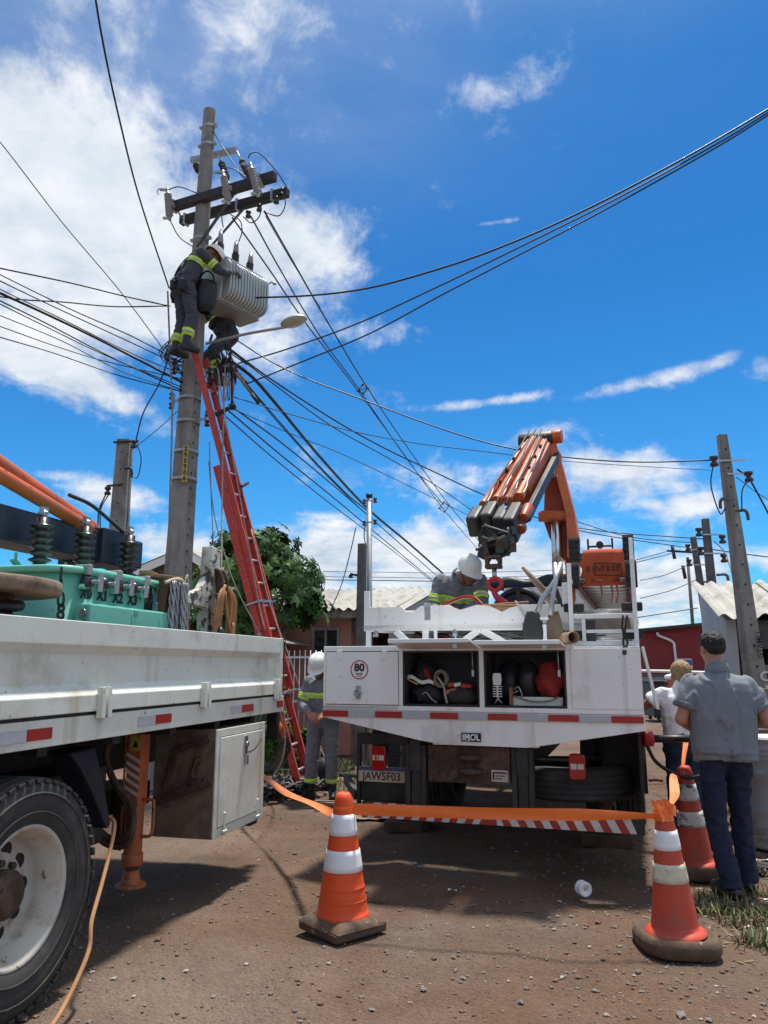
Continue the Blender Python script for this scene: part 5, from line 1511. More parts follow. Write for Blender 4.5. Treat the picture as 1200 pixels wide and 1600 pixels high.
def white_truck():
    t = thing('utility_truck', 'white utility truck seen from behind with open lockers and an orange folding crane', 'truck', TB_O, TB_RZ)
    W = 2.44
    def P(name, mat, mb, bev=.004, parent=None, **k): return mb.build(name, mat, parent or t, bev, **k)
    # --- locker body
    m = MB()
    m.bb(.0, .63, .0, .55, 1.155, 1.19)
    m.bb(0, W, .0, .03, 1.152, 1.188)                  # sill
    m.bb(.0, 1.95, .0, .03, 1.608, 1.648)              # head
    for a, b in ((0, .022), (.636, .668), (1.272, 1.308), (1.916, 1.952)): m.bb(a, b, .001, .03, 1.188, 1.608)
    P('locker_frame', 'white_paint', m)
    m = MB(); m.bb(1.952, W, -.004, .03, 1.188, 1.622); P('rear_panel', 'white_paint', m)
    m = MB(); m.bb(.026, .632, -.006, .022, 1.196, 1.602); dr = P('locker_door', 'white_paint', m, .003)
    m = MB()
    for a, b in ((.026, .032), (.626, .632)): m.bb(a, b, -.0065, -.004, 1.196, 1.602)
    for x in (.12, .50):
        h = MB(); h.bb(x, x + .045, -.014, -.006, 1.545, 1.612); P('hinge', 'white_paint', h, .002, dr)
    h = MB(); h.bb(.285, .325, -.016, -.006, 1.235, 1.34); h.build('latch_plate', 'steel', dr, .002)
    h = MB(); h.tube([(.305 + .026 * math.cos(a), -.026, 1.285 + .024 * math.sin(a)) for a in [2 * math.pi * i / 16 for i in range(16)]], .006, 6, closed=True); h.box((.305, -.022, 1.285), (.05, .012, .014)); h.build('latch_handle', 'steel', dr)
    # speed sign
    def disc(x, z, r, y, mat, nm, r2=0):
        d = MB(); n = 40
        if r2: d.add([(x + q * math.cos(2 * math.pi * i / n), y, z + q * math.sin(2 * math.pi * i / n)) for q in (r, r2) for i in range(n)], [(i, (i + 1) % n, n + (i + 1) % n, n + i) for i in range(n)])
        else: d.add([(x + r * math.cos(2 * math.pi * i / n), y, z + r * math.sin(2 * math.pi * i / n)) for i in range(n)], [tuple(range(n))])
        return d.build(nm, mat, dr)
    disc(.312, 1.463, .075, -.0085, 'sign_white', 'speed_sign'); disc(.312, 1.463, .075, -.0095, 'ink_red', 'sign_ring', .066)
    text('80', .082, 'ink_black', dr, (.312, -.0095, 1.478), STAND, 'number', bold=.003, sx=1.05)
    text('km/h', .026, 'ink_black', dr, (.312, -.0095, 1.431), STAND, 'small_print', bold=.0006)
    h = MB(); h.bb(.29, .334, -.0098, -.009, 1.410, 1.4135); h.build('small_line', 'ink_black', dr)
    # right end, roof of the lockers, back and inside
    m = MB(); m.bb(0, W, .03, .60, 1.625, 1.636); m.bb(1.952, W, .0301, .6, 1.16, 1.17); P('locker_top', 'white_paint', m, .003)
    m = MB(); m.bb(-.004, .02, .031, .6, 1.12, 1.648); m.bb(W - .02, W + .004, .031, .6, 1.12, 1.622); m.parts('side_panel', 'white_paint', t)
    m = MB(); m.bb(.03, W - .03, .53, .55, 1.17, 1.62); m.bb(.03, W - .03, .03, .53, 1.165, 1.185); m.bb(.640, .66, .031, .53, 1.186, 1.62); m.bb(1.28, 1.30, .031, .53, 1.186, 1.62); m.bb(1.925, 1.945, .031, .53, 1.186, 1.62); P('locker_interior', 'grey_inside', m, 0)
    m = MB()
    for a, b in ((.668, 1.272), (1.308, 1.916)):
        for x0, x1, z0, z1 in ((a, a + .016, 1.188, 1.608), (b - .016, b, 1.188, 1.608), (a + .016, b - .016, 1.188, 1.206), (a + .016, b - .016, 1.592, 1.608)): m.bb(x0, x1, .004, .026, z0, z1)
    P('rubber_seal', 'plastic_black', m, .004)
    # raised flap doors
    for a, b, z1 in ((.655, 1.286, 1.672), (1.30, 1.925, 1.655)):
        m = MB(); h0, h1 = V((0, -.004, 1.622)), V((0, -.37, z1))
        d = (h1 - h0).normalized(); nn = V((0, -d.z, d.y))
        if nn.z < 0: nn = -nn
        q = [V((a + .0, 0, 0)) + h0, V((b, 0, 0)) + h0, V((b - .012, 0, 0)) + h1, V((a + .012, 0, 0)) + h1]
        m.add(q + [p + nn * .018 for p in q], [(0, 1, 2, 3), (4, 7, 6, 5), (0, 4, 5, 1), (1, 5, 6, 2), (2, 6, 7, 3), (3, 7, 4, 0)])
        f = P('flap_door', 'white_paint', m, .003)
        m = MB(); m.bb(a + .012, b - .012, -.378, -.366, z1 - .012, z1 + .016); P('flap_lip', 'white_paint', m, .002, f)
        m = MB(); m.box((b - .12, -.33, z1 - .03), (.035, .03, .05)); m.build('flap_catch', 'steel', f, .004)
        m = MB(); m.tube([(b - .06, -.02, 1.60), (b - .055, -.03, 1.46)], .004, 6); m.box((b - .054, -.03, 1.44), (.018, .012, .05)); m.build('stay', 'steel', f)
    # skirt plate below the lockers
    m = MB()
    m.prism([(-.006, 1.150), (-.008, 1.095), (.80, .935), (.98, .910), (1.62, .905), (2.447, 1.045), (2.447, 1.15)], -.012, (0, .004, 0), (1, 0, 0), (0, 0, 1))
    sk = P('skirt', 'white_paint', m, .003)
    m = MB(); m.bb(-.006, .0, .017, .5, 1.09, 1.15); m.bb(W, W + .006, .017, .5, 1.05, 1.15); m.bb(.9, 1.7, .017, .06, .906, .92); P('skirt_return', 'white_paint', m)
    # reflective strip: alternating pieces
    n = 11; L = W / n
    for i in range(n):
        rm = MB(); rm.box((0, 0, 0), (L - .004, .003, .048))
        rm.build('reflector_strip', 'red_reflector' if i % 2 == 0 else 'grey_reflector', t, loc=((i + .5) * L, -.0105, 1.123 - .0002 * i))
    # maker's plate
    m = MB(); m.bb(1.128, 1.278, -.0115, -.0085, .938, 1.002); mp = P('name_plate', 'ink_black', m, .001)
    text('IMOL', .062, 'sign_white', mp, (1.203, -.0125, .968), STAND, 'lettering', bold=.0015, sx=.92)
    m = MB(); m.bb(1.15, 1.19, -.0122, -.0116, .990, .993); m.bb(1.21, 1.25, -.0122, -.0116, .990, .993); m.bb(1.16, 1.2, -.0122, -.0116, .944, .947); m.build('plate_marks', 'sign_white', mp)
    # side door ajar on the right flank
    m = MB(); q = [V((W + .012, .06, 1.63)), V((W + .012, .56, 1.63)), V((W + .09, .56, 1.19)), V((W + .09, .06, 1.19))]; m.add(q + [p + V((.02, 0, .004)) for p in q], [(0, 1, 2, 3), (4, 7, 6, 5), (0, 4, 5, 1), (1, 5, 6, 2), (2, 6, 7, 3), (3, 7, 4, 0)]); P('side_door', 'white_paint', m, .003)
    # --- bed behind the lockers
    m = MB(); m.bb(.0, W, .6, 4.3, 1.12, 1.18); P('bed_floor', 'wood_dark', m)
    for x in (0, W - .03):
        m = MB(); m.bb(x, x + .03, .602, 4.25, 1.18, 1.60); P('bed_side', 'white_paint', m)
    m = MB(); m.bb(1.0, W - .45, 2.98, 3.02, 1.18, 2.37); P('headboard', 'white_paint', m)
    m = MB(); m.bb(1.05, 1.98, 2.93, 2.979, 1.95, 2.0); m.bb(1.35, 1.4, 2.93, 2.979, 2.0, 2.36); P('headboard_rib', 'white_paint', m)
    # --- chassis
    m = MB()
    for x in (.70, 1.52): m.bb(x, x + .085, .08, 6.3, .70, .93)
    m.parts('chassis_rail', 'black_paint', t)
    m = MB(); m.bb(.84, 1.47, .10, .14, .625, .895); P('cross_member', 'rust_steel', m)
    for z in (.815, .715):
        m = MB(); m.lathe([(.001, -.02), (.085, -.018), (.098, 0), (.085, .018), (.001, .02)], (1.17, .09, z), 'z', 20); P('tow_jaw', 'rust_steel', m, 0)
    m = MB(); m.cyl((1.17, .09, .72), (1.17, .09, .81), .03, n=10); P('tow_pin', 'rust_steel', m, 0)
    m = MB(); m.bb(1.33, 1.455, .092, .099, .645, .73); pl = P('type_plate', 'steel', m, .001)
    m = MB()
    for r in range(3): m.bb(1.36, 1.36 + .05 + .02 * r, .0905, .092, .665 + r * .02, .672 + r * .02)
    m.bb(1.34, 1.352, .0905, .092, .66, .715); m.bb(1.35, 1.43, .0905, .092, .708, .716); m.build('plate_print', 'ink_black', pl)
    for x in (.655, 1.478):
        m = MB(); m.bb(x, x + .04, .10, .20, .43, .895); m.bb(x + .125, x + .165, .10, .20, .43, .895); m.bb(x + .042, x + .123, .12, .18, .43, .80); m.bb(x + .042, x + .123, .13, .2, .80, .895); m.parts('bumper_post', 'black_paint', t, .006)
    for x in (.655 + .14, 1.478 + .03): pass
    # axles, wheels
    m = MB(); m.cyl((.25, 2.35, .50), (2.2, 2.35, .50), .06, n=12); m.ell((1.2, 2.35, .50), (.2, .2, .2)); m.cyl((1.2, 2.5, .55), (1.2, 4.4, .7), .05, n=10); P('axle', 'rust_steel', m, 0)
    for x, s in ((.17, -1), (.45, -1), (1.99, 1), (2.27, 1)):
        w = thing('wheel', '', '', (x, 2.35, .5)); w.parent = t; del w['label'], w['category']
        wheel_parts(w, (0, 0, 0), .5, .25, 'rim_paint', sgn=s, lugs=0)
    for x, s in ((.25, -1), (2.2, 1)):
        w = thing('wheel', '', '', (x, 5.4, .5)); w.parent = t; del w['label'], w['category']
        wheel_parts(w, (0, 0, 0), .5, .27, 'white_old', sgn=s, lugs=0)
    # mudguards
    for x0, x1 in ((.0, .60), (1.86, W)):
        m = MB(); m.grid(lambda i, j: V((x0 + (x1 - x0) * j, 2.35 - .66 * math.cos(R(-8 + 150 * i)), .46 + .62 * math.sin(R(-8 + 150 * i)))), 14, 1); m.grid(lambda i, j: V((x0 + (x1 - x0) * j, 2.35 - .65 * math.cos(R(-8 + 150 * i)), .46 + .61 * math.sin(R(-8 + 150 * i)))), 14, 1); P('mudguard', 'black_rubber', m, 0)
    m = MB(); m.bb(.175, .205, .32, .36, .36, .95); m.bb(.205, .64, .34, .36, .42, .58); m.bb(.2, .62, .32, .36, .86, .95); m.bar((.0, .55, .55), (.17, .35, .45), .05, .07); m.parts('lamp_bracket', 'black_paint', t, .004)
    m = MB(); m.bb(2.10, 2.40, .80, 1.06, .52, 1.02); m.bb(2.385, 2.41, .26, .8, .37, .98); m.parts('mud_flap', 'black_rubber', t, .02)
    # tail lights and number plate
    for x, z, y in ((.385, .765, .25), (1.945, .755, .25)):
        m = MB(); m.sweep([(a * .062, b * .093) for a, b in [(math.copysign(abs(math.cos(q)) ** .35, math.cos(q)), math.copysign(abs(math.sin(q)) ** .35, math.sin(q))) for q in [2 * math.pi * i / 28 for i in range(28)]]], (x, y, z), (x, y + .05, z), (1, 0, 0), (0, 0, 1)); tl = P('tail_light', 'red_lens', m, .008)
        m = MB(); m.bb(x - .048, x - .002, y - .004, y + .002, z - .018, z + .022); m.bb(x + .004, x + .048, y - .004, y + .002, z - .018, z + .022); m.parts('reverse_lens', 'clear_lens', tl, .003)
        if x < 1: m = MB(); m.bb(x - .03, x - .008, y - .006, y - .003, z - .014, z + .018); m.build('turn_lens', 'orange_lens', tl, .002)
        m = MB(); m.bb(x - .05, x + .05, y + .05, y + .09, z - .08, z + .08); m.build('lamp_box', 'plastic_black', tl, .01)
    for a in ((1.63, 1.9), (.45, .66)): m = MB(); m.bb(*a, .27, .30, .79, .81); P('lamp_bar', 'black_paint', m)
    m = MB(); m.bb(.205, .598, .285, .291, .575, .692); npl = P('number_plate', 'plate_beige', m, .002)
    m = MB(); m.bb(.207, .596, .2835, .2849, .662, .690); m.build('plate_band', 'plate_blue', npl)
    text('JAW5F03', .088, 'ink_plate', npl, (.402, .2835, .618), STAND, 'plate_number', bold=.0012, sx=.94)
    text('BRASIL', .018, 'sign_white', npl, (.402, .283, .676), STAND, 'plate_country')
    # spare wheel lying flat under the tail
    sp = thing('spare_wheel', '', '', (1.86, .84, .60), rot=(0, R(90), 0)); sp.parent = t; del sp['label'], sp['category']
    wheel_parts(sp, (0, 0, 0), .49, .25, 'rust_steel', sgn=1, lugs=0)
    # striped rear bar
    m = MB(); m.bb(.27, 2.40, .18, .24, .318, .440); bar = P('rear_bar', 'black_paint', m, .004)
    x = .285; k = 0; hgt = .115
    N_ = 34; st = (2.33 - .285) / N_
    mid = 1.28
    meshes = {}
    for k in range(N_):
        a = .285 + k * st; b = a + st
        lean = .062 if (a + b) / 2 < mid else -.062
        lo = lambda q: max(.275, min(2.345, q))
        pts = [V((lo(a - lean * .5), .1785, .322)), V((lo(b - lean * .5), .1785, .322)), V((lo(b + lean * .5), .1785, .322 + hgt)), V((lo(a + lean * .5), .1785, .322 + hgt))]
        if abs((a + b) / 2 - mid) < st * .6:
            pts[0].x, pts[1].x = min(pts[0].x, a - .04), max(pts[1].x, b + .04)
        s = MB(); s.add(pts, [(0, 1, 2, 3)]); s.build('warning_stripe', 'worn_red_reflector' if k % 2 == 0 else 'worn_white_reflector', bar)
    # stabiliser legs under the tail
    for x, y in ((.27, 1.5), (2.08, 1.45)):
        m = MB(); m.cyl((x, y, .12), (x, y, .75), .05, n=14); m.cyl((x, y, .30), (x, y, .9), .075, n=14); q = P('stabiliser', 'rust_steel', m, 0)
        m = MB(); m.lathe([(.001, .14), (.08, .138), (.14, .112), (.15, .085), (.001, .084)], (x, y, 0), 'z', 20); m.build('stabiliser_foot', 'rust_steel', q)
    # air line and lever on the right flank
    m = MB(); m.tube([(2.45, .45, .955), (2.95, .62, .955)], .028, 8); lv = P('control_lever', 'plastic_black', m, 0)
    m = MB(); m.cyl((2.42, .43, .955), (2.49, .455, .955), .055, n=14); m.build('lever_flange', 'ink_red', lv)
    m = MB(); m.tube(smooth_path([(2.44, .42, .93), (2.52, .42, .78), (2.72, .5, .68), (2.92, .6, .74), (3.02, .66, .92), (3.03, .68, 1.1)], 6), .014, 7); P('air_hose', 'cable_black', m, 0)
    # cab, hidden ahead of the headboard
    m = MB(); m.prism([(4.75, .75), (6.35, .75), (6.55, 1.4), (6.3, 2.33), (4.75, 2.33)], 2.3, (.07, 0, 0), (0, 1, 0), (0, 0, 1)); P('cab', 'white_paint', m, .05)
    m = MB(); m.bb(.4, 2.04, 4.738, 4.749, 1.7, 2.1); P('cab_window', 'glass_dark', m, .01)
    # --- notched bin along the top of the tail (v about .15-.45)
    m = MB()
    z0, z1 = 1.775, 1.965
    top = [(.30, 2.10), (.345, 2.10), (.35, z1), (.62, z1), (.66, 1.925), (.72, 1.92), (.78, z1), (1.02, z1 + .005), (1.06, 1.945), (1.10, 1.925), (1.24, 1.965), (1.34, 1.955), (1.44, 1.905), (1.50, 1.935), (1.60, z1 - .005), (1.90, z1 - .01), (1.905, 2.12), (1.945, 2.12), (1.945, z0 - .015), (.30, z0)]
    P('notched_board', 'white_paint', (m.prism(list(reversed(top)), .022, (0, .15, 0), (1, 0, 0), (0, 0, 1)), m)[1], .002)
    m = MB(); m.bb(.302, 1.943, .128, .147, z0 - .002, z0 + .045); P('board_lip', 'white_paint', m, .003)
    m = MB(); m.bb(.30, .325, .175, .62, z0, z1); m.bb(1.92, 1.945, .175, .62, z0, 2.08); m.bb(.32, 1.93, .6, .62, z0, z1); m.bb(.32, 1.93, .175, .61, z0, z0 + .015); P('bin', 'white_paint', m)
    for x, tilt in ((.84, 0), (1.62, .16)):
        m = MB(); m.bar((x, .134, 1.87 - .02), (x - tilt * .45, .134, 1.87 + .12), .055, .012); P('board_clip', 'aluminium', m, .002)
    for a, b in (((.62, 1.645), (.48, 1.775)), ((1.18, 1.645), (1.36, 1.775)), ((1.20, 1.775), (1.02, 1.645))): pass
    m = MB()
    for a, b in (((.72, 1.64), (.56, 1.77)), ((1.06, 1.64), (1.25, 1.77)), ((1.27, 1.77), (1.50, 1.64))): m.bar((a[0], .16, a[1]), (b[0], .16, b[1]), .022, .05)
    m.bb(.79, .84, .15, .175, 1.637, 1.775); m.bb(.885, .91, .15, .175, 1.637, 1.775); m.bb(1.60, 1.66, .15, .175, 1.637, 1.775); m.bb(.31, .35, .15, .175, 1.648, 1.775)
    m.parts('support_strut', 'white_paint', t, .003)
    for x in (.40, 1.06):
        m = MB(); m.lathe([(.001, .03), (.018, .03), (.018, .005), (.024, 0), (.024, -.02), (.001, -.02)], (x, .14, 1.745), 'z', 10); P('bolt', 'steel', m, 0)
    # --- ladder rack on the right
    m = MB()
    for x in (1.965, 2.425):
        m.bb(x - .016, x + .016, .085, .117, 1.636, 2.28 if x > 2 else 2.26)
        m.bb(x - .016, x + .016, 3.4, 3.432, 1.60, 2.45)
    m.bb(1.982, 2.408, .087, .115, 1.842, 1.874); m.bb(1.982, 2.408, .087, .115, 1.64, 1.672); m.bb(2.04, 2.066, .088, .114, 1.674, 1.84); m.bb(2.18, 2.2, .09, .112, 1.674, 1.7)
    m.bb(2.07, 2.408, .09, .112, 1.735, 1.757)
    for z in (2.22, 1.842): m.bb(1.982, 2.408, 3.402, 3.43, z, z + .03)
    m.bar((1.965, .118, 2.13), (1.965, 3.39, 2.13), .03, .03); m.bar((2.425, .118, 2.13), (2.425, 3.39, 2.13), .03, .03)
    P('ladder_rack', 'white_paint', m, .003)
    m = MB(); m.bar((2.425, .10, 2.12), (2.425, .16, 2.44), .03, .04); P('rack_hook', 'white_paint', m, .004)
    m = MB()
    for i in range(2): m.tube(smooth_path([(2.34 + .03 * i, .06, 1.86), (2.33 + .02 * i, .05, 1.76), (2.36 - .03 * i, .05, 1.66), (2.33 + .015 * i, .0, 1.60), (2.335, -.01, 1.575)], 4), .009, 6)
    m.parts('tie_strap', 'plastic_black', t)
    m = MB(); m.bb(2.05, 2.13, .25, .3, 1.66, 1.84); P('rack_box', 'navy_paint', m, .006)
    # --- folding crane
    cr = bpy.data.objects.new('crane', None); COL.objects.link(cr); cr.parent = t
    Cp = lambda name, mat, mb, bev=.006: mb.build(name, mat, cr, bev)
    m = MB(); m.bb(1.42, 1.84, 3.45, 3.85, 1.1, 2.3); m.cyl((1.63, 3.62, 2.28), (1.63, 3.62, 2.56), .22, n=20); Cp('crane_base', 'crane_orange', m, .02)
    m = MB(); m.prism([(-.10, 2.35), (.14, 2.35), (.16, 2.85), (.06, 3.25), (-.12, 3.2), (-.16, 2.75)], .16, (1.66, 3.62, 0), (0, 1, 0), (0, 0, 1)); Cp('crane_column', 'crane_orange', m, .02)
    # inner boom: broad tapering plates leaning to the left as they rise
    def plate(x0, dx, th):
        pts = [(1.78 + dx, 2.70), (1.83 + dx, 2.98), (1.80 + dx, 3.25), (1.655 + dx, 3.98), (1.60 + dx, 4.25), (1.50 + dx, 4.32), (1.44 + dx, 4.24), (1.47 + dx, 3.6), (1.44 + dx, 3.2), (1.50 + dx, 3.0), (1.62 + dx, 2.75)]
        return pts
    pts = plate(0, 0, 0)
    m = MB(); m.prism(pts, -.05, (0, 3.36, 0), (1, 0, 0), (0, 0, 1)); m.prism([(x * .5 + 1.62 * .5, z) for x, z in pts], -.28, (0, 3.42, 0), (1, 0, 0), (0, 0, 1)); Cp('inner_boom', 'crane_orange_dark', m, .01)
    m = MB()
    side = [(1.83, 2.72), (1.845, 2.98), (1.815, 3.27), (1.665, 4.02), (1.62, 4.2)]
    vs = []
    for x, z in side: vs += [(x - .10 - (.02 if z < 3 else .0), 3.16, z), (x, 3.22, z), (x, 3.62, z), (x - .10, 3.62, z)]
    fs = []
    for i in range(len(side) - 1):
        for j in range(4): fs.append((i * 4 + j, i * 4 + (j + 1) % 4, i * 4 + 4 + (j + 1) % 4, i * 4 + 4 + j))
    fs += [(0, 3, 2, 1), tuple(range(len(vs) - 4, len(vs)))]
    m.add(vs, fs); Cp('boom_side', 'crane_orange', m, .008)
    mk = MB()
    for i in range(8):
        z = 3.42 + i * .085; x = 1.815 - (z - 3.27) * .2
        mk.box((x - .048, 3.168 + .012, z), (.042 if i % 3 else .06, .003, .05), Matrix.Rotation(R(11), 3, 'Y'))
    m = MB(); m.cyl((1.40, 3.25, 3.24), (1.78, 3.25, 3.22), .07, n=16); Cp('boom_pivot', 'crane_orange', m, .01)
    m = MB(); m.cyl((1.585, 3.3, 2.45), (1.60, 3.26, 3.22), .062, n=18); Cp('lift_rod', 'chrome', m, 0)
    m = MB(); m.cyl((1.58, 3.28, 2.12), (1.585, 3.3, 2.50), .09, n=18); Cp('lift_cylinder', 'crane_orange', m, .006)
    m = MB(); m.box((1.56, 3.12, 3.72), (.13, .06, .10)); m.box((1.51, 3.10, 3.76), (.03, .05, .16)); m.box((1.62, 3.10, 3.68), (.07, .04, .03)); Cp('valve_block', 'steel', m, .006)
    # knuckle and outer boom, coming down towards the tail
    A, B = V((1.42, 3.30, 4.16)), V((1.20, 1.55, 2.93))
    d = (B - A).normalized(); sx = V((1, -.12, 0)); sx = (sx - d * sx.dot(d)).normalized(); up = sx.cross(d)
    if up.z < 0: up = -up
    m = MB()
    m.cyl(A + sx * -.22 + up * .02, A + sx * .20 + up * .02, .11, n=18); Cp('knuckle', 'black_paint', m, .01)
    m = MB(); m.cyl(A + sx * .18 + up * .05, A + sx * .30 + up * .05, .085, n=16); m.cyl(A + sx * .19 - up * .18 + d * .1, A + sx * .27 - up * .18 + d * .1, .05, n=12); m.parts('knuckle_pin', 'crane_orange', cr, .008)
    m = MB(); m.bar(A + sx * .03 - up * .07 + d * .05, A + sx * .03 - up * .07 + d * 1.5, .30, .22); Cp('outer_boom', 'crane_orange_dark', m, .02)
    for i, (o, r, l0, l1) in enumerate(((-.20, .05, .02, 1.92), (-.06, .066, .03, 1.86), (.065, .05, .03, 1.86), (.17, .058, .12, 1.80))):
        f = A + sx * o * .62 + up * (.075 - .02 * abs(i - 1.5)) + d * l0
        g = A + sx * (o * .92 - .01) + up * .06 + d * l1
        m = MB(); m.cyl(f, g, r * .8, r * .86, n=16); m.cyl(g - d * .04, g + d * .035, r * .96, n=16); cy = Cp('extension_cylinder', 'crane_orange', m, .006)
        m = MB(); q = sx * (r * .7) + up * (r * .85); m.tube([f + q * .9 + d * .04, g + q - d * .55], 0.010, 7)
        m.tube(smooth_path([g + q - d * .5, g + q * 1.05 - d * .3, g + q * 1.15 + sx * .02 - d * .1, g + q * 1.0 + sx * .02 + d * .06], 5), .009, 6); m.build('hydraulic_pipe', 'galv', cr)
    m = MB()
    m.add([A + sx * .2 - up * .1 + d * .05, A + sx * .26 - up * .1 + d * .1, B + sx * .27 - up * .02 - d * .15, B + sx * .22 - up * .02 - d * .1, A + sx * .2 - up * .2 + d * .05, A + sx * .26 - up * .2 + d * .1, B + sx * .27 - up * .14 - d * .15, B + sx * .22 - up * .14 - d * .1], [(0, 1, 2, 3), (4, 7, 6, 5), (0, 4, 5, 1), (1, 5, 6, 2), (2, 6, 7, 3), (3, 7, 4, 0)]); Cp('cover_plate', 'black_paint', m, .004)
    # dark heads of the telescopic stages
    for o, u_, l, s in ((-.27, .02, .10, (.15, .30, .24)), (-.10, .04, .03, (.16, .34, .20)), (.07, .02, .08, (.15, .30, .17)), (.20, -.06, .02, (.16, .42, .30)), (-.05, -.12, .12, (.34, .30, .20))):
        m = MB(); rot = Matrix((sx, d, up)).transposed(); m.box(B + sx * o * .74 + up * u_ + d * l, (s[0] * .8, s[1], s[2] * .92), rot); Cp('boom_head', 'black_paint', m, .03)
    m = MB(); m.cyl(B + sx * .25 - up * .02 - d * .22, B + sx * .25 - up * .02 + d * .02, .06, .045, n=14); m.cyl(B + sx * .23 - up * .1 + d * .05, B + sx * .23 - up * .1 + d * .12, .05, n=12); Cp('end_roller', 'crane_orange_dark', m, .006)
    for o, s in ((-.13, .02), (.0, .05), (.12, .03)):
        m = MB(); m.tube(smooth_path([A + sx * o * .6 + up * .17, A + sx * o * .7 + up * (.13 + s) + d * .35, A + sx * o * .85 + up * .15 + d * .9, A + sx * o + up * (.12 + s) + d * 1.3, B + sx * o * .9 + up * .17 - d * .2, B + sx * o * .8 + up * .12], 5), .0085, 6); m.build('crane_hose', 'cable_black', cr)
    m = MB()
    for i in range(5):
        for e in (-.16, .17): m.cyl(A + sx * e * .75 + up * .05 + d * (.1 + .34 * i), A + sx * e * .75 + up * .125 + d * (.1 + .34 * i), .018, n=6)
    m.parts('clamp_bolt', 'rust_steel', cr)
    # hook gear
    hx = V((1.235, 1.05, 2.60))
    m = MB()
    rs = random.Random(4)
    for i in range(16):
        m.box(hx + V((rs.uniform(-.16, .14), rs.uniform(-.05, .35), rs.uniform(-.07, .16))), (rs.uniform(.04, .11), rs.uniform(.05, .12), rs.uniform(.04, .12)), Euler((rs.uniform(-.5, .5), rs.uniform(-.5, .5), rs.uniform(-.5, .5))).to_matrix())
    for i in range(7):
        m.tube(smooth_path([hx + V((rs.uniform(-.14, .14), .2, rs.uniform(-.05, .18))), hx + V((rs.uniform(-.2, .2), .05, rs.uniform(-.1, .2))), hx + V((rs.uniform(-.12, .16), .0, rs.uniform(-.12, .1)))], 4), .013, 6)
    Cp('hook_gear', 'black_paint', m, .006)
    m = MB(); m.bar(hx + V((-.10, 0, .06)), hx + V((-.06, 0, -.17)), .07, .05); m.bar(hx + V((.04, 0, .04)), hx + V((.04, 0, -.17)), .05, .05); m.bb(hx.x - .085, hx.x + .065, hx.y - .05, hx.y + .05, hx.z - .24, hx.z - .20); m.bb(hx.x - .085, hx.x - .05, hx.y - .04, hx.y + .04, hx.z - .20, hx.z - .13); m.bb(hx.x + .03, hx.x + .065, hx.y - .04, hx.y + .04, hx.z - .2, hx.z - .13); m.bb(hx.x - .085, hx.x + .065, hx.y - .05, hx.y + .05, hx.z - .15, hx.z - .12); m.box(hx + V((.17, .0, -.05)), (.06, .05, .09)); Cp('hook_frame', 'rust_steel', m, .008)
    hz = hx.z - .24
    m = MB(); m.cyl((hx.x - .005, hx.y, hz - .12), (hx.x - .005, hx.y, hz + .01), .022, n=10); Cp('hook_shank', 'steel', m, 0)
    m = MB()
    c = V((hx.x, hx.y - .02, hz - .145))
    m.tube([c + V((.058 * math.cos(a), 0, .055 * math.sin(a))) for a in [2 * math.pi * i / 20 for i in range(20)]], .020, 8, closed=True)
    m.tube(smooth_path([c + V((-.015, 0, -.06)), c + V((.02, 0, -.12)), c + V((.085, 0, -.175)), c + V((.095, 0, -.26)), c + V((.03, 0, -.31)), c + V((-.04, 0, -.28)), c + V((-.06, 0, -.235))], 6), [.024 + .012 * math.sin(math.pi * i / 36) for i in range(37)], 9)
    Cp('red_hook', 'ink_red', m, 0)
white_truck()

def tbthing(name, label, cat, u, v, z, rz=0, group=None): return thing(name, label, cat, tb(u, v, z), TB_RZ + rz, group)
# ladders lying on the rack
def rack_ladders():
    lab = ['topmost aluminium rung ladder on the truck rack, under the orange cloth', 'second ladder down on the truck rack, just below the orange cloth', 'third ladder down, on the middle bar of the truck rack', 'lowest ladder at the bottom of the truck rack']
    first = None
    for k, (z, y0, u0, wd) in enumerate(((2.40, .50, 1.985, .42), (2.16, .28, 1.985, .43), (1.905, .16, 1.985, .42), (1.70, .16, 1.99, .41))):
        t = tbthing('rack_ladder', lab[k], 'ladder', u0, y0, z, 0, 'ladders stacked on the truck rack')
        Ln = 3.3
        for x in (0, wd):
            s = 1 if x == 0 else -1
            mb = MB(); mb.sweep([(0, -.04), (.028 * s, -.04), (.028 * s, -.032), (.008 * s, -.032), (.008 * s, .032), (.028 * s, .032), (.028 * s, .04), (0, .04)], (x, .02, 0), (x, Ln, 0), (1, 0, 0), (0, 0, 1)); mb.build('rail', 'ladder_brown' if k < 2 else 'white_old', t, 0)
            mb = MB(); mb.box((x + .0 * s, -.01, .02), (.085, .07, .20) if k < 2 else (.15, .07, .065))
            for q in range(4 if k < 2 else 0): mb.box((x, -.048, -.05 + q * .048), (.083, .014, .026))
            mb.build('foot', 'black_rubber', t, .012)
        me = MB().tube([(.01, 0, 0), (wd - .01, 0, 0)], .018, 8).mesh('rung', 'aluminium')
        for i in range(11): ob('rung', me, t, loc=(0, .16 + i * .3, 0))
    # upright prongs on the top ladder
        if k == 0:
            mb = MB(); mb.bb(.10, .115, .03, .06, .02, .11); mb.bb(.29, .305, .03, .06, .02, .11); mb.bb(.116, .289, .035, .055, .04, .055); mb.cyl((.2, .03, .06), (.2, .08, .06), .03, n=12); mb.build('cradle', 'black_paint', t, .003)
rack_ladders()
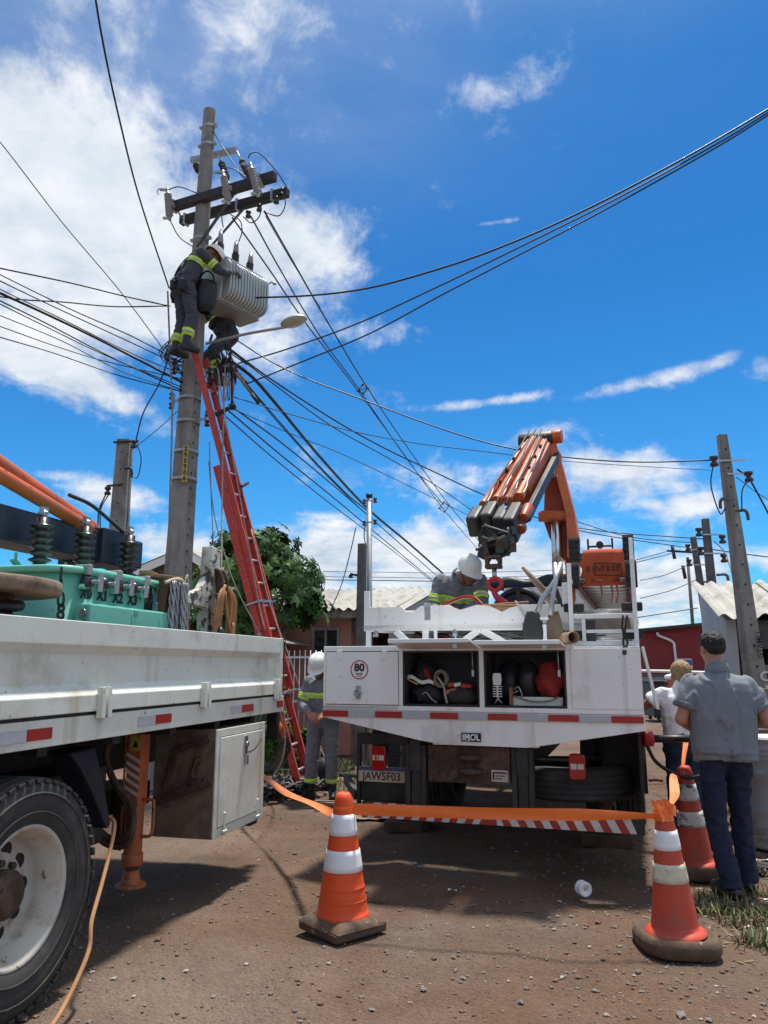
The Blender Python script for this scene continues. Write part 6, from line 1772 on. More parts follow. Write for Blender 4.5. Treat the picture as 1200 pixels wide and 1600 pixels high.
def cloth_bag():
    t = tbthing('cloth_bag', 'orange cloth bag with dark lettering draped over the rack ladders', 'bag', 2.20, .46, 2.28)
    def f(u, v):
        x = (-.145 - .03 * v + (.31 + .05 * v) * u); z = .135 - .30 * v
        y = -.02 - .03 * math.sin(math.pi * u) + .012 * noise.noise(V((u * 5, v * 4, 1))) + (.06 * (1 - v / .12) if v < .12 else 0) + .012 * math.sin(u * 12 + v * 3) * v
        if v < .12: z = .135 - .03 * (v / .12) ** 2
        return V((x + .01 * noise.noise(V((v * 4, 3, u))), y, z))
    mb = MB(); mb.grid(f, 22, 20); o = mb.build('cloth', 'bag_orange', t); s = o.modifiers.new('s', 'SOLIDIFY'); s.thickness = .012; s.offset = 1
    q = MB()
    fx = lambda u, v: V(f(u, v)) - V((0, .012, 0))
    for (a, b) in (((.30, .40), (.90, .44)), ((.30, .72), (.90, .76)), ((.30, .40), (.30, .72)), ((.90, .44), (.90, .76))):
        q.tube([fx(a[0] + (b[0] - a[0]) * i / 8, a[1] + (b[1] - a[1]) * i / 8) for i in range(9)], .0035, 4)
    q.parts('printed_frame', 'ink_brown', o)
    for body, u0, u1, v, sz in (('SINTESE', .14, .82, .56, .062), ('35 27 - 1 000', .25, .82, .88, .034)):
        n = len(body)
        for i, ch in enumerate(body):
            if ch == ' ': continue
            u = u0 + (u1 - u0) * i / (n - 1)
            p = fx(u, v); text(ch, sz, 'ink_brown', o, p - V((0, .003, 0)), (R(90), R(3), R(0)), 'printed_letter', bold=.0015 if sz > .05 else 0)
    st = MB()
    for x in (-.02, .10, .06): st.tube(smooth_path([(x, -.01, -.16), (x + .005, -.02, -.24), (x - .01, .0, -.3)], 4), .008, 5)
    st.parts('strap', 'rope_tan', t)
cloth_bag()
def orange_sack():
    t = tbthing('orange_sack', 'crumpled orange cloth strip hanging left of the rack ladders', 'cloth', 1.945, .30, 2.02)
    mb = MB(); mb.grid(lambda u, v: V((-.03 + .075 * u + .012 * noise.noise(V((u * 3, v * 7, 2))), .015 * math.sin(u * 9), .17 - .34 * v)), 8, 14); o = mb.build('cloth', 'bag_orange', t); s = o.modifiers.new('s', 'SOLIDIFY'); s.thickness = .015
    st = MB()
    for i in range(6): st.tube(smooth_path([(-.05, -.02, .14 - i * .045), (-.025, -.04, .155 - i * .045), (.0, -.035, .17 - i * .045)], 3), .011, 6)
    st.parts('lacing', 'plastic_black', t)
orange_sack()
def digger():
    t = tbthing('post_hole_digger', 'post hole digger with two crossed pale handles and rusty scoop blades', 'tool', 1.75, .05, 1.70); t.scale = (1.1, 1.0, 1.1)
    for s, x0, x1, x2 in ((-1, -.055, .055, .14), (1, .085, .055, .10)):
        mb = MB()
        def f(u, v):
            a = R(-75 + 150 * u); w = .085 * (.55 + .45 * math.sin(math.pi * min(1, .25 + v * .75)))
            return V((x0 + w * math.sin(a) * (.9 if s < 0 else .7), -.02 - .045 * math.cos(a) * (1 if s < 0 else -1), -.035 + .215 * v))
        mb.grid(f, 10, 8); o = mb.build('blade', 'black_paint' if s < 0 else 'wood_grey', t); q = o.modifiers.new('s', 'SOLIDIFY'); q.thickness = .005
        mb = MB(); mb.tube([(x0 + .02 * s * -1, -.03, .15), ((x0 + x1) / 2 + .01, -.02, .26), (x1 + .05, .04, .40), (x2, .1, .52)], [.019, .018, .017, .017], 8); mb.build('handle', 'galv', t)
    mb = MB(); mb.bar((-.015, -.03, .13), (.05, -.03, .13), .03, .02); mb.bb(.0, .035, -.04, -.03, -.03, .09); mb.build('hinge_plate', 'sign_white', t, .003)
digger()
def load():
    t = tbthing('wooden_pole', 'brown tapered wooden pole leaning over the white bin', 'pole', 1.60, .20, 2.26)
    mb = MB(); mb.tube([(0, 0, 0), (.10, .02, -.12), (.24, .05, -.31)], [.012, .026, .034], 8); mb.build('shaft', 'wood_grey', t)
    t = tbthing('black_bracket', 'short black bar standing on the bin corner', 'bracket', 1.885, .14, 1.93)
    mb = MB(); mb.bar((.015, 0, 0), (-.035, .02, .15), .03, .035); mb.build('bar', 'black_paint', t, .008)
    # cable reel in the bed
    t = tbthing('cable_reel', 'dark cable reel arching above the load in front of the white headboard', 'cable reel', 1.40, 1.35, 1.75)
    mb = MB(); mb.tube([(.235 * math.cos(a), 0, .20 + .235 * math.sin(a)) for a in [2 * math.pi * i / 36 for i in range(36)]], .03, 8, closed=True); mb.build('rim', 'plastic_black', t)
    mb = MB(); mb.lathe([(.001, -.03), (.20, -.03), (.21, .03), (.001, .03)], (0, .0, .20), 'y', 30); mb.build('coil', 'tarp_dark', t)
    mb = MB(); mb.bar((0, -.05, .2), (0, -.05, .43), .03, .02); mb.bar((-.22, -.05, .2), (.22, -.05, .2), .02, .03); mb.build('spoke', 'rust_steel', t)
    mb = MB(); mb.bb(-.25, .25, -.1, .12, -.57, -.02); mb.build('stand', 'black_paint', t, .01)
    # slatted wood
    t = tbthing('lumber_pile', 'pile of splintered brown wood slats under the red hook', 'wood', 1.30, .42, 1.965)
    rs = random.Random(8)
    for i in range(9):
        y = i * .045; k = (i - 2)
        me = MB(); me.box((0, 0, 0), (.42 - .06 * abs(i - 6) * .2, .05, .014))
        o = me.build('slat', 'wood_brown', t, .003); o.location = (.06 + rs.uniform(-.03, .03), y, -.035 + .011 * i + rs.uniform(-.004, .004)); o.rotation_euler = (rs.uniform(-.2, .2), rs.uniform(-.1, .1), rs.uniform(-.15, .15))
    for i in range(3):
        me = MB(); me.box((0, 0, 0), (.20, .04, .014)); o = me.build('slat', 'wood_brown', t, .003); o.location = (-.17 + i * .03, -.12 - .02 * i, -.05 - .018 * i); o.rotation_euler = (.2, .35 - .3 * i, .2)
    # dark rolled tarp on the headboard
    t = tbthing('rolled_tarp', 'dark rolled tarpaulin with a scalloped top along the white headboard', 'tarpaulin', .55, 3.06, 2.42)
    mb = MB(); 
    def f(u, v):
        x = u * 1.50; rr = .075 + .022 * math.sin(x * 15) + .01 * noise.noise(V((x * 5, v * 3, 0)))
        a = 2 * math.pi * v
        return V((x, .07 * math.cos(a), rr * math.sin(a) + .01 * math.sin(x * 7)))
    mb.grid(f, 60, 12); mb.build('roll', 'tarp_dark', t)
    # coils of bare wire and cables behind the struts
    t = tbthing('wire_coils', 'loose coils of grey wire lying behind the truck tail struts', 'wire coil', 1.30, .42, 1.66)
    mb = MB(); rs = random.Random(2)
    for i in range(26):
        r = .13 + rs.random() * .12; dz = rs.uniform(-.01, .05); cx = rs.uniform(-.05, .12)
        mb.tube([(cx + r * math.cos(a) * 1.2, r * .4 * math.sin(a), dz + .035 + .045 * math.sin(a + i) + .02 * math.sin(2 * a)) for a in [2 * math.pi * k / 26 for k in range(26)]], .0045, 5, closed=True)
    mb.build('coil', 'aluminium', t)
    t = tbthing('cable_pile', 'dark cables and red hose piled behind the left truck tail struts', 'cable pile', .95, .44, 1.655)
    for mat, k, sd in (('cable_black', 9, 1), ('bag_red', 3, 5), ('galv', 3, 9)):
        mb = MB(); rs = random.Random(sd)
        for i in range(k):
            mb.tube(smooth_path([(-.2 + rs.uniform(-.05, .05), rs.uniform(-.1, .1), rs.uniform(.0, .06)), (-.05, rs.uniform(-.1, .1), rs.uniform(.01, .10)), (.1, rs.uniform(-.1, .1), rs.uniform(.0, .07)), (.22, rs.uniform(-.1, .1), rs.uniform(0, .05))], 5), .009, 6)
        mb.build('cable', mat, t)
    t = tbthing('valve_lump', 'rusty black valve assembly behind the leftmost tail strut', 'valve', .70, .40, 1.70)
    mb = MB(); mb.box((0, 0, .01), (.12, .1, .09), Euler((.3, .4, .2)).to_matrix()); mb.cyl((-.02, 0, .02), (.09, -.04, .05), .02, n=8); mb.box((.05, -.05, -.02), (.05, .05, .05)); mb.build('block', 'rust_steel', t, .01)
    t = tbthing('steel_sheet', 'bright bent metal sheet behind the left tail strut', 'metal sheet', .55, .46, 1.65)
    mb = MB(); mb.grid(lambda u, v: V((-.1 + .26 * u, .05 * math.sin(3 * u) - .02, .0 + .11 * v)), 8, 2); o = mb.build('sheet', 'galv', t); s = o.modifiers.new('s', 'SOLIDIFY'); s.thickness = .004
    # cardboard tubes
    for lab, u, v, z, r in (('open cardboard tube pointing out beside the ladder rack', 1.90, .16, 1.695, .044),):
        t = tbthing('cardboard_tube', lab, 'tube', u, v, z)
        mb = MB(); mb.lathe([(r, 0), (r, .3), (r * .88, .3), (r * .88, .0), (r, 0)], (0, 0, 0), 'y', 24); o = mb.build('tube', 'cardboard', t); o.rotation_euler = (0, R(8), R(-24)); o.location = (-.03, .0, 0)
        o.rotation_euler = (R(180), 0, R(24)); 
    t = tbthing('orange_post', 'orange steel post standing between the bin and the rack', 'post', 1.835, .55, 1.636)
    mb = MB(); mb.bb(-.04, .04, -.04, .04, 0, .14); mb.build('post', 'crane_orange', t, .006)
    # red and white hose over the board
    t = tbthing('hose', 'pale and red striped hoses lying from the worker to the hook', 'hose', .98, .32, 1.97)
    for k, mat in enumerate(('bag_red', 'rope_pale', 'bag_red')):
        mb = MB(); mb.tube(smooth_path([(-.22, .0 + .02 * k, -.03), (-.05, .0 + .02 * k, .02), (.10, .02 * k, .075), (.20, .02 * k, .07), (.27, .02 * k, .0)], 6), .012, 7); mb.build('hose', mat, t)
load()
def locker_contents():
    rs = random.Random(12)
    def lump(t, name, mat, c, r, seed, jit=.3):
        mb = MB(); mb.ell(c, r, 22, 14, jit=jit); o = mb.build(name, mat, t); return o
    t = tbthing('dark_tool_bag', 'dark canvas tool bag slumped in the left open locker', 'bag', .83, .25, 1.19)
    lump(t, 'sack', 'bag_black', (0, 0, .08), (.17, .16, .10), 1); lump(t, 'flap', 'dark_inside', (-.05, .05, .24), (.11, .1, .10), 2)
    h = MB(); h.tube(smooth_path([(-.06, -.15, .04), (.0, -.17, .1), (.05, -.17, .05), (.09, -.16, .02)], 5), .005, 5); h.build('cord', 'rope_pale', t)
    t = tbthing('olive_bag', 'olive canvas roll lying on the right of the left open locker', 'bag', 1.10, .2, 1.19)
    lump(t, 'roll', 'canvas_olive', (0, 0, .07), (.16, .16, .085), 3, .2); lump(t, 'roll_end', 'canvas_olive', (-.02, -.02, .15), (.15, .1, .045), 4, .2)
    t = tbthing('signal_flags', 'white and yellow cloth strip lying across the dark tool bag', 'cloth', .78, .12, 1.40)
    mb = MB(); mb.grid(lambda u, v: V((-.11 + .22 * u, -.01, -.01 - .05 * u + .03 * v + .012 * math.sin(u * 9))), 12, 3); o = mb.build('strip', 'paper_white', t); o.modifiers.new('s', 'SOLIDIFY').thickness = .008
    mb = MB(); mb.grid(lambda u, v: V((-.11 + .09 * u, -.016, -.015 - .04 * u + .012 * v)), 6, 2); mb.build('yellow_edge', 'yellow_sticker', t)
    t = tbthing('orange_tool', 'red handled tool poking up from the left locker bags', 'tool', .85, .18, 1.40)
    mb = MB(); mb.bar((0, -.02, -.02), (-.045, 0, .07), .035, .03); mb.build('handle', 'ink_red', t, .006)
    mb = MB(); mb.tube([(.0, -.02, -.02), (.07, -.03, -.1)], .012, 6); mb.build('shaft', 'steel', t)
    t = tbthing('rope_bundle', 'grey rope bundle hanging down over the left locker bags', 'rope', .95, .12, 1.36)
    for i in range(9):
        mb = MB(); a = rs.uniform(0, 6); mb.tube([(.05 * math.cos(b) * (1 + .2 * math.sin(a)), -.02 + .015 * math.sin(b * 2 + a), .035 + (.055 + .01 * math.sin(a)) * math.sin(b)) for b in [2 * math.pi * k / 16 for k in range(16)]], .0055, 5, closed=True)
        mb.build('loop', 'rope_grey', t)
    mb = MB(); mb.tube(smooth_path([(-.02, -.05, .05), (.03, -.06, -.02), (.045, -.07, -.09), (.06, -.07, -.15)], 5), .008, 6); mb.build('tail', 'rope_pale', t)
    t = tbthing('orange_handled_tools', 'two small orange handled tools on the olive roll', 'tool', 1.06, .1, 1.345)
    for x, m in ((-.05, 'bag_orange'), (.0, 'paper_white'), (.06, 'bag_orange'), (.09, 'ink_red')):
        mb = MB(); mb.tube([(x, -.02, .0), (x + .05, -.01, .012 - .02 * (x > 0))], .016, 8); mb.build('handle', m, t)
    t = tbthing('wooden_handle', 'pale wooden handle end in front of the olive roll', 'tool', .99, .06, 1.29)  # only a handle end, no hammer head is built
    mb = MB(); mb.tube([(0, 0, 0), (.06, .03, .015), (.14, .1, .03)], .02, 8); mb.build('handle', 'rope_tan', t)
    # right locker
    t = tbthing('red_sack', 'crumpled red fabric sack on the right of the right open locker', 'bag', 1.79, .17, 1.28)
    mb = MB()
    def f(u, v):
        a = 2 * math.pi * u; th = math.pi * v
        p = V((math.sin(th) * math.cos(a), math.sin(th) * math.sin(a), math.cos(th)))
        k = 1 + .34 * noise.noise(p * 1.6 + V((4, 1, 0))) - .22 * abs(noise.noise(p * 3.5))
        return V((p.x * .125 * k, p.y * .13 * k, .10 + p.z * .135 * k))
    mb.grid(f, 30, 18); mb.build('sack', 'bag_red', t)
    t = tbthing('black_drum', 'upright black round case beside the red sack', 'case', 1.615, .2, 1.27)
    lump(t, 'case', 'plastic_black', (0, 0, .115), (.09, .12, .145), 5, .05)
    t = tbthing('dark_case', 'big dark round case at the back of the right locker', 'case', 1.46, .36, 1.19)
    lump(t, 'case', 'navy_paint', (0, 0, .17), (.12, .12, .18), 6, .03)
    t = tbthing('drawer_box', 'pale wooden drawer box under the red sack', 'box', 1.68, .22, 1.19)
    mb = MB(); mb.bb(-.19, .20, -.14, .2, .0, .075); mb.build('box', 'white_old', t, .004)
    mb = MB(); mb.tube(smooth_path([(-.16, -.15, .08), (-.03, -.16, .045), (.1, -.16, .05), (.17, -.15, .08)], 5), .006, 5); mb.build('cord', 'rope_grey', t)
    t = tbthing('cable_grip', 'white fish shaped cable grip hanging in the right locker', 'tool', 1.40, .05, 1.21)
    mb = MB(); mb.prism([(-.03, .14), (.03, .14), (.035, .19), (.03, .23), (-.03, .23), (-.035, .19)], .012, (0, 0, 0), (1, 0, 0), (0, 0, 1)); mb.build('head', 'sign_white', t, .006)
    mb = MB()
    for i in range(5): mb.bb(-.036, .036, -.004, .006, .055 + i * .018, .062 + i * .018)
    mb.bb(-.006, .006, -.002, .004, .04, .14); mb.build('ribs', 'sign_white', t, .002)
    mb = MB(); mb.tube([(-.03, 0, .0), (.012, 0, .05)], .007, 6); mb.tube([(.035, 0, .005), (-.008, 0, .05)], .007, 6); mb.build('tail', 'steel', t)
    t = tbthing('brown_handle', 'short brown wooden handle upright in the right locker', 'tool', 1.50, .07, 1.205)  # a bare brown handle, without a mallet head
    mb = MB(); mb.bb(-.014, .014, -.012, .012, 0, .13); mb.build('handle', 'wood_brown', t, .004)
    t = tbthing('small_spanner', 'small steel clamp between the two round cases', 'tool', 1.555, .08, 1.29)
    mb = MB(); mb.tube(smooth_path([(-.03, 0, .03), (0, -.01, .05), (.02, -.01, .01), (.03, 0, -.03)], 4), .006, 6); mb.tube([(-.05, 0, .0), (.0, 0, .02)], .006, 6); mb.build('clamp', 'steel', t)
locker_contents()
def foot_pads():
    for x, y, lab, w in ((.27, 1.5, 'dark wooden pad under the left stabiliser of the white truck', .36), (2.08, 1.45, 'dark wooden pad under the right stabiliser of the white truck', .42)):
        t = tbthing('support_pad', lab, 'wooden pad', x, y, 0)
        mb = MB(); mb.bb(-w / 2, w / 2, -.2, .2, -.01, .082); mb.build('pad', 'wood_dark', t, .008)
foot_pads()
# ------------------------------------------------------------------ the white flatbed on the left.  local: x outward (negative = into the bed), y along it, z up
TAI = TAM.inverted()
def tapx(px, py, d):
    """where the line of sight through a photo point meets the upright plane d inside the near side: (along, z)"""
    o = TAI @ V((0, 0, CAMZ)); r = (TAI.to_3x3() @ ray(px, py))
    k = (-d - o.x) / r.x; q = o + r * k
    return q.y, q.z
def flatbed():
    t = thing('flatbed_truck', 'white flatbed truck with scratched drop side at the left edge', 'truck', TA_O, TA_RZ)
    P = lambda name, mat, mb, bev=.004, parent=None: mb.build(name, mat, parent or t, bev)
    S0, S1 = -7.0, -.06
    m = MB()
    sec = [(0, 1.715), (0, 1.597), (-.048, 1.553), (-.048, 1.405), (.004, 1.352), (.004, 1.270), (-.065, 1.270), (-.065, 1.715)]
    m.sweep(sec, (0, S0, 0), (0, S1 - .05, 0), (1, 0, 0), (0, 0, 1)); P('drop_side', 'white_old', m, .004)
    m = MB(); m.bb(-.067, .002, S1 - .0495, S1, 1.268, 1.716); P('side_end', 'white_old', m, .004)
    m = MB(); m.bb(-.06, -.006, S0, .0, 1.128, 1.252); P('bed_rail', 'white_old', m, .004)
    m = MB(); m.bb(-.045, -.02, S0, S1, 1.2525, 1.2695); P('side_gap', 'black_paint', m, 0)
    m = MB(); m.bb(-2.34, -.062, S0, -.01, 1.12, 1.20); P('deck', 'wood_dark', m)
    m = MB(); m.bb(-2.40, -2.342, S0, -.06, 1.125, 1.7); P('far_side', 'white_old', m)
    m = MB(); m.bb(-2.34, -.055, -.055, .0, 1.2, 1.705); P('tailgate', 'white_old', m)
    # side hinges: a pair of folded ears on each
    for px in (158, 317, 430):
        s, z = tapx(px, 1100, 0)
        hm = MB()
        for dx in (-.028, .028):
            hm.prism([(dx - .009 - .012, 1.39), (dx + .009 - .012, 1.39), (dx + .016, 1.34), (dx + .016, 1.235), (dx - .016, 1.235), (dx - .016, 1.34)], .035, (.004, s, 0), (0, 1, 0), (0, 0, 1))
        hg = hm.parts('hinge', 'white_old', t, .003)
        b = MB(); b.cyl((.02, s - .03, 1.25), (.02, s + .04, 1.25), .016, n=10); b.build('hinge_pin', 'steel', hg)
    # reflectors on the rail
    for p0, p1, mat in ((1, 42, 'grey_reflector'), (42.5, 82, 'red_reflector'), (216, 243, 'grey_reflector'), (243.5, 268, 'red_reflector'), (360, 377.5, 'grey_reflector'), (378, 396, 'red_reflector'), (433, 442, 'red_reflector')):
        y = 1150 - (p0 + p1) / 2 * .077
        a, _ = tapx(p0, y, 0); b, _ = tapx(p1, y, 0)
        m = MB(); m.bb(-.0055, -.001, a, b, 1.165, 1.216); m.build('reflector_strip', mat, t)
    # underside: rails, cross bearers, dark tanks
    m = MB()
    for x in (-.80, -1.62): m.bb(x - .09, x, S0, -.2, .78, 1.08)
    y = -6.5
    while y < -.2: m.bb(-2.3, -.07, y, y + .07, 1.08, 1.119); y += .6
    m.parts('chassis_rail', 'black_paint', t)
    m = MB(); m.cyl((-.2, -3.0, .52), (-2.2, -3.0, .52), .07, n=12); m.ell((-1.2, -3.0, .52), (.22, .22, .22)); P('axle', 'rust_steel', m, 0)
    m = MB(); m.cyl((-.5, -4.9, .72), (-.5, -3.9, .72), .24, n=20); m.bb(-1.0, -.45, -2.3, -1.75, .45, .9); m.parts('tank', 'black_paint', t, .02)
    m = MB(); m.bb(-1.5, -.42, -2.05, -1.95, .40, .72); m.bb(-.9, -.6, -1.95, -1.0, .55, .7); m.parts('under_frame', 'black_paint', t)
    for x, sg in ((-.145, 1), (-.47, 1), (-1.93, -1), (-2.255, -1)):
        w = thing('wheel', '', '', (x, -2.97, .50)); w.parent = t; del w['label'], w['category']
        wheel_parts(w, (0, 0, 0), .50, .28, 'rim_paint', sgn=sg, lugs=52 if x > -.2 else 0)
    # dark blue mud bracket
    pts = [tapx(a, b, .18) for a, b in ((110, 1177), (150, 1166), (163, 1225), (174, 1288), (168, 1296), (146, 1240), (128, 1205))]
    m = MB(); m.prism(pts, .16, (-.34, 0, 0), (0, 1, 0), (0, 0, 1)); P('mud_bracket', 'navy_paint', m, .012)
    # toolbox under the bed
    s0, s1, z0, z1 = -1.20, -.385, .375, 1.072
    m = MB(); m.bb(-.46, -.012, s0, s1, z0, z1); bx = P('toolbox', 'muddy_steel', m, .006)
    m = MB()
    for a, b, c, d in ((s0, s0 + .05, z0, z1), (s1 - .05, s1, z0, z1), (s0 + .05, s1 - .05, z0, z0 + .06), (s0 + .05, s1 - .05, z1 - .05, z1)): m.bb(-.012, .0, a, b, c, d)
    m.build('toolbox_frame', 'white_old', bx, .003)
    m = MB(); m.bb(-.010, .006, s0 + .054, s1 - .054, z0 + .066, z1 - .056); m.build('toolbox_door', 'white_old', bx, .003)
    m = MB(); m.bb(.007, .016, s0 + .42, s0 + .47, .86, 1.0); m.cyl((.018, s0 + .445, .94), (.03, s0 + .445, .94), .02, n=10); m.bb(.01, .03, s0 + .43, s0 + .46, .80, .87); m.build('latch', 'steel', bx, .003)
    m = MB()
    for q in (s0 + .13, s0 + .68): m.bb(.004, .016, q, q + .022, z0 + .01, z0 + .15); m.cyl((.012, q - .02, z0 + .03), (.012, q + .04, z0 + .03), .010, n=8)
    m.parts('toolbox_hinge', 'white_old', bx, .003)
    cm = MB()
    for i in range(13):
        p = V((.018, s0 + .46 + i * .021, .885 + .006 * i - .03 * math.sin(i / 12 * math.pi)))
        cm.tube([p + (V((0, .012 * math.cos(a), .006 * math.sin(a))) if i % 2 else V((.006 * math.sin(a), .012 * math.cos(a), 0))) for a in [2 * math.pi * k / 8 for k in range(8)]], .0022, 4, closed=True)
    cm.build('chain', 'rust_steel', bx)
    m = MB()
    m.bar((-.03, s0 - .012, .75), (-.42, s0 - .012, .60), .02, .06); m.bar((-.10, s0 - .012, 1.0), (-.18, s0 - .012, .70), .02, .05); m.bar((-.30, s0 - .012, .93), (-.36, s0 - .012, .64), .02, .05); m.bar((-.05, s0 - .011, 1.02), (-.32, s0 - .011, .92), .02, .04)
    m.parts('box_brace', 'rust_steel', bx, .004)
    m = MB(); m.tube(smooth_path([(-.10, s0 - .02, .88), (-.12, s0 - .05, .87), (-.15, s0 - .05, .78), (-.13, s0 - .02, .77)], 4), .010, 6); m.build('box_handle', 'rust_steel', bx)
    m = MB(); m.bb(-.30, -.10, s1 + .01, s1 + .14, .30, .50); P('tow_block', 'rust_steel', m, .01)
    # stabiliser, pulled up clear of the ground
    sx, sy = -.40, -1.50
    m = MB(); m.bb(sx - .052, sx + .052, sy - .052, sy + .052, .62, 1.118); og = P('stabiliser', 'outrigger_orange', m, .01)
    m = MB(); m.cyl((sx, sy, .30), (sx, sy, .63), .056, n=18); m.cyl((sx, sy, .27), (sx, sy, .34), .066, n=18); m.build('stabiliser_tube', 'outrigger_orange', og, .004)
    m = MB(); m.cyl((sx, sy, .19), (sx, sy, .275), .042, n=16); m.build('stabiliser_ram', 'rust_steel', og)
    m = MB(); m.lathe([(.001, .15), (.06, .15), (.07, .165), (.055, .185), (.048, .24), (.001, .24)], (sx, sy, 0), 'z', 22, sx=1.0); m.lathe([(.001, .14), (.092, .14), (.096, .15), (.09, .16), (.06, .165), (.001, .166)], (sx, sy, 0), 'z', 24); m.build('stabiliser_foot', 'outrigger_orange', og)
    # sticker and stripes on the face toward us
    for i in range(5):
        z = .70 + i * .05
        k = MB(); y = sy - .0535; k.add([V((sx - .05, y, z + .03)), V((sx + .05, y, z - .02)), V((sx + .05, y, z + .003)), V((sx - .05, y, z + .053))], [(0, 1, 2, 3)]); k.build('stripe', 'worn_white_reflector', og)
    k = MB(); k.bb(sx - .03, sx + .045, sy - .0545, sy - .0525, .96, 1.06); ws = k.build('warning_sticker', 'yellow_sticker', og)
    k = MB(); y = sy - .0552; k.add([V((sx - .012, y, .985)), V((sx + .03, y, .985)), V((sx + .009, y, 1.03))], [(0, 1, 2)]); k.build('warning_triangle', 'ink_black', ws)
    m = MB(); m.tube([(sx - .06, sy - .05, .36), (sx - .062, sy - .052, 1.1)], .007, 6); m.tube(smooth_path([(sx + .055, sy, .66), (sx + .12, sy, .66), (sx + .13, sy, .62), (sx + .125, sy, .46), (sx + .055, sy, .44)], 4), .011, 7); m.parts('stabiliser_pipe', 'outrigger_orange', og)
    m = MB()
    for r, dz in ((.022, 0), (.021, -.04)):
        m.tube(smooth_path([(sx - .10, sy - .10, 1.11), (sx - .17, sy - .1, .95), (sx - .10, sy - .10, .78), (sx + .02, sy - .1, .66 + dz), (sx + .05, sy - .1, .52 + dz), (sx - .02, sy - .1, .44 + dz), (sx - .15, sy - .1, .46 + dz), (sx - .25, sy - .1, .58 + dz), (sx - .28, sy - .02, .72)], 6), r, 8)
    m.parts('hydraulic_hose', 'rust_steel', og)
    m = MB(); m.cyl((sx - .16, sy + .1, .42), (sx - .16, sy + .1, .72), .055, n=14); m.build('side_cylinder', 'rust_steel', og)
    m = MB(); m.tube(smooth_path([(sx - .32, sy - .2, 1.1), (sx - .36, sy - .2, .9), (sx - .42, sy - .1, .7)], 5), .02, 7); m.build('cable_loom', 'black_rubber', t)
    # marker lamp and chain on the tail corner
    m = MB(); m.lathe([(.001, -.028), (.045, -.024), (.062, 0), (.045, .012), (.001, .014)], (-.10, .075, .985), 'y', 22); ml = P('marker_lamp', 'orange_lens', m, 0)
    m = MB(); m.bb(-.15, -.06, .0, .06, .9, 1.12); m.build('lamp_bracket', 'black_paint', ml)
    cm = MB()
    for i in range(15):
        p = V((-.02, .02, 1.70 - i * .026))
        cm.tube([p + (V((0, .008 * math.sin(a), .017 * math.cos(a))) if i % 2 else V((.008 * math.sin(a), 0, .017 * math.cos(a)))) for a in [2 * math.pi * k / 8 for k in range(8)]], .0035, 4, closed=True)
    cm.build('chain', 'rust_steel', t)
    # crane arm folded along the bed
    m = MB(); m.bb(-1.32, -1.02, -5.6, -.60, 2.26, 2.48); ca = P('crane_arm', 'navy_paint', m, .015)
    m = MB(); m.bb(-1.36, -.98, -1.2, -.9, 2.235, 2.5); m.build('arm_collar', 'navy_paint', ca, .01)
    m = MB(); m.cyl((-1.12, -5.0, 3.44), (-1.12, -1.16, 2.50), .062, n=20); m.build('arm_cylinder', 'crane_orange', ca)
    m = MB(); m.cyl((-1.02, -4.6, 3.10), (-1.02, -1.32, 2.47), .046, n=18); m.build('arm_cylinder', 'crane_orange', ca)
    m = MB(); m.tube(smooth_path([(-1.0, -1.6, 2.66), (-1.0, -1.35, 2.64), (-.98, -1.1, 2.55), (-.98, -.95, 2.50)], 5), .014, 7); m.build('arm_hose', 'black_rubber', ca)
    m = MB(); m.bb(-1.45, -.95, -5.9, -5.3, 1.2, 3.4); P('crane_post', 'navy_paint', m, .02)
flatbed()

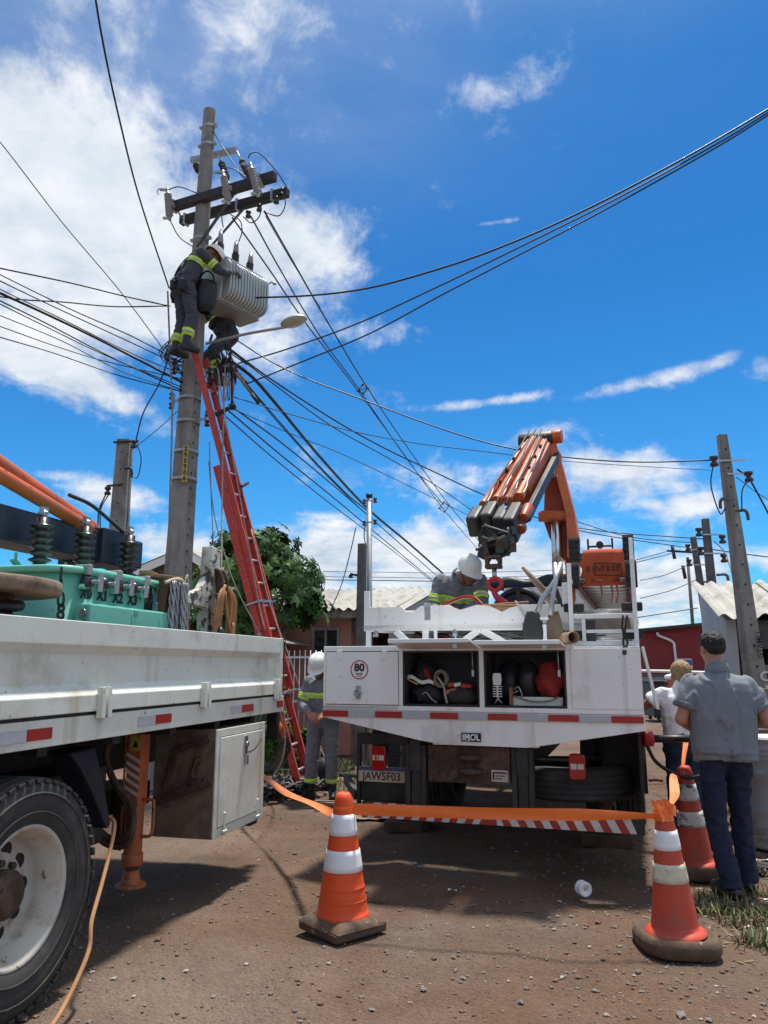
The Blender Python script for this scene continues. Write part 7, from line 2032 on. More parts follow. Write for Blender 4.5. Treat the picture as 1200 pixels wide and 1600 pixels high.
def tathing(name, label, cat, s, d, z, rz=0, group=None): return thing(name, label, cat, ta(s, d, z), TA_RZ + rz, group)
def mint_transformer():
    s_c, d_c = -1.82, .74
    t = tathing('mint_transformer', 'mint green transformer marked 1108 standing on the flatbed', 'transformer', s_c, d_c, 1.20)
    A_, B_, H = .56, .36, .83
    def sup(a, b, n=56, e=.42): return [(math.copysign(abs(math.cos(q)) ** e, math.cos(q)) * b, math.copysign(abs(math.sin(q)) ** e, math.sin(q)) * a) for q in [2 * math.pi * i / n for i in range(n)]]
    def shell(mb, prof, e=.42):
        n = 56; vs = []
        for k, h in prof: vs += [(x, y, h) for x, y in sup(A_ + k, B_ + k, n, e)]
        fs = [(i * n + j, i * n + (j + 1) % n, (i + 1) * n + (j + 1) % n, (i + 1) * n + j) for i in range(len(prof) - 1) for j in range(n)]
        fs += [tuple(range((len(prof) - 1) * n, len(prof) * n))]
        return mb.add(vs, fs, 0, True)
    m = MB(); shell(m, [(0, 0), (0, H)]); m.build('tank', 'mint_paint', t)
    m = MB(); shell(m, [(.0, H - .012), (.025, H - .01), (.03, H), (.03, H + .022), (.022, H + .03), (-.3, H + .035)]); m.build('lid', 'mint_paint', t)
    x1 = B_ + .002
    # front fittings placed along the tank face
    def fx(px, py): s, z = tapx(px, py, d_c - x1); return s - s_c, z - 1.2
    for px, py in ((131, 905), (179, 912), (223, 921)):
        y, z = fx(px, py)
        m = MB(); m.bb(x1 + .01, x1 + .045, y - .015, y + .02, H - .02, H + .04); m.bb(x1 - .06, x1 + .045, y - .015, y + .02, H + .03, H + .045); k = m.build('lid_clamp', 'galv', t, .012)
        m = MB(); m.prism([(y - .05, H - .10), (y + .0, H - .10), (y + .03, H - .06), (y + .03, H - .02), (y - .05, H - .085)], .03, (x1, 0, 0), (0, 1, 0), (0, 0, 1)); m.build('clamp_foot', 'mint_paint', k, .004)
    for i, (px, py) in enumerate(((132, 910), (158, 913), (182, 917), (205, 920))):
        y, z = fx(px, py)
        m = MB(); m.lathe([(.001, .05), (.03, .05), (.042, .03), (.042, 0), (.001, 0)], (0, 0, 0), 'x', 18); o = m.build('terminal_bushing', 'bushing_brown', t); o.location = (x1, y, z)
        m = MB(); m.cyl((.05, 0, 0), (.10, 0, 0), .013, n=8); m.bb(.085, .097, .0, .045, -.055, .055); m.build('terminal_plate', 'galv', o, .002)
        y2, z2 = fx(px + 2, py + 18)
        text('X%d' % i, .088, 'ink_black', t, (x1 + .002, y2, z2), (R(90), 0, R(90)), 'marking', bold=.003)
    for i, ch in enumerate('1108'):
        y, z = fx(94.5, 900 + i * 19)
        text(ch, .125, 'ink_black', t, (B_ + .004, y, z), (R(90), 0, R(90)), 'digit', bold=.003, sx=1.15)
    # ledge box across the lower front
    ya, za = fx(118, 936); yb, zb = fx(244, 945)
    m = MB(); m.bb(x1, x1 + .10, ya, yb, .515, .645); lb = m.build('ledge', 'mint_paint', t, .012)
    m = MB(); m.bb(x1, x1 + .07, ya + .04, yb - .16, .1, .513); m.build('ledge_base', 'mint_paint', lb, .02)
    m = MB(); m.cyl((x1 + .06, ya - .012, .59), (x1 + .06, ya + .0, .59), .022, n=12); m.bb(x1 + .101, x1 + .106, yb - .42, yb - .38, .60, .63); m.build('earth_pad', 'steel', lb)
    m = MB(); m.bb(x1 + .100, x1 + .104, ya + .42, ya + .436, .53, .61); m.bb(x1 + .02, x1 + .104, yb - .12, yb - .10, .30, .60); m.build('stiffener', 'mint_paint', lb, .003)
    m = MB(); m.bb(x1 - .3, x1 - .1, A_ + .0, A_ + .12, H - .16, H - .10); m.build('lug', 'mint_paint', t, .01)
    # high voltage bushings on the lid
    for px, pt, py in ((69, 795, 850), (136, 810, 858), (204, 825, 870)):
        s, zt = tapx(px, pt, d_c + .15); s_b, _ = tapx(px + 1, py, d_c + .15)
        y = s - s_c; zt = zt - 1.2
        o = ribbed(t, (-.15, y, H + .03), (-.15, y, zt - .06), .072, 7, 'bushing_brown', 'bushing', .55)
        k = MB(); L_ = zt - .06 - H - .03; k.cyl((0, 0, L_), (0, 0, L_ + .05), .018, n=10); k.bb(-.012, .012, -.03, .03, L_ + .02, L_ + .07); k.cyl((-.03, 0, L_ + .035), (.04, 0, L_ + .035), .009, n=6); k.build('bushing_terminal', 'steel', o)
    for px in (30, 108):
        s, z = tapx(px, 868, d_c + .3)
        k = MB(); k.bar((-.3, s - s_c - .05, H + .12), (-.3, s - s_c + .06, H + .05), .05, .012); k.cyl((-.3, s - s_c - .03, H + .1), (-.3, s - s_c - .03, H + .17), .01, n=6); k.build('lid_strap', 'mint_paint', t, .003)
mint_transformer()
def bed_load():
    t = tathing('cable_reel', 'wooden cable reel with worn brown flange at the far left of the flatbed', 'cable reel', -3.06, .52, 1.16)
    for z in (.02, .70):
        m = MB(); m.lathe([(.001, -.03), (.50, -.03), (.508, -.02), (.508, .022), (.50, .032), (.001, .032)], (0, 0, z + .01), 'z', 44); m.build('flange', 'wood_grey', t)
    for k, (mat, r) in enumerate((('cable_black', .33), ('bag_red', .335), ('tarp_dark', .33))):
        m = MB()
        for i in range(10):
            if i % 3 != k: continue
            z = .08 + i * .06
            m.tube([((r + .012 * math.sin(3 * a + i)) * math.cos(a), (r + .012 * math.sin(3 * a + i)) * math.sin(a), z + .015 * math.sin(2 * a + i * 2)) for a in [2 * math.pi * q / 30 for q in range(30)]], .028, 7, closed=True)
        m.build('cable_winding', mat, t)
    m = MB(); m.cyl((0, 0, 0), (0, 0, .70), .29, n=24); m.build('core', 'wood_dark', t)
    # splintered boards behind the transformer
    t = tathing('bent_board', 'long bent brown board resting behind the mint transformer bushings', 'board', -1.30, 1.28, 2.02)
    m = MB(); m.grid(lambda u, v: V((-.10 + .2 * v, -.75 + 1.2 * u, .09 * math.sin(math.pi * min(1, u * 1.1)) + .01 * math.sin(9 * u))), 16, 2); o = m.build('board', 'wood_brown', t); o.modifiers.new('s', 'SOLIDIFY').thickness = .03
    m = MB(); m.bb(-.06, .06, -.7, -.6, -.82, -.01); m.bb(-.06, .06, .3, .4, -.82, .04); m.parts('prop', 'wood_dark', t)
    t = tathing('splintered_board', 'short splintered brown board between transformer and white post', 'board', -1.10, .62, 2.13)
    rs = random.Random(5)
    for i in range(4):
        m = MB(); m.box((0, 0, 0), (.09, .46, .026)); o = m.build('plank', 'wood_brown', t, .004); o.location = (.04 * i - .05, .02 * i, .012 * i - .03); o.rotation_euler = (rs.uniform(-.1, .1), rs.uniform(-.1, .1), rs.uniform(-.12, .12))
    m = MB(); m.bb(-.03, .03, -.2, -.15, -.93, -.02); m.bb(-.03, .03, .12, .17, -.93, .0); m.parts('prop', 'wood_dark', t)
    # white timber post with hooks
    t = tathing('white_post', 'worn white painted timber post with iron hooks on the flatbed', 'post', -.73, .36, 1.20)
    m = MB(); m.prism([(-.075, 0), (.075, 0), (.085, .9), (.11, 1.18), (-.04, 1.20), (-.075, .8)], .09, (-.045, 0, 0), (0, 1, 0), (0, 0, 1)); m.build('upright', 'post_paint', t, .008)
    m = MB(); m.prism([(-.36, .80), (-.36, .74), (-.05, .72), (-.05, .98), (-.09, .94), (-.16, .86)], .06, (-.03, 0, 0), (0, 1, 0), (0, 0, 1)); m.build('bracket_arm', 'post_paint', t, .006)
    m = MB()
    for y in (-.01, .075): m.tube(smooth_path([(.06, y, 1.02), (.10, y, 1.0), (.12, y, .92), (.10, y + .01, .82), (.07, y, .83)], 4), .016, 7)
    m.cyl((.045, .03, .99), (.09, .03, .99), .02, n=10); m.bar((.06, .02, 1.02), (.075, .04, .72), .03, .02); m.parts('hook', 'rust_steel', t)
    # hose coil hanging on it
    t = tathing('hose_coil', 'coil of tan hose hanging from the white post hooks', 'hose', -.655, .26, 2.02)
    m = MB(); rs = random.Random(6)
    for i in range(9):
        w = .055 + .012 * i; x = .01 * (i % 3); y0 = rs.uniform(-.02, .02); ln = .47 + rs.uniform(-.04, .05)
        m.tube(smooth_path([(x, y0 - .02, .08), (x + .02, y0 - w, -.02), (x, y0 - w * 1.15, -.25), (x + .01, y0 - w * .7, -ln), (x + .02, y0 + w * .6, -ln - .01), (x, y0 + w * 1.1, -.25), (x + .02, y0 + w * .9, -.03), (x, y0 + .02, .08)], 5), .0125, 7)
    m.tube(smooth_path([(.04, -.07, .03), (.05, -.03, -.16), (.05, .06, -.30), (.04, .09, -.2)], 5), .0125, 7)
    m.tube(smooth_path([(.03, -.12, .0), (.03, -.17, -.25), (.02, -.21, -.5)], 5), .0125, 7)
    m.build('coil', 'rope_tan', t)
    m = MB(); m.ell((.05, -.13, -.30), (.03, .035, .06)); m.build('nozzle', 'navy_paint', t)
    # bundle of twisted grey rope / chain
    t = tathing('rope_bundle', 'bundle of twisted grey ropes hanging beside the mint transformer', 'rope', -1.34, .30, 2.06)
    m = MB()
    for i in range(30):
        y = rs.uniform(-.13, .13); x = rs.uniform(-.03, .05); L_ = rs.uniform(.36, .47); ph = rs.uniform(0, 6)
        for q in (0, math.pi): m.tube([(x + .007 * math.cos(ph + k * .9 + q), y * (.8 + .2 * k / 14) + .007 * math.sin(ph + k * .9 + q), .0 - L_ * k / 16) for k in range(17)], .0065, 5)
    m.build('strands', 'galv', t)
    m = MB(); m.tube(smooth_path([(0, -.13, -.02), (.03, -.05, .015), (.03, .05, .015), (0, .13, -.02)], 5), .012, 6); m.tube(smooth_path([(.02, .09, -.02), (.03, .12, .06), (.02, .15, .03), (.02, .16, -.06)], 4), .006, 5); m.build('tie', 'rope_pale', t)
    m = MB(); m.bb(-.03, .0, -.15, .15, -.86, .02); m.build('stand', 'wood_dark', t)
    t = tathing('dark_clamp', 'dark round insulator lump between mint transformer and rope bundle', 'insulator', -1.52, .42, 1.97)
    m = MB(); m.ell((0, 0, 0), (.06, .08, .10), jit=.2); m.bb(-.04, .04, -.05, .05, -.77, -.05); m.build('lump', 'bushing_brown', t)
bed_load()
# ------------------------------------------------------------------ cones, tape, drum, small things on the ground
def leanmat(lx, ly): return Euler((-ly, lx, 0))
def cone(name, label, base, top_r, bot_r, H, bands, body, wb, lean=(0, 0), rz=0, foot='square', wb2=None):
    t = thing(name, label, 'traffic cone', base, rz)
    h0 = .085
    rad = lambda z: bot_r + (top_r - bot_r) * (z - h0) / (H - h0)
    lx, ly = lean
    def W(o): o.rotation_euler = (-ly, lx, 0); return o
    fl = 1 if foot == 'round' else .12
    prof = [(rad(h0) + .035 * fl, h0 - .012), (rad(h0) + .032 * fl, h0 - .002), (rad(h0) + .006 * fl, h0 + .012)]
    n = 26
    for i in range(n + 1):
        z = h0 + .014 + (H - .03 - h0 - .014) * i / n; prof.append((rad(z), z))
    if fl < 1:
        for zz in (.17, .235): prof += [(rad(zz), zz - .006), (rad(zz) + .0035, zz), (rad(zz), zz + .006)]
        prof.sort(key=lambda q: q[1])
    prof += [(top_r * .93, H - .012), (top_r * .7, H - .002), (top_r * .45, H), (top_r * .4, H - .03)]
    m = MB(); m.lathe(prof, (0, 0, 0), 'z', 40)
    for i, v in enumerate(m.v):   # the soft rubber is not quite round
        x, y, z = v; k = 1 + .012 * noise.noise(V((x * 6, y * 6, z * 5 + base.x)))
        m.v[i] = (x * k, y * k, z)
    W(m.build('body', body, t))
    for k, (a, b) in enumerate(bands):
        m = MB(); m.lathe([(rad(a) + .001, a), (rad(a) + .0045, a + .001)] + [(rad(a + (b - a) * i / 4) + .0045, a + (b - a) * i / 4) for i in (1, 2, 3)] + [(rad(b) + .0045, b - .001), (rad(b) + .001, b)], (0, 0, 0), 'z', 40)
        for i, v in enumerate(m.v):
            x, y, z = v; q = 1 + .012 * noise.noise(V((x * 6, y * 6, z * 5 + base.x))) + (.014 * noise.noise(V((x * 22, y * 22, z * 22))) if 'peel' in (wb2 or wb) else 0)
            m.v[i] = (x * q, y * q, z)
        W(m.build('white_band', wb if (k == 0 or not wb2) else wb2, t))
    if foot == 'square':
        m = MB(); a = .185
        m.grid(lambda i, j: (lambda x, y: V((x, y, .068 - .030 * max(abs(x), abs(y)) / a + .004 * noise.noise(V((x * 8, y * 8, 0))))))((2 * i - 1) * a, (2 * j - 1) * a), 14, 14)
        m.add([(-a, -a, -.005), (a, -a, -.005), (a, a, -.005), (-a, a, -.005), (-a, -a, .04), (a, -a, .04), (a, a, .04), (-a, a, .04)], [(0, 3, 2, 1), (0, 1, 5, 4), (1, 2, 6, 5), (2, 3, 7, 6), (3, 0, 4, 7)])
        m.build('foot', 'cone_base', t, .015)
        for q in range(4):
            rot = Matrix.Rotation(q * math.pi / 2, 3, 'Z')
            b = MB(); b.grid(lambda i, j: rot @ V((-.176 + .285 * i, -.137 - .062 * math.cos(math.pi * j), .045 + .042 * math.sin(math.pi * j) * (1 - (2 * i - 1) ** 6))), 12, 6); b.build('foot_pad', 'cone_base', t)
    else:
        m = MB(); n = 40
        def ring(r, h): 
            out = []
            for i in range(n):
                a = 2 * math.pi * i / n + .3; e = .62
                out.append((math.copysign(abs(math.cos(a)) ** e, math.cos(a)) * r * (1 + .02 * math.sin(3 * a)), math.copysign(abs(math.sin(a)) ** e, math.sin(a)) * r, h + .004 * math.sin(2 * a)))
            return out
        R0 = bot_r + .085
        pr = [(R0 * .94, -.005), (R0 * .99, .015), (R0, .045), (R0 * .97, .068), (R0 * .90, .082), (bot_r + .055, .084), (bot_r + .045, .072), (bot_r * .9, .07)]
        vs = []
        for r, h in pr: vs += ring(r, h)
        m.add(vs, [(i * n + j, i * n + (j + 1) % n, (i + 1) * n + (j + 1) % n, (i + 1) * n + j) for i in range(len(pr) - 1) for j in range(n)] + [tuple(range((len(pr) - 1) * n, len(pr) * n))], 0, True)
        m.build('foot', 'cone_base', t)
    return t
C1 = at(535, 1452, 4.84); C1.z = 0
C2 = at(1058, 1478, 4.56); C2.z = 0
C3 = at(1090, 1366, 6.05); C3.z = 0
cone('traffic_cone', 'bright orange cone with two clean white bands alone in the middle of the road', C1, .046, .150, .755, ((.52, .635), (.325, .44)), 'cone_orange', 'cone_white', rz=R(40), lean=(.0, 0))
cone('traffic_cone', 'faded red cone in front at the right with one grubby cream band', C2, .042, .128, .705, ((.50, .60), (.335, .43)), 'cone_red', 'cone_white', lean=(-.035, .0), foot='round', wb2='cone_dirty_white')
cone('traffic_cone', 'faded red cone with peeling cracked bands behind the person in dark jeans', C3, .042, .130, .76, ((.515, .63), (.335, .44)), 'cone_red', 'cone_peeling', lean=(-.05, .0), foot='round')

def tape():
    t = thing('barrier_tape', 'orange plastic barrier tape strung between the three cones', 'tape', (0, 0, 0))
    a = C1 + V((.045, -.012, .66)); b = C2 + V((-.055, -.035, .675))
    def ribbon(path, w, nm, mat, twist, seg=40):
        pts = smooth_path(path, max(3, seg // len(path))); n = len(pts)
        mb = MB(); vs = []
        for i, p in enumerate(pts):
            tg = (pts[min(i + 1, n - 1)] - pts[max(0, i - 1)]).normalized()
            u = V((0, 0, 1)); u = (u - tg * u.dot(tg)).normalized(); s = tg.cross(u)
            k = i / (n - 1); an = twist(k); ww = w(k) if callable(w) else w
            d = u * math.cos(an) + s * math.sin(an)
            for q in (-1, -.33, .33, 1): vs.append(p + d * (ww / 2 * q) + s * (.004 * math.sin(q * 3 + k * 9)))
        mb.add(vs, [(i * 4 + j, i * 4 + j + 1, i * 4 + 5 + j, i * 4 + 4 + j) for i in range(n - 1) for j in range(3)], 0, True)
        return mb.build(nm, mat, t)
    mid = a.lerp(b, .5)
    ribbon([a, a.lerp(b, .25) + V((0, 0, -.004)), mid + V((0, 0, -.006)), a.lerp(b, .75) + V((0, 0, -.002)), b], lambda k: .066 if k < .75 else .066 - .036 * (k - .75) / .25, 'strip', 'tape_orange', lambda k: .04 * math.sin(5 * k) + (.6 * (k - .85) / .15 if k > .85 else 0), 60)
    # wrap round the first cone
    m = MB(); m.lathe([(.064, .613), (.0615, .645), (.0585, .68)], (C1.x, C1.y, 0), 'z', 30); m.build('wrap', 'tape_orange', t)
    # knot on the second cone
    m = MB(); rs = random.Random(5)
    top = C2 + V((-.028, 0, .68))
    m.lathe([(.056, -.03), (.052, .0), (.048, .028)], tuple(top), 'z', 24)
    for i in range(7):
        c = top + V((rs.uniform(-.03, .04), rs.uniform(-.06, .0), rs.uniform(-.01, .05)))
        m.grid(lambda u, v: c + V((-.04 + .08 * u, .012 * math.sin(7 * u + i) + .01 * v, -.015 + .035 * v + .02 * math.sin(4 * u + i))), 8, 3)
    m.build('knot', 'tape_orange', t)
    top3 = C3 + V((-.045, 0, .72))
    p0 = top + V((.04, 0, .02))
    ribbon([p0, p0.lerp(top3, .3) + V((.0, 0, -.0)), p0.lerp(top3, .62) + V((-.04, 0, .05)), top3 + V((-.05, -.03, -.04)), top3 + V((-.02, -.05, .0))], lambda k: .042 + .02 * math.sin(k * 6), 'strip', 'tape_pale', lambda k: .6 + 2.6 * k, 44)
    m = MB(); m.lathe([(.054, -.03), (.050, .0), (.046, .02)], tuple(top3), 'z', 24); m.grid(lambda u, v: top3 + V((-.05 + .1 * u, -.055 + .01 * math.sin(7 * u), -.02 + .035 * v + .012 * math.sin(5 * u))), 8, 3); m.build('knot', 'cone_red', t)
    q = at(1072, 1100, 8.2)
    ribbon([top3 + V((.0, .02, .0)), top3.lerp(q, .25) + V((.01, 0, .03)), top3.lerp(q, .6), q], .055, 'strip', 'tape_pale', lambda k: .5 + 1.4 * k, 30)
    # loose end away to the left behind the flatbed
    e = C1 + V((-.055, .0, .63))
    pts = [e, at(490, 1256, 5.6), at(445, 1238, 6.6), at(412, 1213, 7.4), at(385, 1196, 8.2)]
    ribbon(pts, .05, 'strip', 'tape_pale', lambda k: .35 + .9 * math.sin(k * 5), 50)
    pst = MB(); z = pts[-1]
    pst.cyl((z.x, z.y, 0), (z.x, z.y, z.z + .05), .02, n=8); pst.build('stake', 'wood_grey', t)
    pst = MB(); pst.cyl((q.x, q.y, 0), (q.x, q.y, q.z + .05), .02, n=8); pst.build('stake', 'wood_grey', t)
tape()

def drum():
    b = V((3.36, 6.95, 0))
    t = thing('metal_drum', 'ribbed grey metal drum at the right edge behind the person in dark jeans', 'drum', b)
    prof = [(.001, .0), (.28, 0), (.292, .012), (.285, .03)]
    for z in (.10, .14, .18, .30, .60, .72, .76, .80): prof += [(.285, z - .014), (.297, z), (.285, z + .014)]
    prof.sort(key=lambda q: q[1] if q[0] > .1 else -1)
    prof += [(.285, .865), (.296, .875), (.296, .888), (.286, .886), (.27, .865), (.001, .865)]
    m = MB(); m.lathe(prof, (0, 0, 0), 'z', 44); m.build('shell', 'drum_grey', t)
    m = MB(); m.tube(smooth_path([(-.17, -.25, .62), (-.1, -.31, .625), (.0, -.33, .61), (.03, -.31, .57)], 5), .009, 6); m.build('handle', 'steel', t)
    t = thing('wooden_crate_wall', 'weathered grey boards stacked behind the metal drum', 'boards', (3.35, 7.55, 0))
    for i in range(6):
        m = MB(); m.bb(-.45, .8, 0, .04, 0, .155); m.build('plank', 'wood_grey', t, .006).location = (.02 * (i % 2), 0, .30 + i * .165)
    m = MB(); m.bb(-.42, -.36, .04, .1, 0, 1.3); m.bb(.6, .66, .04, .1, 0, 1.3); m.build('post', 'wood_grey', t)
    m = MB(); m.bb(-.47, -.43, -.06, .05, .0, 1.2); m.bb(-.43, .8, -.1, -.06, .905, .935); m.build('frame', 'fascia_white', t, .004)
    t = thing('scrap_heap', 'heap of black plastic and metal scrap on the grass right of the dark shoes', 'scrap', (2.98, 5.75, 0))
    rs = random.Random(14)
    for i in range(22):
        m = MB(); c = V((rs.uniform(-.25, .5), rs.uniform(-.35, .55), rs.uniform(.01, .07)))
        w, h = rs.uniform(.05, .16), rs.uniform(.04, .12)
        m.grid(lambda u, v: V(((u - .5) * w, (v - .5) * h, .02 * math.sin(5 * u + i) + .015 * math.sin(6 * v))), 5, 4)
        o = m.build('fragment', rs.choice(['bag_black', 'tarp_dark', 'black_rubber', 'bag_black', 'galv']), t); o.location = c; o.rotation_euler = (rs.uniform(-.6, .6), rs.uniform(-.6, .6), rs.uniform(0, 6)); o.modifiers.new('s', 'SOLIDIFY').thickness = .004
    m = MB(); m.add([(.18, -.05, .0), (.5, .0, .0), (.42, .1, .30), (.16, .12, .26)], [(0, 1, 2, 3)]); o = m.build('panel', 'drum_grey', t); o.modifiers.new('s', 'SOLIDIFY').thickness = .012
    for i in range(10):
        m = MB(); c = V((rs.uniform(0, .4), rs.uniform(0, .5), .02)); m.tube([c, c + V((rs.uniform(-.1, .1), rs.uniform(-.05, .1), rs.uniform(.1, .28)))], .005, 5); m.build('stick', 'wood_dark', t)
drum()

def plants():
    rs = random.Random(21)
    def blades(name, label, spots, n, Lr, mats, kind='stuff'):
        m = MB()
        for (cx, cy, sp) in spots:
            for i in range(n):
                x, y = cx + rs.gauss(0, sp), cy + rs.gauss(0, sp * .8)
                L_ = rs.uniform(*Lr); a = rs.uniform(0, 6.28); le = rs.uniform(.2, 1.0)
                d = V((math.cos(a), math.sin(a), 0)); s = V((-d.y, d.x, 0)) * rs.uniform(.0022, .0048)
                z0 = ground_z(x, y)
                p = [V((x, y, z0)) + d * (L_ * le * k ** 1.6) + V((0, 0, L_ * (k - .38 * le * k * k))) for k in (0, .4, .75, 1)]
                m.add([p[0] - s, p[0] + s, p[1] + s, p[1] - s, p[2] + s * .7, p[2] - s * .7, p[3]], [(0, 1, 2, 3), (3, 2, 4, 5), (5, 4, 6)], rs.choices((0, 1), (3, 2))[0])
        o = m.build(name, mats); tag(o, label, 'grass', kind=kind)
    sp = [(at(px, py, 1).x, 0, 0) for px, py in ()]
    def g(px, py):
        d = ray(px, py); k = -CAMZ / d.z; return d.x * k, d.y * k
    spots = []
    for px, py, s in ((1100, 1400, .05), (1130, 1415, .07), (1160, 1425, .08), (1190, 1440, .09), (1110, 1425, .05), (1150, 1440, .05), (1210, 1430, .07), (1230, 1460, .08), (1185, 1395, .06), (1170, 1465, .05), (1200, 1475, .06), (1095, 1355, .05)):
        x, y = g(px, py); spots.append((x, y, s))
    blades('grass', 'green and straw grass tufts in front of the dark shoes at the right', spots, 60, (.04, .12), ['grass_green', 'grass_dry'])
    sp2 = []
    for i in range(60):
        y = rs.uniform(9.6, 12.5); x = rs.uniform(-2.6, -.1); sp2.append((x, y, .1))
    for i in range(30): sp2.append((rs.uniform(3.2, 4.4), rs.uniform(7.8, 10), .12))
    blades('verge_grass', 'low green weeds along the fence and house fronts beyond the trucks', sp2, 36, (.05, .2), ['grass_green', 'grass_dry'])
    m = MB()
    for i in range(420):
        px, py = rs.uniform(1000, 1230), rs.uniform(1180, 1500)
        if rs.random() < .5: px, py = rs.uniform(1080, 1230), rs.uniform(1330, 1450)
        x, y = g(px, py); a = rs.uniform(0, 6.3); L_, w = rs.uniform(.008, .035), rs.uniform(.003, .009)
        d, s = V((math.cos(a), math.sin(a), rs.uniform(-.1, .3))) * L_, V((-math.sin(a), math.cos(a), rs.uniform(-.3, .3))) * w
        p = V((x, y, ground_z(x, y) + .006)); m.add([p - d - s, p + d - s * .5, p + d * 1.1 + s, p - d * .8 + s], [(0, 1, 2, 3)], rs.choices((0, 1, 2, 3), (4, 3, 2, 1))[0])
    o = m.build('ground_litter', ['wood_dark', 'wood_brown', 'grass_dry', 'paper_white']); tag(o, 'dry leaf and bark litter strewn on the dirt at the right', 'litter', kind='stuff')
    # wilted sprig and litter on the road
    x, y = g(580, 1406)
    t = thing('leaf_sprig', 'green wilted leafy sprig lying on the road right of the middle cone', 'sprig', (x, y, .0))
    m = MB()
    for i in range(46):
        u = rs.random(); c = V((-.07 + .17 * u, rs.gauss(0, .018), rs.uniform(.0, .02))); a = rs.uniform(0, 6.3); L_ = rs.uniform(.015, .03); d = V((math.cos(a), math.sin(a), rs.uniform(-.1, .5))); s = V((-d.y, d.x, .1)) * .005
        m.add([c, c + d * L_ * .5 + s, c + d * L_, c + d * L_ * .5 - s], [(0, 1, 2, 3)])
    m.build('leaves', 'grass_green', t); m = MB(); m.tube([(-.08, 0, .008), (.04, .005, .012), (.11, .02, .008)], .002, 5); m.build('stem', 'grass_dry', t)
    x, y = g(707, 1393)
    t = thing('paper_scrap', 'small white paper scrap lying on the road between the cones', 'litter', (x, y, .004)); m = MB(); m.grid(lambda u, v: V((-.03 + .06 * u, -.018 + .036 * v + .01 * u, .006 + .008 * math.sin(4 * u + 2 * v))), 5, 4); m.build('paper', 'paper_white', t)
    x, y = g(912, 1400)
    t = thing('tape_roll', 'white plastic roll lying on its side on the road before the right cone', 'roll', (x, y, .0), R(-20))
    m = MB(); m.lathe([(.042, -.035), (.047, -.03), (.047, -.006), (.040, -.002), (.040, .004), (.047, .008), (.047, .03), (.042, .035), (.012, .035), (.012, -.035), (.042, -.035)], (0, 0, 0), 'y', 26); o = m.build('roll', 'sign_white', t); o.location = (0, 0, .046); o.rotation_euler = (0, 0, R(35))
    x, y = g(930, 1412)
    t = thing('twine', 'loose brown twine tangled on the gravel beside the white roll', 'twine', (x, y, .004)); m = MB()
    for i in range(3): m.tube(smooth_path([(rs.uniform(-.1, .15), rs.uniform(-.05, .05), .006) for _ in range(6)], 5), .0026, 5)
    m.build('strand', 'wood_grey', t)
    for px, py in ((540, 1418), (843, 1395), (880, 1385), (640, 1340), (1010, 1478), (725, 1470), (870, 1510), (420, 1440)):
        pass
    # rope trailing from the mud bracket to the bottom of the picture
    t = thing('tan_rope', 'tan rope trailing down beside the front tyre onto the road', 'rope', (0, 0, 0))
    p0 = at(176, 1280, 4.35)
    pts = [at(170, 1276, 4.4), at(179, 1288, 4.35), at(172, 1330, 4.28), at(158, 1385, 4.12), at(143, 1440, 3.95), at(122, 1505, 3.75), at(95, 1570, 3.55), at(62, 1630, 3.35)]
    gx, gy = g(100, 1560); 
    m = MB(); m.tube(smooth_path(pts[:5] + [V((-1.36, 3.86, .20)), V((-1.37, 3.62, .06)), V((-1.39, 3.40, .012)), V((-1.45, 3.1, .012))], 8), .0105, 8); m.build('rope', 'rope_tan', t)
plants()

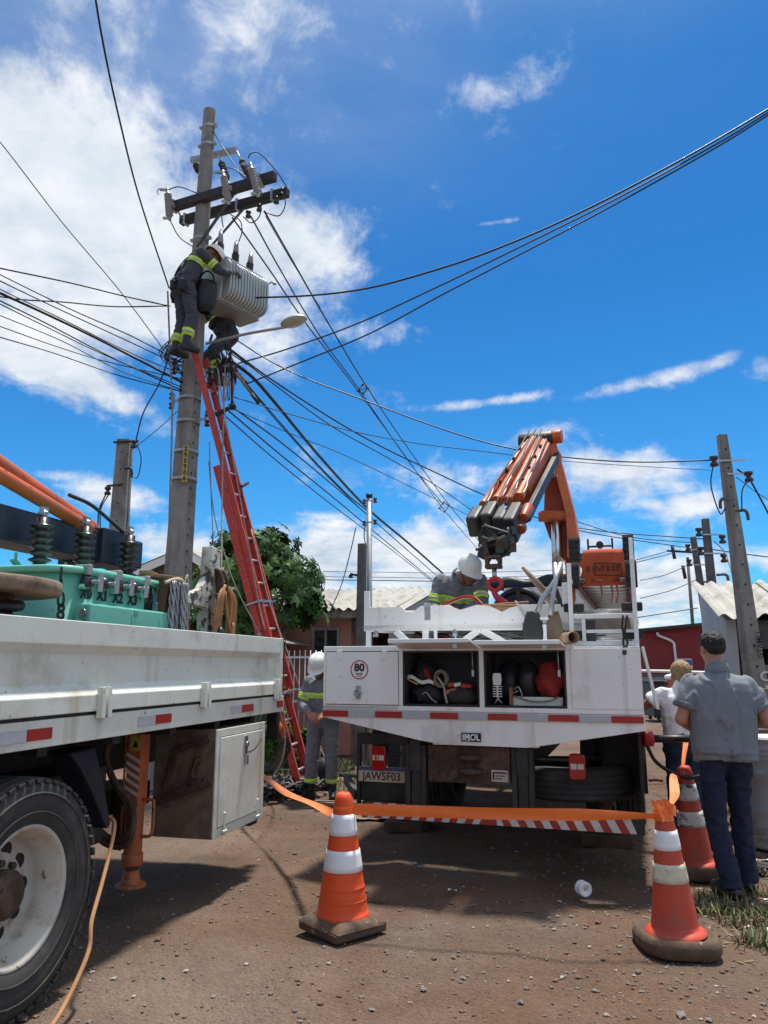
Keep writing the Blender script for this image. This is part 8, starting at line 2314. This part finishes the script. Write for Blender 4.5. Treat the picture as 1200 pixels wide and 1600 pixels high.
def background_clutter():
    rs = random.Random(31)
    def g(px, py):
        d = ray(px, py); k = -CAMZ / d.z; return V((d.x * k, d.y * k, 0))
    t = thing('dumpster', 'dark navy steel container on the far road beside the truck', 'container', V((8.95, 26.2, 0)) * .82)
    m = MB(); m.bb(-.02, 1.15, 0, .9, .12, 1.02); m.build('body', 'navy_paint', t, .03); m = MB(); m.bb(-.05, 1.18, -.03, .93, 1.02, 1.08); m.build('rim', 'black_paint', t, .01)
    m = MB()
    for x in (.1, 1.0): m.cyl((x, .1, .07), (x + .06, .1, .07), .07, n=10); m.cyl((x, .8, .07), (x + .06, .8, .07), .07, n=10)
    m.build('caster', 'black_rubber', t)
    b = at(1056, 1084, 20.0)
    t = thing('water_cooler', 'orange water cooler with white lid beyond the person in the white top', 'cooler', V((b.x, 20, b.z)))
    m = MB(); m.lathe([(.001, 0), (.2, 0), (.23, .1), (.235, .36), (.001, .36)], (0, 0, 0), 'z', 24); m.build('body', 'crane_orange', t); m = MB(); m.lathe([(.24, .36), (.245, .44), (.2, .47), (.08, .5), (.001, .5)], (0, 0, 0), 'z', 24); m.build('lid', 'sign_white', t); m = MB(); m.box((-.24, -.05, .25), (.06, .06, .1)); m.build('tap', 'black_paint', t); m = MB(); m.bb(-.3, .3, -.25, .25, -b.z, -.001); m.build('stand', 'wood_dark', t)
    b = at(1068, 1037, 20.5)
    t = thing('blue_sign', 'small blue and white sign on a thin post beyond the blonde head', 'sign', V((b.x, 20.5, 0)))
    m = MB(); m.cyl((0, 0, 0), (0, 0, b.z), .025, n=8); m.build('post', 'fascia_white', t); m = MB(); m.bb(-.22, .22, -.03, .0, b.z - .14, b.z + .12); sg = m.build('panel', 'sign_white', t, .005); m = MB(); m.bb(-.21, .21, -.035, -.031, b.z - .05, b.z + .11); m.build('blue_field', 'plastic_blue', sg)
    for lab, a, b in (('white pipe lying across the far dirt beside the container', (1018, 1104), (1045, 1101)), ('thin white pipe lying on the dirt behind the outstretched arm', (1002, 1117), (1052, 1134))):
        t = thing('white_pipe', lab, 'pipe', (0, 0, 0)); p, q = g(*a), g(*b)
        m = MB(); m.tube([p + V((0, 0, .06)), q + V((0, 0, .06))], .045 if 'far' in lab else .022, 8); m.build('pipe', 'fascia_white', t)
    # clutter at the foot of the ladder
    t = thing('cable_heap', 'heap of black cables and pale rope coils at the foot of the red ladder', 'cable pile', V((-1.25, 9.3, 0)))
    for mat, n, r in (('cable_black', 18, .018), ('rope_grey', 5, .010)):
        m = MB()
        for i in range(n):
            cx, cy, rr = rs.uniform(-.25, .3), rs.uniform(-.15, .35), rs.uniform(.12, .3)
            m.tube([(cx + rr * math.cos(a), cy + rr * .8 * math.sin(a), .03 + .05 * abs(math.sin(a * 1.5 + i)) + rs.uniform(0, .12)) for a in [2 * math.pi * k / 22 for k in range(22)]], r, 6, closed=True)
        m.build('coil', mat, t)
    t = thing('dark_sheet', 'crumpled dark plastic sheet left of the ladder foot', 'sheet', V((-1.75, 9.8, 0)))
    m = MB(); m.grid(lambda u, v: V((-.45 + .9 * u, -.35 + .7 * v, .02 + .12 * abs(noise.noise(V((u * 4, v * 4, 2)))) + .08 * math.sin(math.pi * u) * math.sin(math.pi * v))), 20, 16); m.build('sheet', 'bag_black', t)
    for i, (lab, p, q, mat) in enumerate((('reddish brown steel beam on the ground behind the toolbox', (-2.0, 10.4, .08), (-1.0, 10.0, .06), 'rust_steel'), ('second rusty beam lying nearer the ladder foot', (-1.9, 9.6, .05), (-1.25, 9.75, .05), 'rust_steel'), ('thin green hose across the ground by the fence', (-2.1, 11.0, .06), (-.2, 10.6, .06), 'net_dark'))):
        t = thing('beam' if i < 2 else 'green_hose', lab, 'beam' if i < 2 else 'hose', V(p) * V((1, 1, 0)).x if False else (0, 0, 0))
        m = MB()
        if i < 2: m.bar(p, q, .10, .10)
        else: m.tube(smooth_path([p, V(p).lerp(V(q), .4) + V((0, .15, .02)), q], 6), .03, 8)
        m.build('beam' if i < 2 else 'hose', mat, t, .005 if i < 2 else 0)
    t = thing('canvas_heap', 'tan canvas tarpaulin bundled on the ground under the truck tail corner', 'tarpaulin', V((.18, 8.35, 0)))
    m = MB(); m.grid(lambda u, v: V((-.55 + 1.1 * u, -.3 + .6 * v, .01 + math.sin(math.pi * u) ** .6 * math.sin(math.pi * v) * (.13 + .09 * noise.noise(V((u * 6, v * 3, 4)))) + .03 * noise.noise(V((u * 10, v * 8, 1))))), 30, 18); m.build('canvas', 'canvas_tan', t)
    t = thing('orange_bucket', 'orange tray on the grass behind the gloved worker', 'tray', V((-.05, 10.9, 0)))
    m = MB(); m.lathe([(.001, 0), (.17, 0), (.2, .12), (.21, .13), (.19, .12), (.16, .02), (.001, .02)], (0, 0, 0), 'z', 22); m.build('tray', 'tape_orange', t)
    t = thing('white_sack', 'small white sack on the ground between ladder and worker', 'bag', V((-.82, 10.4, 0)))
    m = MB(); m.ell((0, 0, .12), (.16, .13, .14), jit=.3); m.build('sack', 'paper_white', t)
    t = thing('dark_backpack', 'black bag on the ground against the ladder behind the worker', 'bag', V((-.74, 10.05, 0)))
    m = MB(); m.ell((0, 0, .17), (.13, .11, .19), jit=.2); m.build('sack', 'bag_black', t)
    t = thing('steel_angle', 'flat grey steel plank on the ground at the worker boots', 'plank', V((-.15, 8.75, 0)))
    m = MB(); m.bb(-.5, .5, -.05, .05, 0, .035); m.build('plank', 'galv', t, .004)
    t = thing('wood_offcuts', 'split pale wood offcuts on the ground by the worker boots', 'wood', V((-.62, 8.7, 0)))
    for i in range(5):
        m = MB(); m.box((0, 0, .015), (.3, .04, .03)); o = m.build('offcut', 'wood_grey', t, .004); o.location = (rs.uniform(-.2, .2), rs.uniform(-.08, .1), .012 * i); o.rotation_euler = (0, 0, rs.uniform(-.5, .5))
    t = thing('dark_debris', 'short dark stick lying on the dirt right of the spare wheel', 'stick', g(1025, 1222))
    m = MB(); m.tube([(-.09, 0, .02), (.0, .01, .03), (.09, -.01, .015)], .02, 6); m.build('stick', 'wood_dark', t)
background_clutter()

# ------------------------------------------------------------------ wires and ropes
def wire(label, pts, r=.008, mat='cable_black', cat='cable', name='overhead_cable', group='cables strung from the tall pole', k=7):
    p = [at(*q) for q in pts]
    m = MB(); m.tube(smooth_path(p, k), r, 6)
    o = m.build(name, mat); tag(o, label, cat, group); return o
def wires():
    Yp = 9.9
    wire('black cable dropping steeply from the top edge to the lineman', [(140, -60, 5.6), (160, 62, 6.3), (185, 180, 7.1), (218, 310, 8.2), (264, 450, 9.6)], .010)
    wire('thin cable slanting from the left edge above all others to the pole', [(-40, 185, 7.6), (0, 222, 7.8), (95, 345, 8.6), (190, 458, 9.2), (262, 555, 9.9)], .006)
    wire('black cable from the left edge, highest of the nearly level pair ending at the lineman', [(-60, 405, 8.4), (0, 419, 8.6), (110, 442, 9.0), (200, 464, 9.4), (264, 478, 9.7)], .010)
    wire('level black cable with a slight sag ending at the lineman waist', [(-60, 452, 8.4), (25, 467, 8.7), (100, 472, 9.0), (180, 479, 9.4), (266, 478, 9.75)], .009)
    lab = ['first of the slanting cables at the left edge, counted from the top', 'second slanting cable at the left edge, just under the first', 'thick twisted cable, heaviest of the slanting bundle at the left edge', 'thin cable running just above the thick twisted one', 'cable under the thick twisted one at the left edge', 'twin cable hugging the one below the thick twisted cable', 'thin cable crossing the white cloud at the left edge', 'thin lower cable kinking toward the pole at the left', 'lowest cable of the slanting bundle at the left edge']
    L = [((0, 429), (110, 483), (205, 525), (283, 566), .008), ((0, 439), (90, 482), (200, 533), (283, 572), .008), ((0, 458), (60, 485), (150, 528), (286, 598), .017), ((0, 452), (100, 500), (190, 545), (284, 585), .007),
         ((0, 470), (70, 504), (170, 556), (286, 611), .009), ((0, 475), (75, 512), (160, 553), (286, 606), .007), ((0, 493), (95, 532), (190, 580), (284, 612), .006), ((0, 510), (90, 542), (170, 566), (284, 592), .006), ((0, 527), (85, 552), (190, 588), (284, 612), .007)]
    for l, (a, b, c, d, r) in zip(lab, L):
        s = ((b[1] - a[1]) / (b[0] - a[0]))
        wire(l, [(a[0] - 70, a[1] - 70 * s, 8.1), (*a, 8.5), (*b, 9.0), (*c, 9.5), (*d, 9.9)], r)
    wire('black cable curving down from the tall pole to the short square pole', [(274, 520, 9.8), (252, 592, 10.4), (224, 645, 11.3), (212, 690, 11.9)], .011)
    wire('thin cable rising from the short square pole to the tall pole', [(205, 704, 11.9), (245, 672, 11.0), (284, 636, 10.0)], .006)
    # right hand sweep
    wire('black cable sweeping right, highest of the three crossing the sky to the right edge', [(400, 465, 10.0), (480, 462, 9.7), (560, 453, 9.5), (640, 434, 9.3), (760, 395, 9.0), (900, 335, 8.8), (1060, 252, 8.5), (1200, 171, 8.3), (1270, 125, 8.2)], .013)
    wire('middle of the three cables sweeping up to the right edge', [(372, 568, 10.1), (450, 545, 9.9), (560, 505, 9.6), (680, 450, 9.3), (800, 392, 9.0), (960, 312, 8.7), (1120, 225, 8.4), (1200, 176, 8.3), (1270, 130, 8.2)], .010)
    wire('lowest of the three cables sweeping up to the right edge', [(380, 602, 10.1), (470, 566, 9.9), (580, 520, 9.6), (690, 461, 9.3), (800, 404, 9.0), (960, 320, 8.7), (1120, 230, 8.4), (1200, 180, 8.3), (1270, 134, 8.2)], .010)
    wire('straight line from the crossarm running left of the spacers toward the far poles', [(363, 340, 9.7), (420, 420, 11.2), (480, 508, 13), (560, 612, 17), (640, 722, 23), (695, 798, 28), (748, 860, 36)], .013)
    wire('middle line from the crossarm joining the spacers toward the far poles', [(392, 338, 9.7), (440, 425, 11.4), (500, 525, 13.6), (562, 610, 17), (640, 723, 23), (694, 790, 28)], .013)
    wire('right line from the crossarm passing the right end of the spacers', [(413, 330, 9.6), (450, 395, 11), (510, 500, 13.4), (574, 606, 17), (640, 704, 23), (698, 784, 28), (752, 850, 36)], .015)
    wire('thin grey line close beside the right crossarm line', [(415, 338, 9.6), (452, 402, 11), (500, 480, 13.2)], .006)
    for lab2, c, Y, s in (('diamond cable spacer high between the two crossarm lines', (567, 608), 17, .115), ('diamond cable spacer lower down near the crane boom', (694, 792), 28, .19)):
        p = at(*c, Y); t = thing('cable_spacer', lab2, 'cable spacer', p, 0, 'spacers on the crossarm lines')
        m = MB(); q = [V((-s, 0, -s * .3)), V((0, 0, s)), V((s, 0, s * .2)), V((0, 0, -s))]
        for i in range(4): m.tube([q[i], q[(i + 1) % 4]], .016, 5)
        m.tube([q[0], q[2]], .012, 5); 
        for v in q: m.ell(v, (.035, .035, .035), 6, 4)
        m.build('frame', 'cable_grey', t)
    # bundle leaving to the lower right
    wire('cable from the pole to the leaning right pole passing behind the crane top', [(358, 524, 10.0), (420, 563, 9.9), (480, 592, 9.8), (560, 622, 9.7), (650, 656, 9.6), (740, 686, 9.5), (820, 705, 9.3), (900, 716, 9.2), (1000, 722, 9.1), (1113, 719, 8.95)], .009)
    wire('cable sloping from the street lamp to the middle of the crane boom', [(350, 538, 10.0), (420, 590, 11), (520, 655, 12.5), (600, 700, 14), (680, 738, 15.5), (765, 777, 17), (900, 828, 20), (1090, 858, 24)], .013)
    wire('cable sloping just under it toward the crane head', [(350, 540, 10.0), (430, 602, 11.2), (520, 667, 13), (600, 712, 15), (680, 758, 17), (745, 803, 19)], .010)
    wire('heavy twisted cable curving down to the worker on the truck bed', [(362, 565, 10.0), (395, 590, 10.2), (432, 632, 10.8), (500, 714, 12.6), (575, 795, 15.5), (640, 850, 18.5), (692, 896, 22)], .024)
    wire('cable left of the heavy twisted one to the steel pipe mast', [(362, 572, 10.0), (420, 640, 10.8), (480, 708, 11.6), (540, 770, 12.2), (574, 798, 12.4)], .010)
    wire('paired cable following the same curve to the steel pipe mast', [(365, 576, 10.0), (430, 655, 10.9), (500, 732, 11.8), (560, 792, 12.3), (576, 806, 12.4)], .008)
    wire('cable from the ladder top fading low behind the worker', [(358, 632, 10.0), (450, 700, 12), (540, 775, 15), (620, 845, 20), (700, 915, 27)], .012)
    wire('second cable from the ladder top fading low behind the worker', [(355, 640, 10.0), (440, 712, 12), (530, 785, 15), (610, 852, 20), (690, 918, 27)], .012)
    wire('third cable from the ladder top, lowest of the fading bundle', [(352, 650, 10.0), (430, 718, 12), (520, 790, 15), (600, 850, 20), (680, 912, 27)], .010)
    wire('thin cable crossing the sky from the ladder to the crane boom', [(364, 620, 10.0), (470, 652, 10.6), (560, 676, 11.2), (660, 694, 12), (760, 706, 13), (900, 722, 15), (1110, 735, 18)], .007)
    wire('thin cable sagging between the ladder and the crane head', [(366, 640, 10.0), (450, 676, 11), (540, 712, 12), (640, 760, 14), (745, 812, 17)], .006)
    wire('thin service wire dropping from the mast to the pink house roof', [(556, 824, 12.6), (548, 860, 12.8), (534, 912, 13.2), (515, 957, 13.4)], .009, group='wires by the pink house')
    for i, (l, y) in enumerate((('faint level wire behind the mast, topmost of three', 894), ('faint level wire behind the mast, middle of three', 902), ('dark level wire behind the mast, lowest of three', 907))):
        wire(l, [(505, y - 1, 24), (600, y, 24), (720, y + 1, 24), (900, y - 4, 24)], .016 if i == 2 else .01, 'cable_grey', group='level wires behind the mast')
    for l, pts in (('far wire meeting the dark pole behind the grey house', [(880, 822, 16), (960, 832, 16), (1040, 838, 16), (1098, 842, 16)]), ('far wire under it running to the farther slim pole', [(880, 808, 20), (980, 838, 20), (1080, 848, 20)]), ('long far wire meeting the slim pole above the maroon roof', [(1000, 907, 20), (1040, 898, 20), (1086, 878, 20)]), ('lower far wire meeting the slim pole above the maroon roof', [(1000, 935, 20), (1050, 922, 20), (1090, 905, 20)]), ('distant faint wire low above the maroon roof', [(995, 965, 30), (1090, 950, 30)]), ('distant wire rising toward the far crossarm', [(990, 876, 40), (1048, 860, 44)]), ('second distant wire rising toward the far crossarm', [(990, 880, 40), (1052, 864, 44)])):
        wire(l, pts, .012 if pts[0][2] < 25 else .022, 'cable_grey', group='wires near the right poles')
    wire('cable dropping from the leaning pole to the right edge', [(1152, 733, 8.95), (1170, 748, 9.0), (1186, 775, 9.1), (1215, 830, 9.4)], .011, group='wires near the right poles')
    wire('thin straight wire from the leaning pole to the right edge', [(1150, 745, 8.95), (1180, 768, 9.2), (1215, 790, 9.6)], .005, group='wires near the right poles')
    wire('cable arching from the dark pole to the grey roof', [(1116, 846, 15.9), (1132, 862, 15.5), (1142, 890, 15), (1149, 916, 14.5)], .012, group='wires near the right poles')
    wire('wire from the dark pole passing behind the leaning pole to the right', [(1110, 858, 15.9), (1150, 864, 16), (1215, 872, 16)], .012, group='wires near the right poles')
    # ropes hanging down the tall pole
    wire('grey hand rope hanging straight down left of the tall pole', [(262, 455, 9.6), (266, 560, 9.6), (269, 640, 9.55), (266, 760, 9.5), (262, 885, 9.45)], .012, 'rope_grey', 'rope', 'hand_rope', 'ropes hanging at the tall pole')
    wire('grey rope hanging right of the ladder top to the flatbed', [(340, 575, 9.5), (352, 650, 9.4), (372, 760, 9.3), (402, 930, 9.2), (414, 985, 9.1)], .009, 'rope_grey', 'rope', 'hand_rope', 'ropes hanging at the tall pole')
    wire('rope hanging behind the ladder down to the hose coil', [(352, 570, 9.7), (349, 660, 9.6), (347, 790, 9.2), (346, 900, 8.6), (344, 985, 8.2)], .010, 'rope_grey', 'rope', 'hand_rope', 'ropes hanging at the tall pole')
    wire('thin rope from the ladder slanting past the white post', [(326, 720, 9.6), (334, 800, 9.4), (352, 870, 9.3), (372, 925, 9.2), (412, 1000, 9.1)], .008, 'rope_grey', 'rope', 'hand_rope', 'ropes hanging at the tall pole')
    wire('long thin rope between pole and ladder', [(327, 690, 9.6), (331, 800, 9.4), (335, 880, 9.2)], .007, 'rope_grey', 'rope', 'hand_rope', 'ropes hanging at the tall pole')
    wire('pale cord tied at the flatbed corner by the ladder', [(438, 1112, 7.4), (446, 1150, 8.2), (440, 1190, 8.8), (425, 1215, 9.2)], .008, 'rope_pale', 'rope', 'hand_rope', 'ropes hanging at the tall pole')
    # loops at the crossarms
    for l, pts in (('loop wire arching over the crossarm right end', [(388, 247, 9.35), (392, 240, 9.35), (406, 240, 9.4), (432, 268, 9.5), (448, 292, 9.6)]), ('loop wire from the middle cutout over the arm', [(350, 262, 9.6), (366, 264, 9.6), (386, 278, 9.6)]), ('loop wire from the left cutout up to the pole', [(262, 297, 10), (280, 292, 9.95), (308, 302, 9.85)]), ('wire from the left cutout curving down to the pole', [(265, 343, 9.9), (280, 370, 9.85), (302, 386, 9.8)]), ('hanging loop under the right crossarm end', [(415, 332, 9.6), (436, 337, 9.6), (446, 318, 9.6), (440, 300, 9.6)]), ('hanging loop under the second crossarm', [(380, 338, 9.65), (392, 348, 9.65), (404, 340, 9.65), (409, 325, 9.65)]), ('drop wire from the arm to the middle bushing', [(360, 335, 9.6), (375, 345, 9.6), (378, 362, 9.7), (373, 378, 9.75)]), ('drop wire from the arm to the left bushing', [(346, 330, 9.6), (347, 345, 9.65), (349, 356, 9.7)]), ('wire along the pole down to the transformer lid', [(333, 205, 9.9), (345, 225, 9.9), (360, 248, 9.8), (378, 275, 9.7), (390, 282, 9.6)])):
        wire(l, pts, .008, group='jumper wires at the crossarms')
    # hot sticks and clutter under the linemen
    for l, a, b, m, r in (('brown insulated stick slanting right from under the linemen', (352, 560, 9.8), (404, 630, 9.6), 'wood_brown', .02), ('brown insulated stick hanging upright under the linemen', (362, 578, 9.8), (363, 640, 9.8), 'bag_red', .018), ('short dark stick crossing right of the ladder', (336, 648, 9.6), (368, 633, 9.6), 'black_rubber', .03), ('pale stick beside the slanting brown one', (346, 552, 9.8), (386, 600, 9.7), 'rope_tan', .018)):
        p, q = at(*a), at(*b); t = thing('insulated_stick', l, 'tool', p, 0, 'sticks hanging under the linemen')
        k = MB(); k.cyl(V(), (q - p) * .8, r, n=8); k.build('rod', m, t); k = MB(); k.cyl((q - p) * .8, q - p, r * 1.25, n=8); k.build('grip', 'black_rubber', t)
    t = thing('cable_tangle', 'tangle of small dark cables and clamps below the linemen', 'cable pile', at(345, 565, 9.75))
    rs = random.Random(77)
    m = MB()
    for i in range(22):
        a = V((rs.uniform(-.12, .12), rs.uniform(-.05, .1), rs.uniform(-.05, .2)))
        m.tube(smooth_path([a, a + V((rs.uniform(-.1, .18), rs.uniform(-.05, .05), rs.uniform(-.15, .0))), a + V((rs.uniform(-.05, .25), rs.uniform(-.05, .05), rs.uniform(-.35, -.1)))], 4), rs.choice((.006, .009, .012)), 5)
    m.build('cables', 'cable_black', t)
    m = MB()
    for i in range(12): m.box(V((rs.uniform(-.1, .25), rs.uniform(-.05, .05), rs.uniform(-.25, .12))), (.04, .03, .07), Euler((rs.random(), rs.random(), rs.random())).to_matrix())
    m.build('clamps', 'arm_dark', t)
    m = MB()
    for i in range(8):
        x = rs.uniform(-.02, .16); m.tube(smooth_path([(x, 0, .0), (x + rs.uniform(-.02, .05), 0, -.3), (x + rs.uniform(-.03, .06), 0, -.55)], 4), .008, 5)
    m.build('ropes', 'rope_grey', t)
    t = thing('wire_loops', 'small loops of wire at the left side of the lineman boots', 'wire coil', at(266, 560, 9.75))
    m = MB()
    for i in range(9):
        m.tube(smooth_path([(rs.uniform(-.08, .02), 0, rs.uniform(.1, .35)), (rs.uniform(-.16, .0), 0, rs.uniform(-.05, .1)), (rs.uniform(-.03, .15), 0, rs.uniform(-.15, .0)), (.18, .02, rs.uniform(-.3, .05))], 5), .007, 5)
    m.build('loops', 'cable_black', t)
wires()

bpy.data.scenes.remove(TMP)
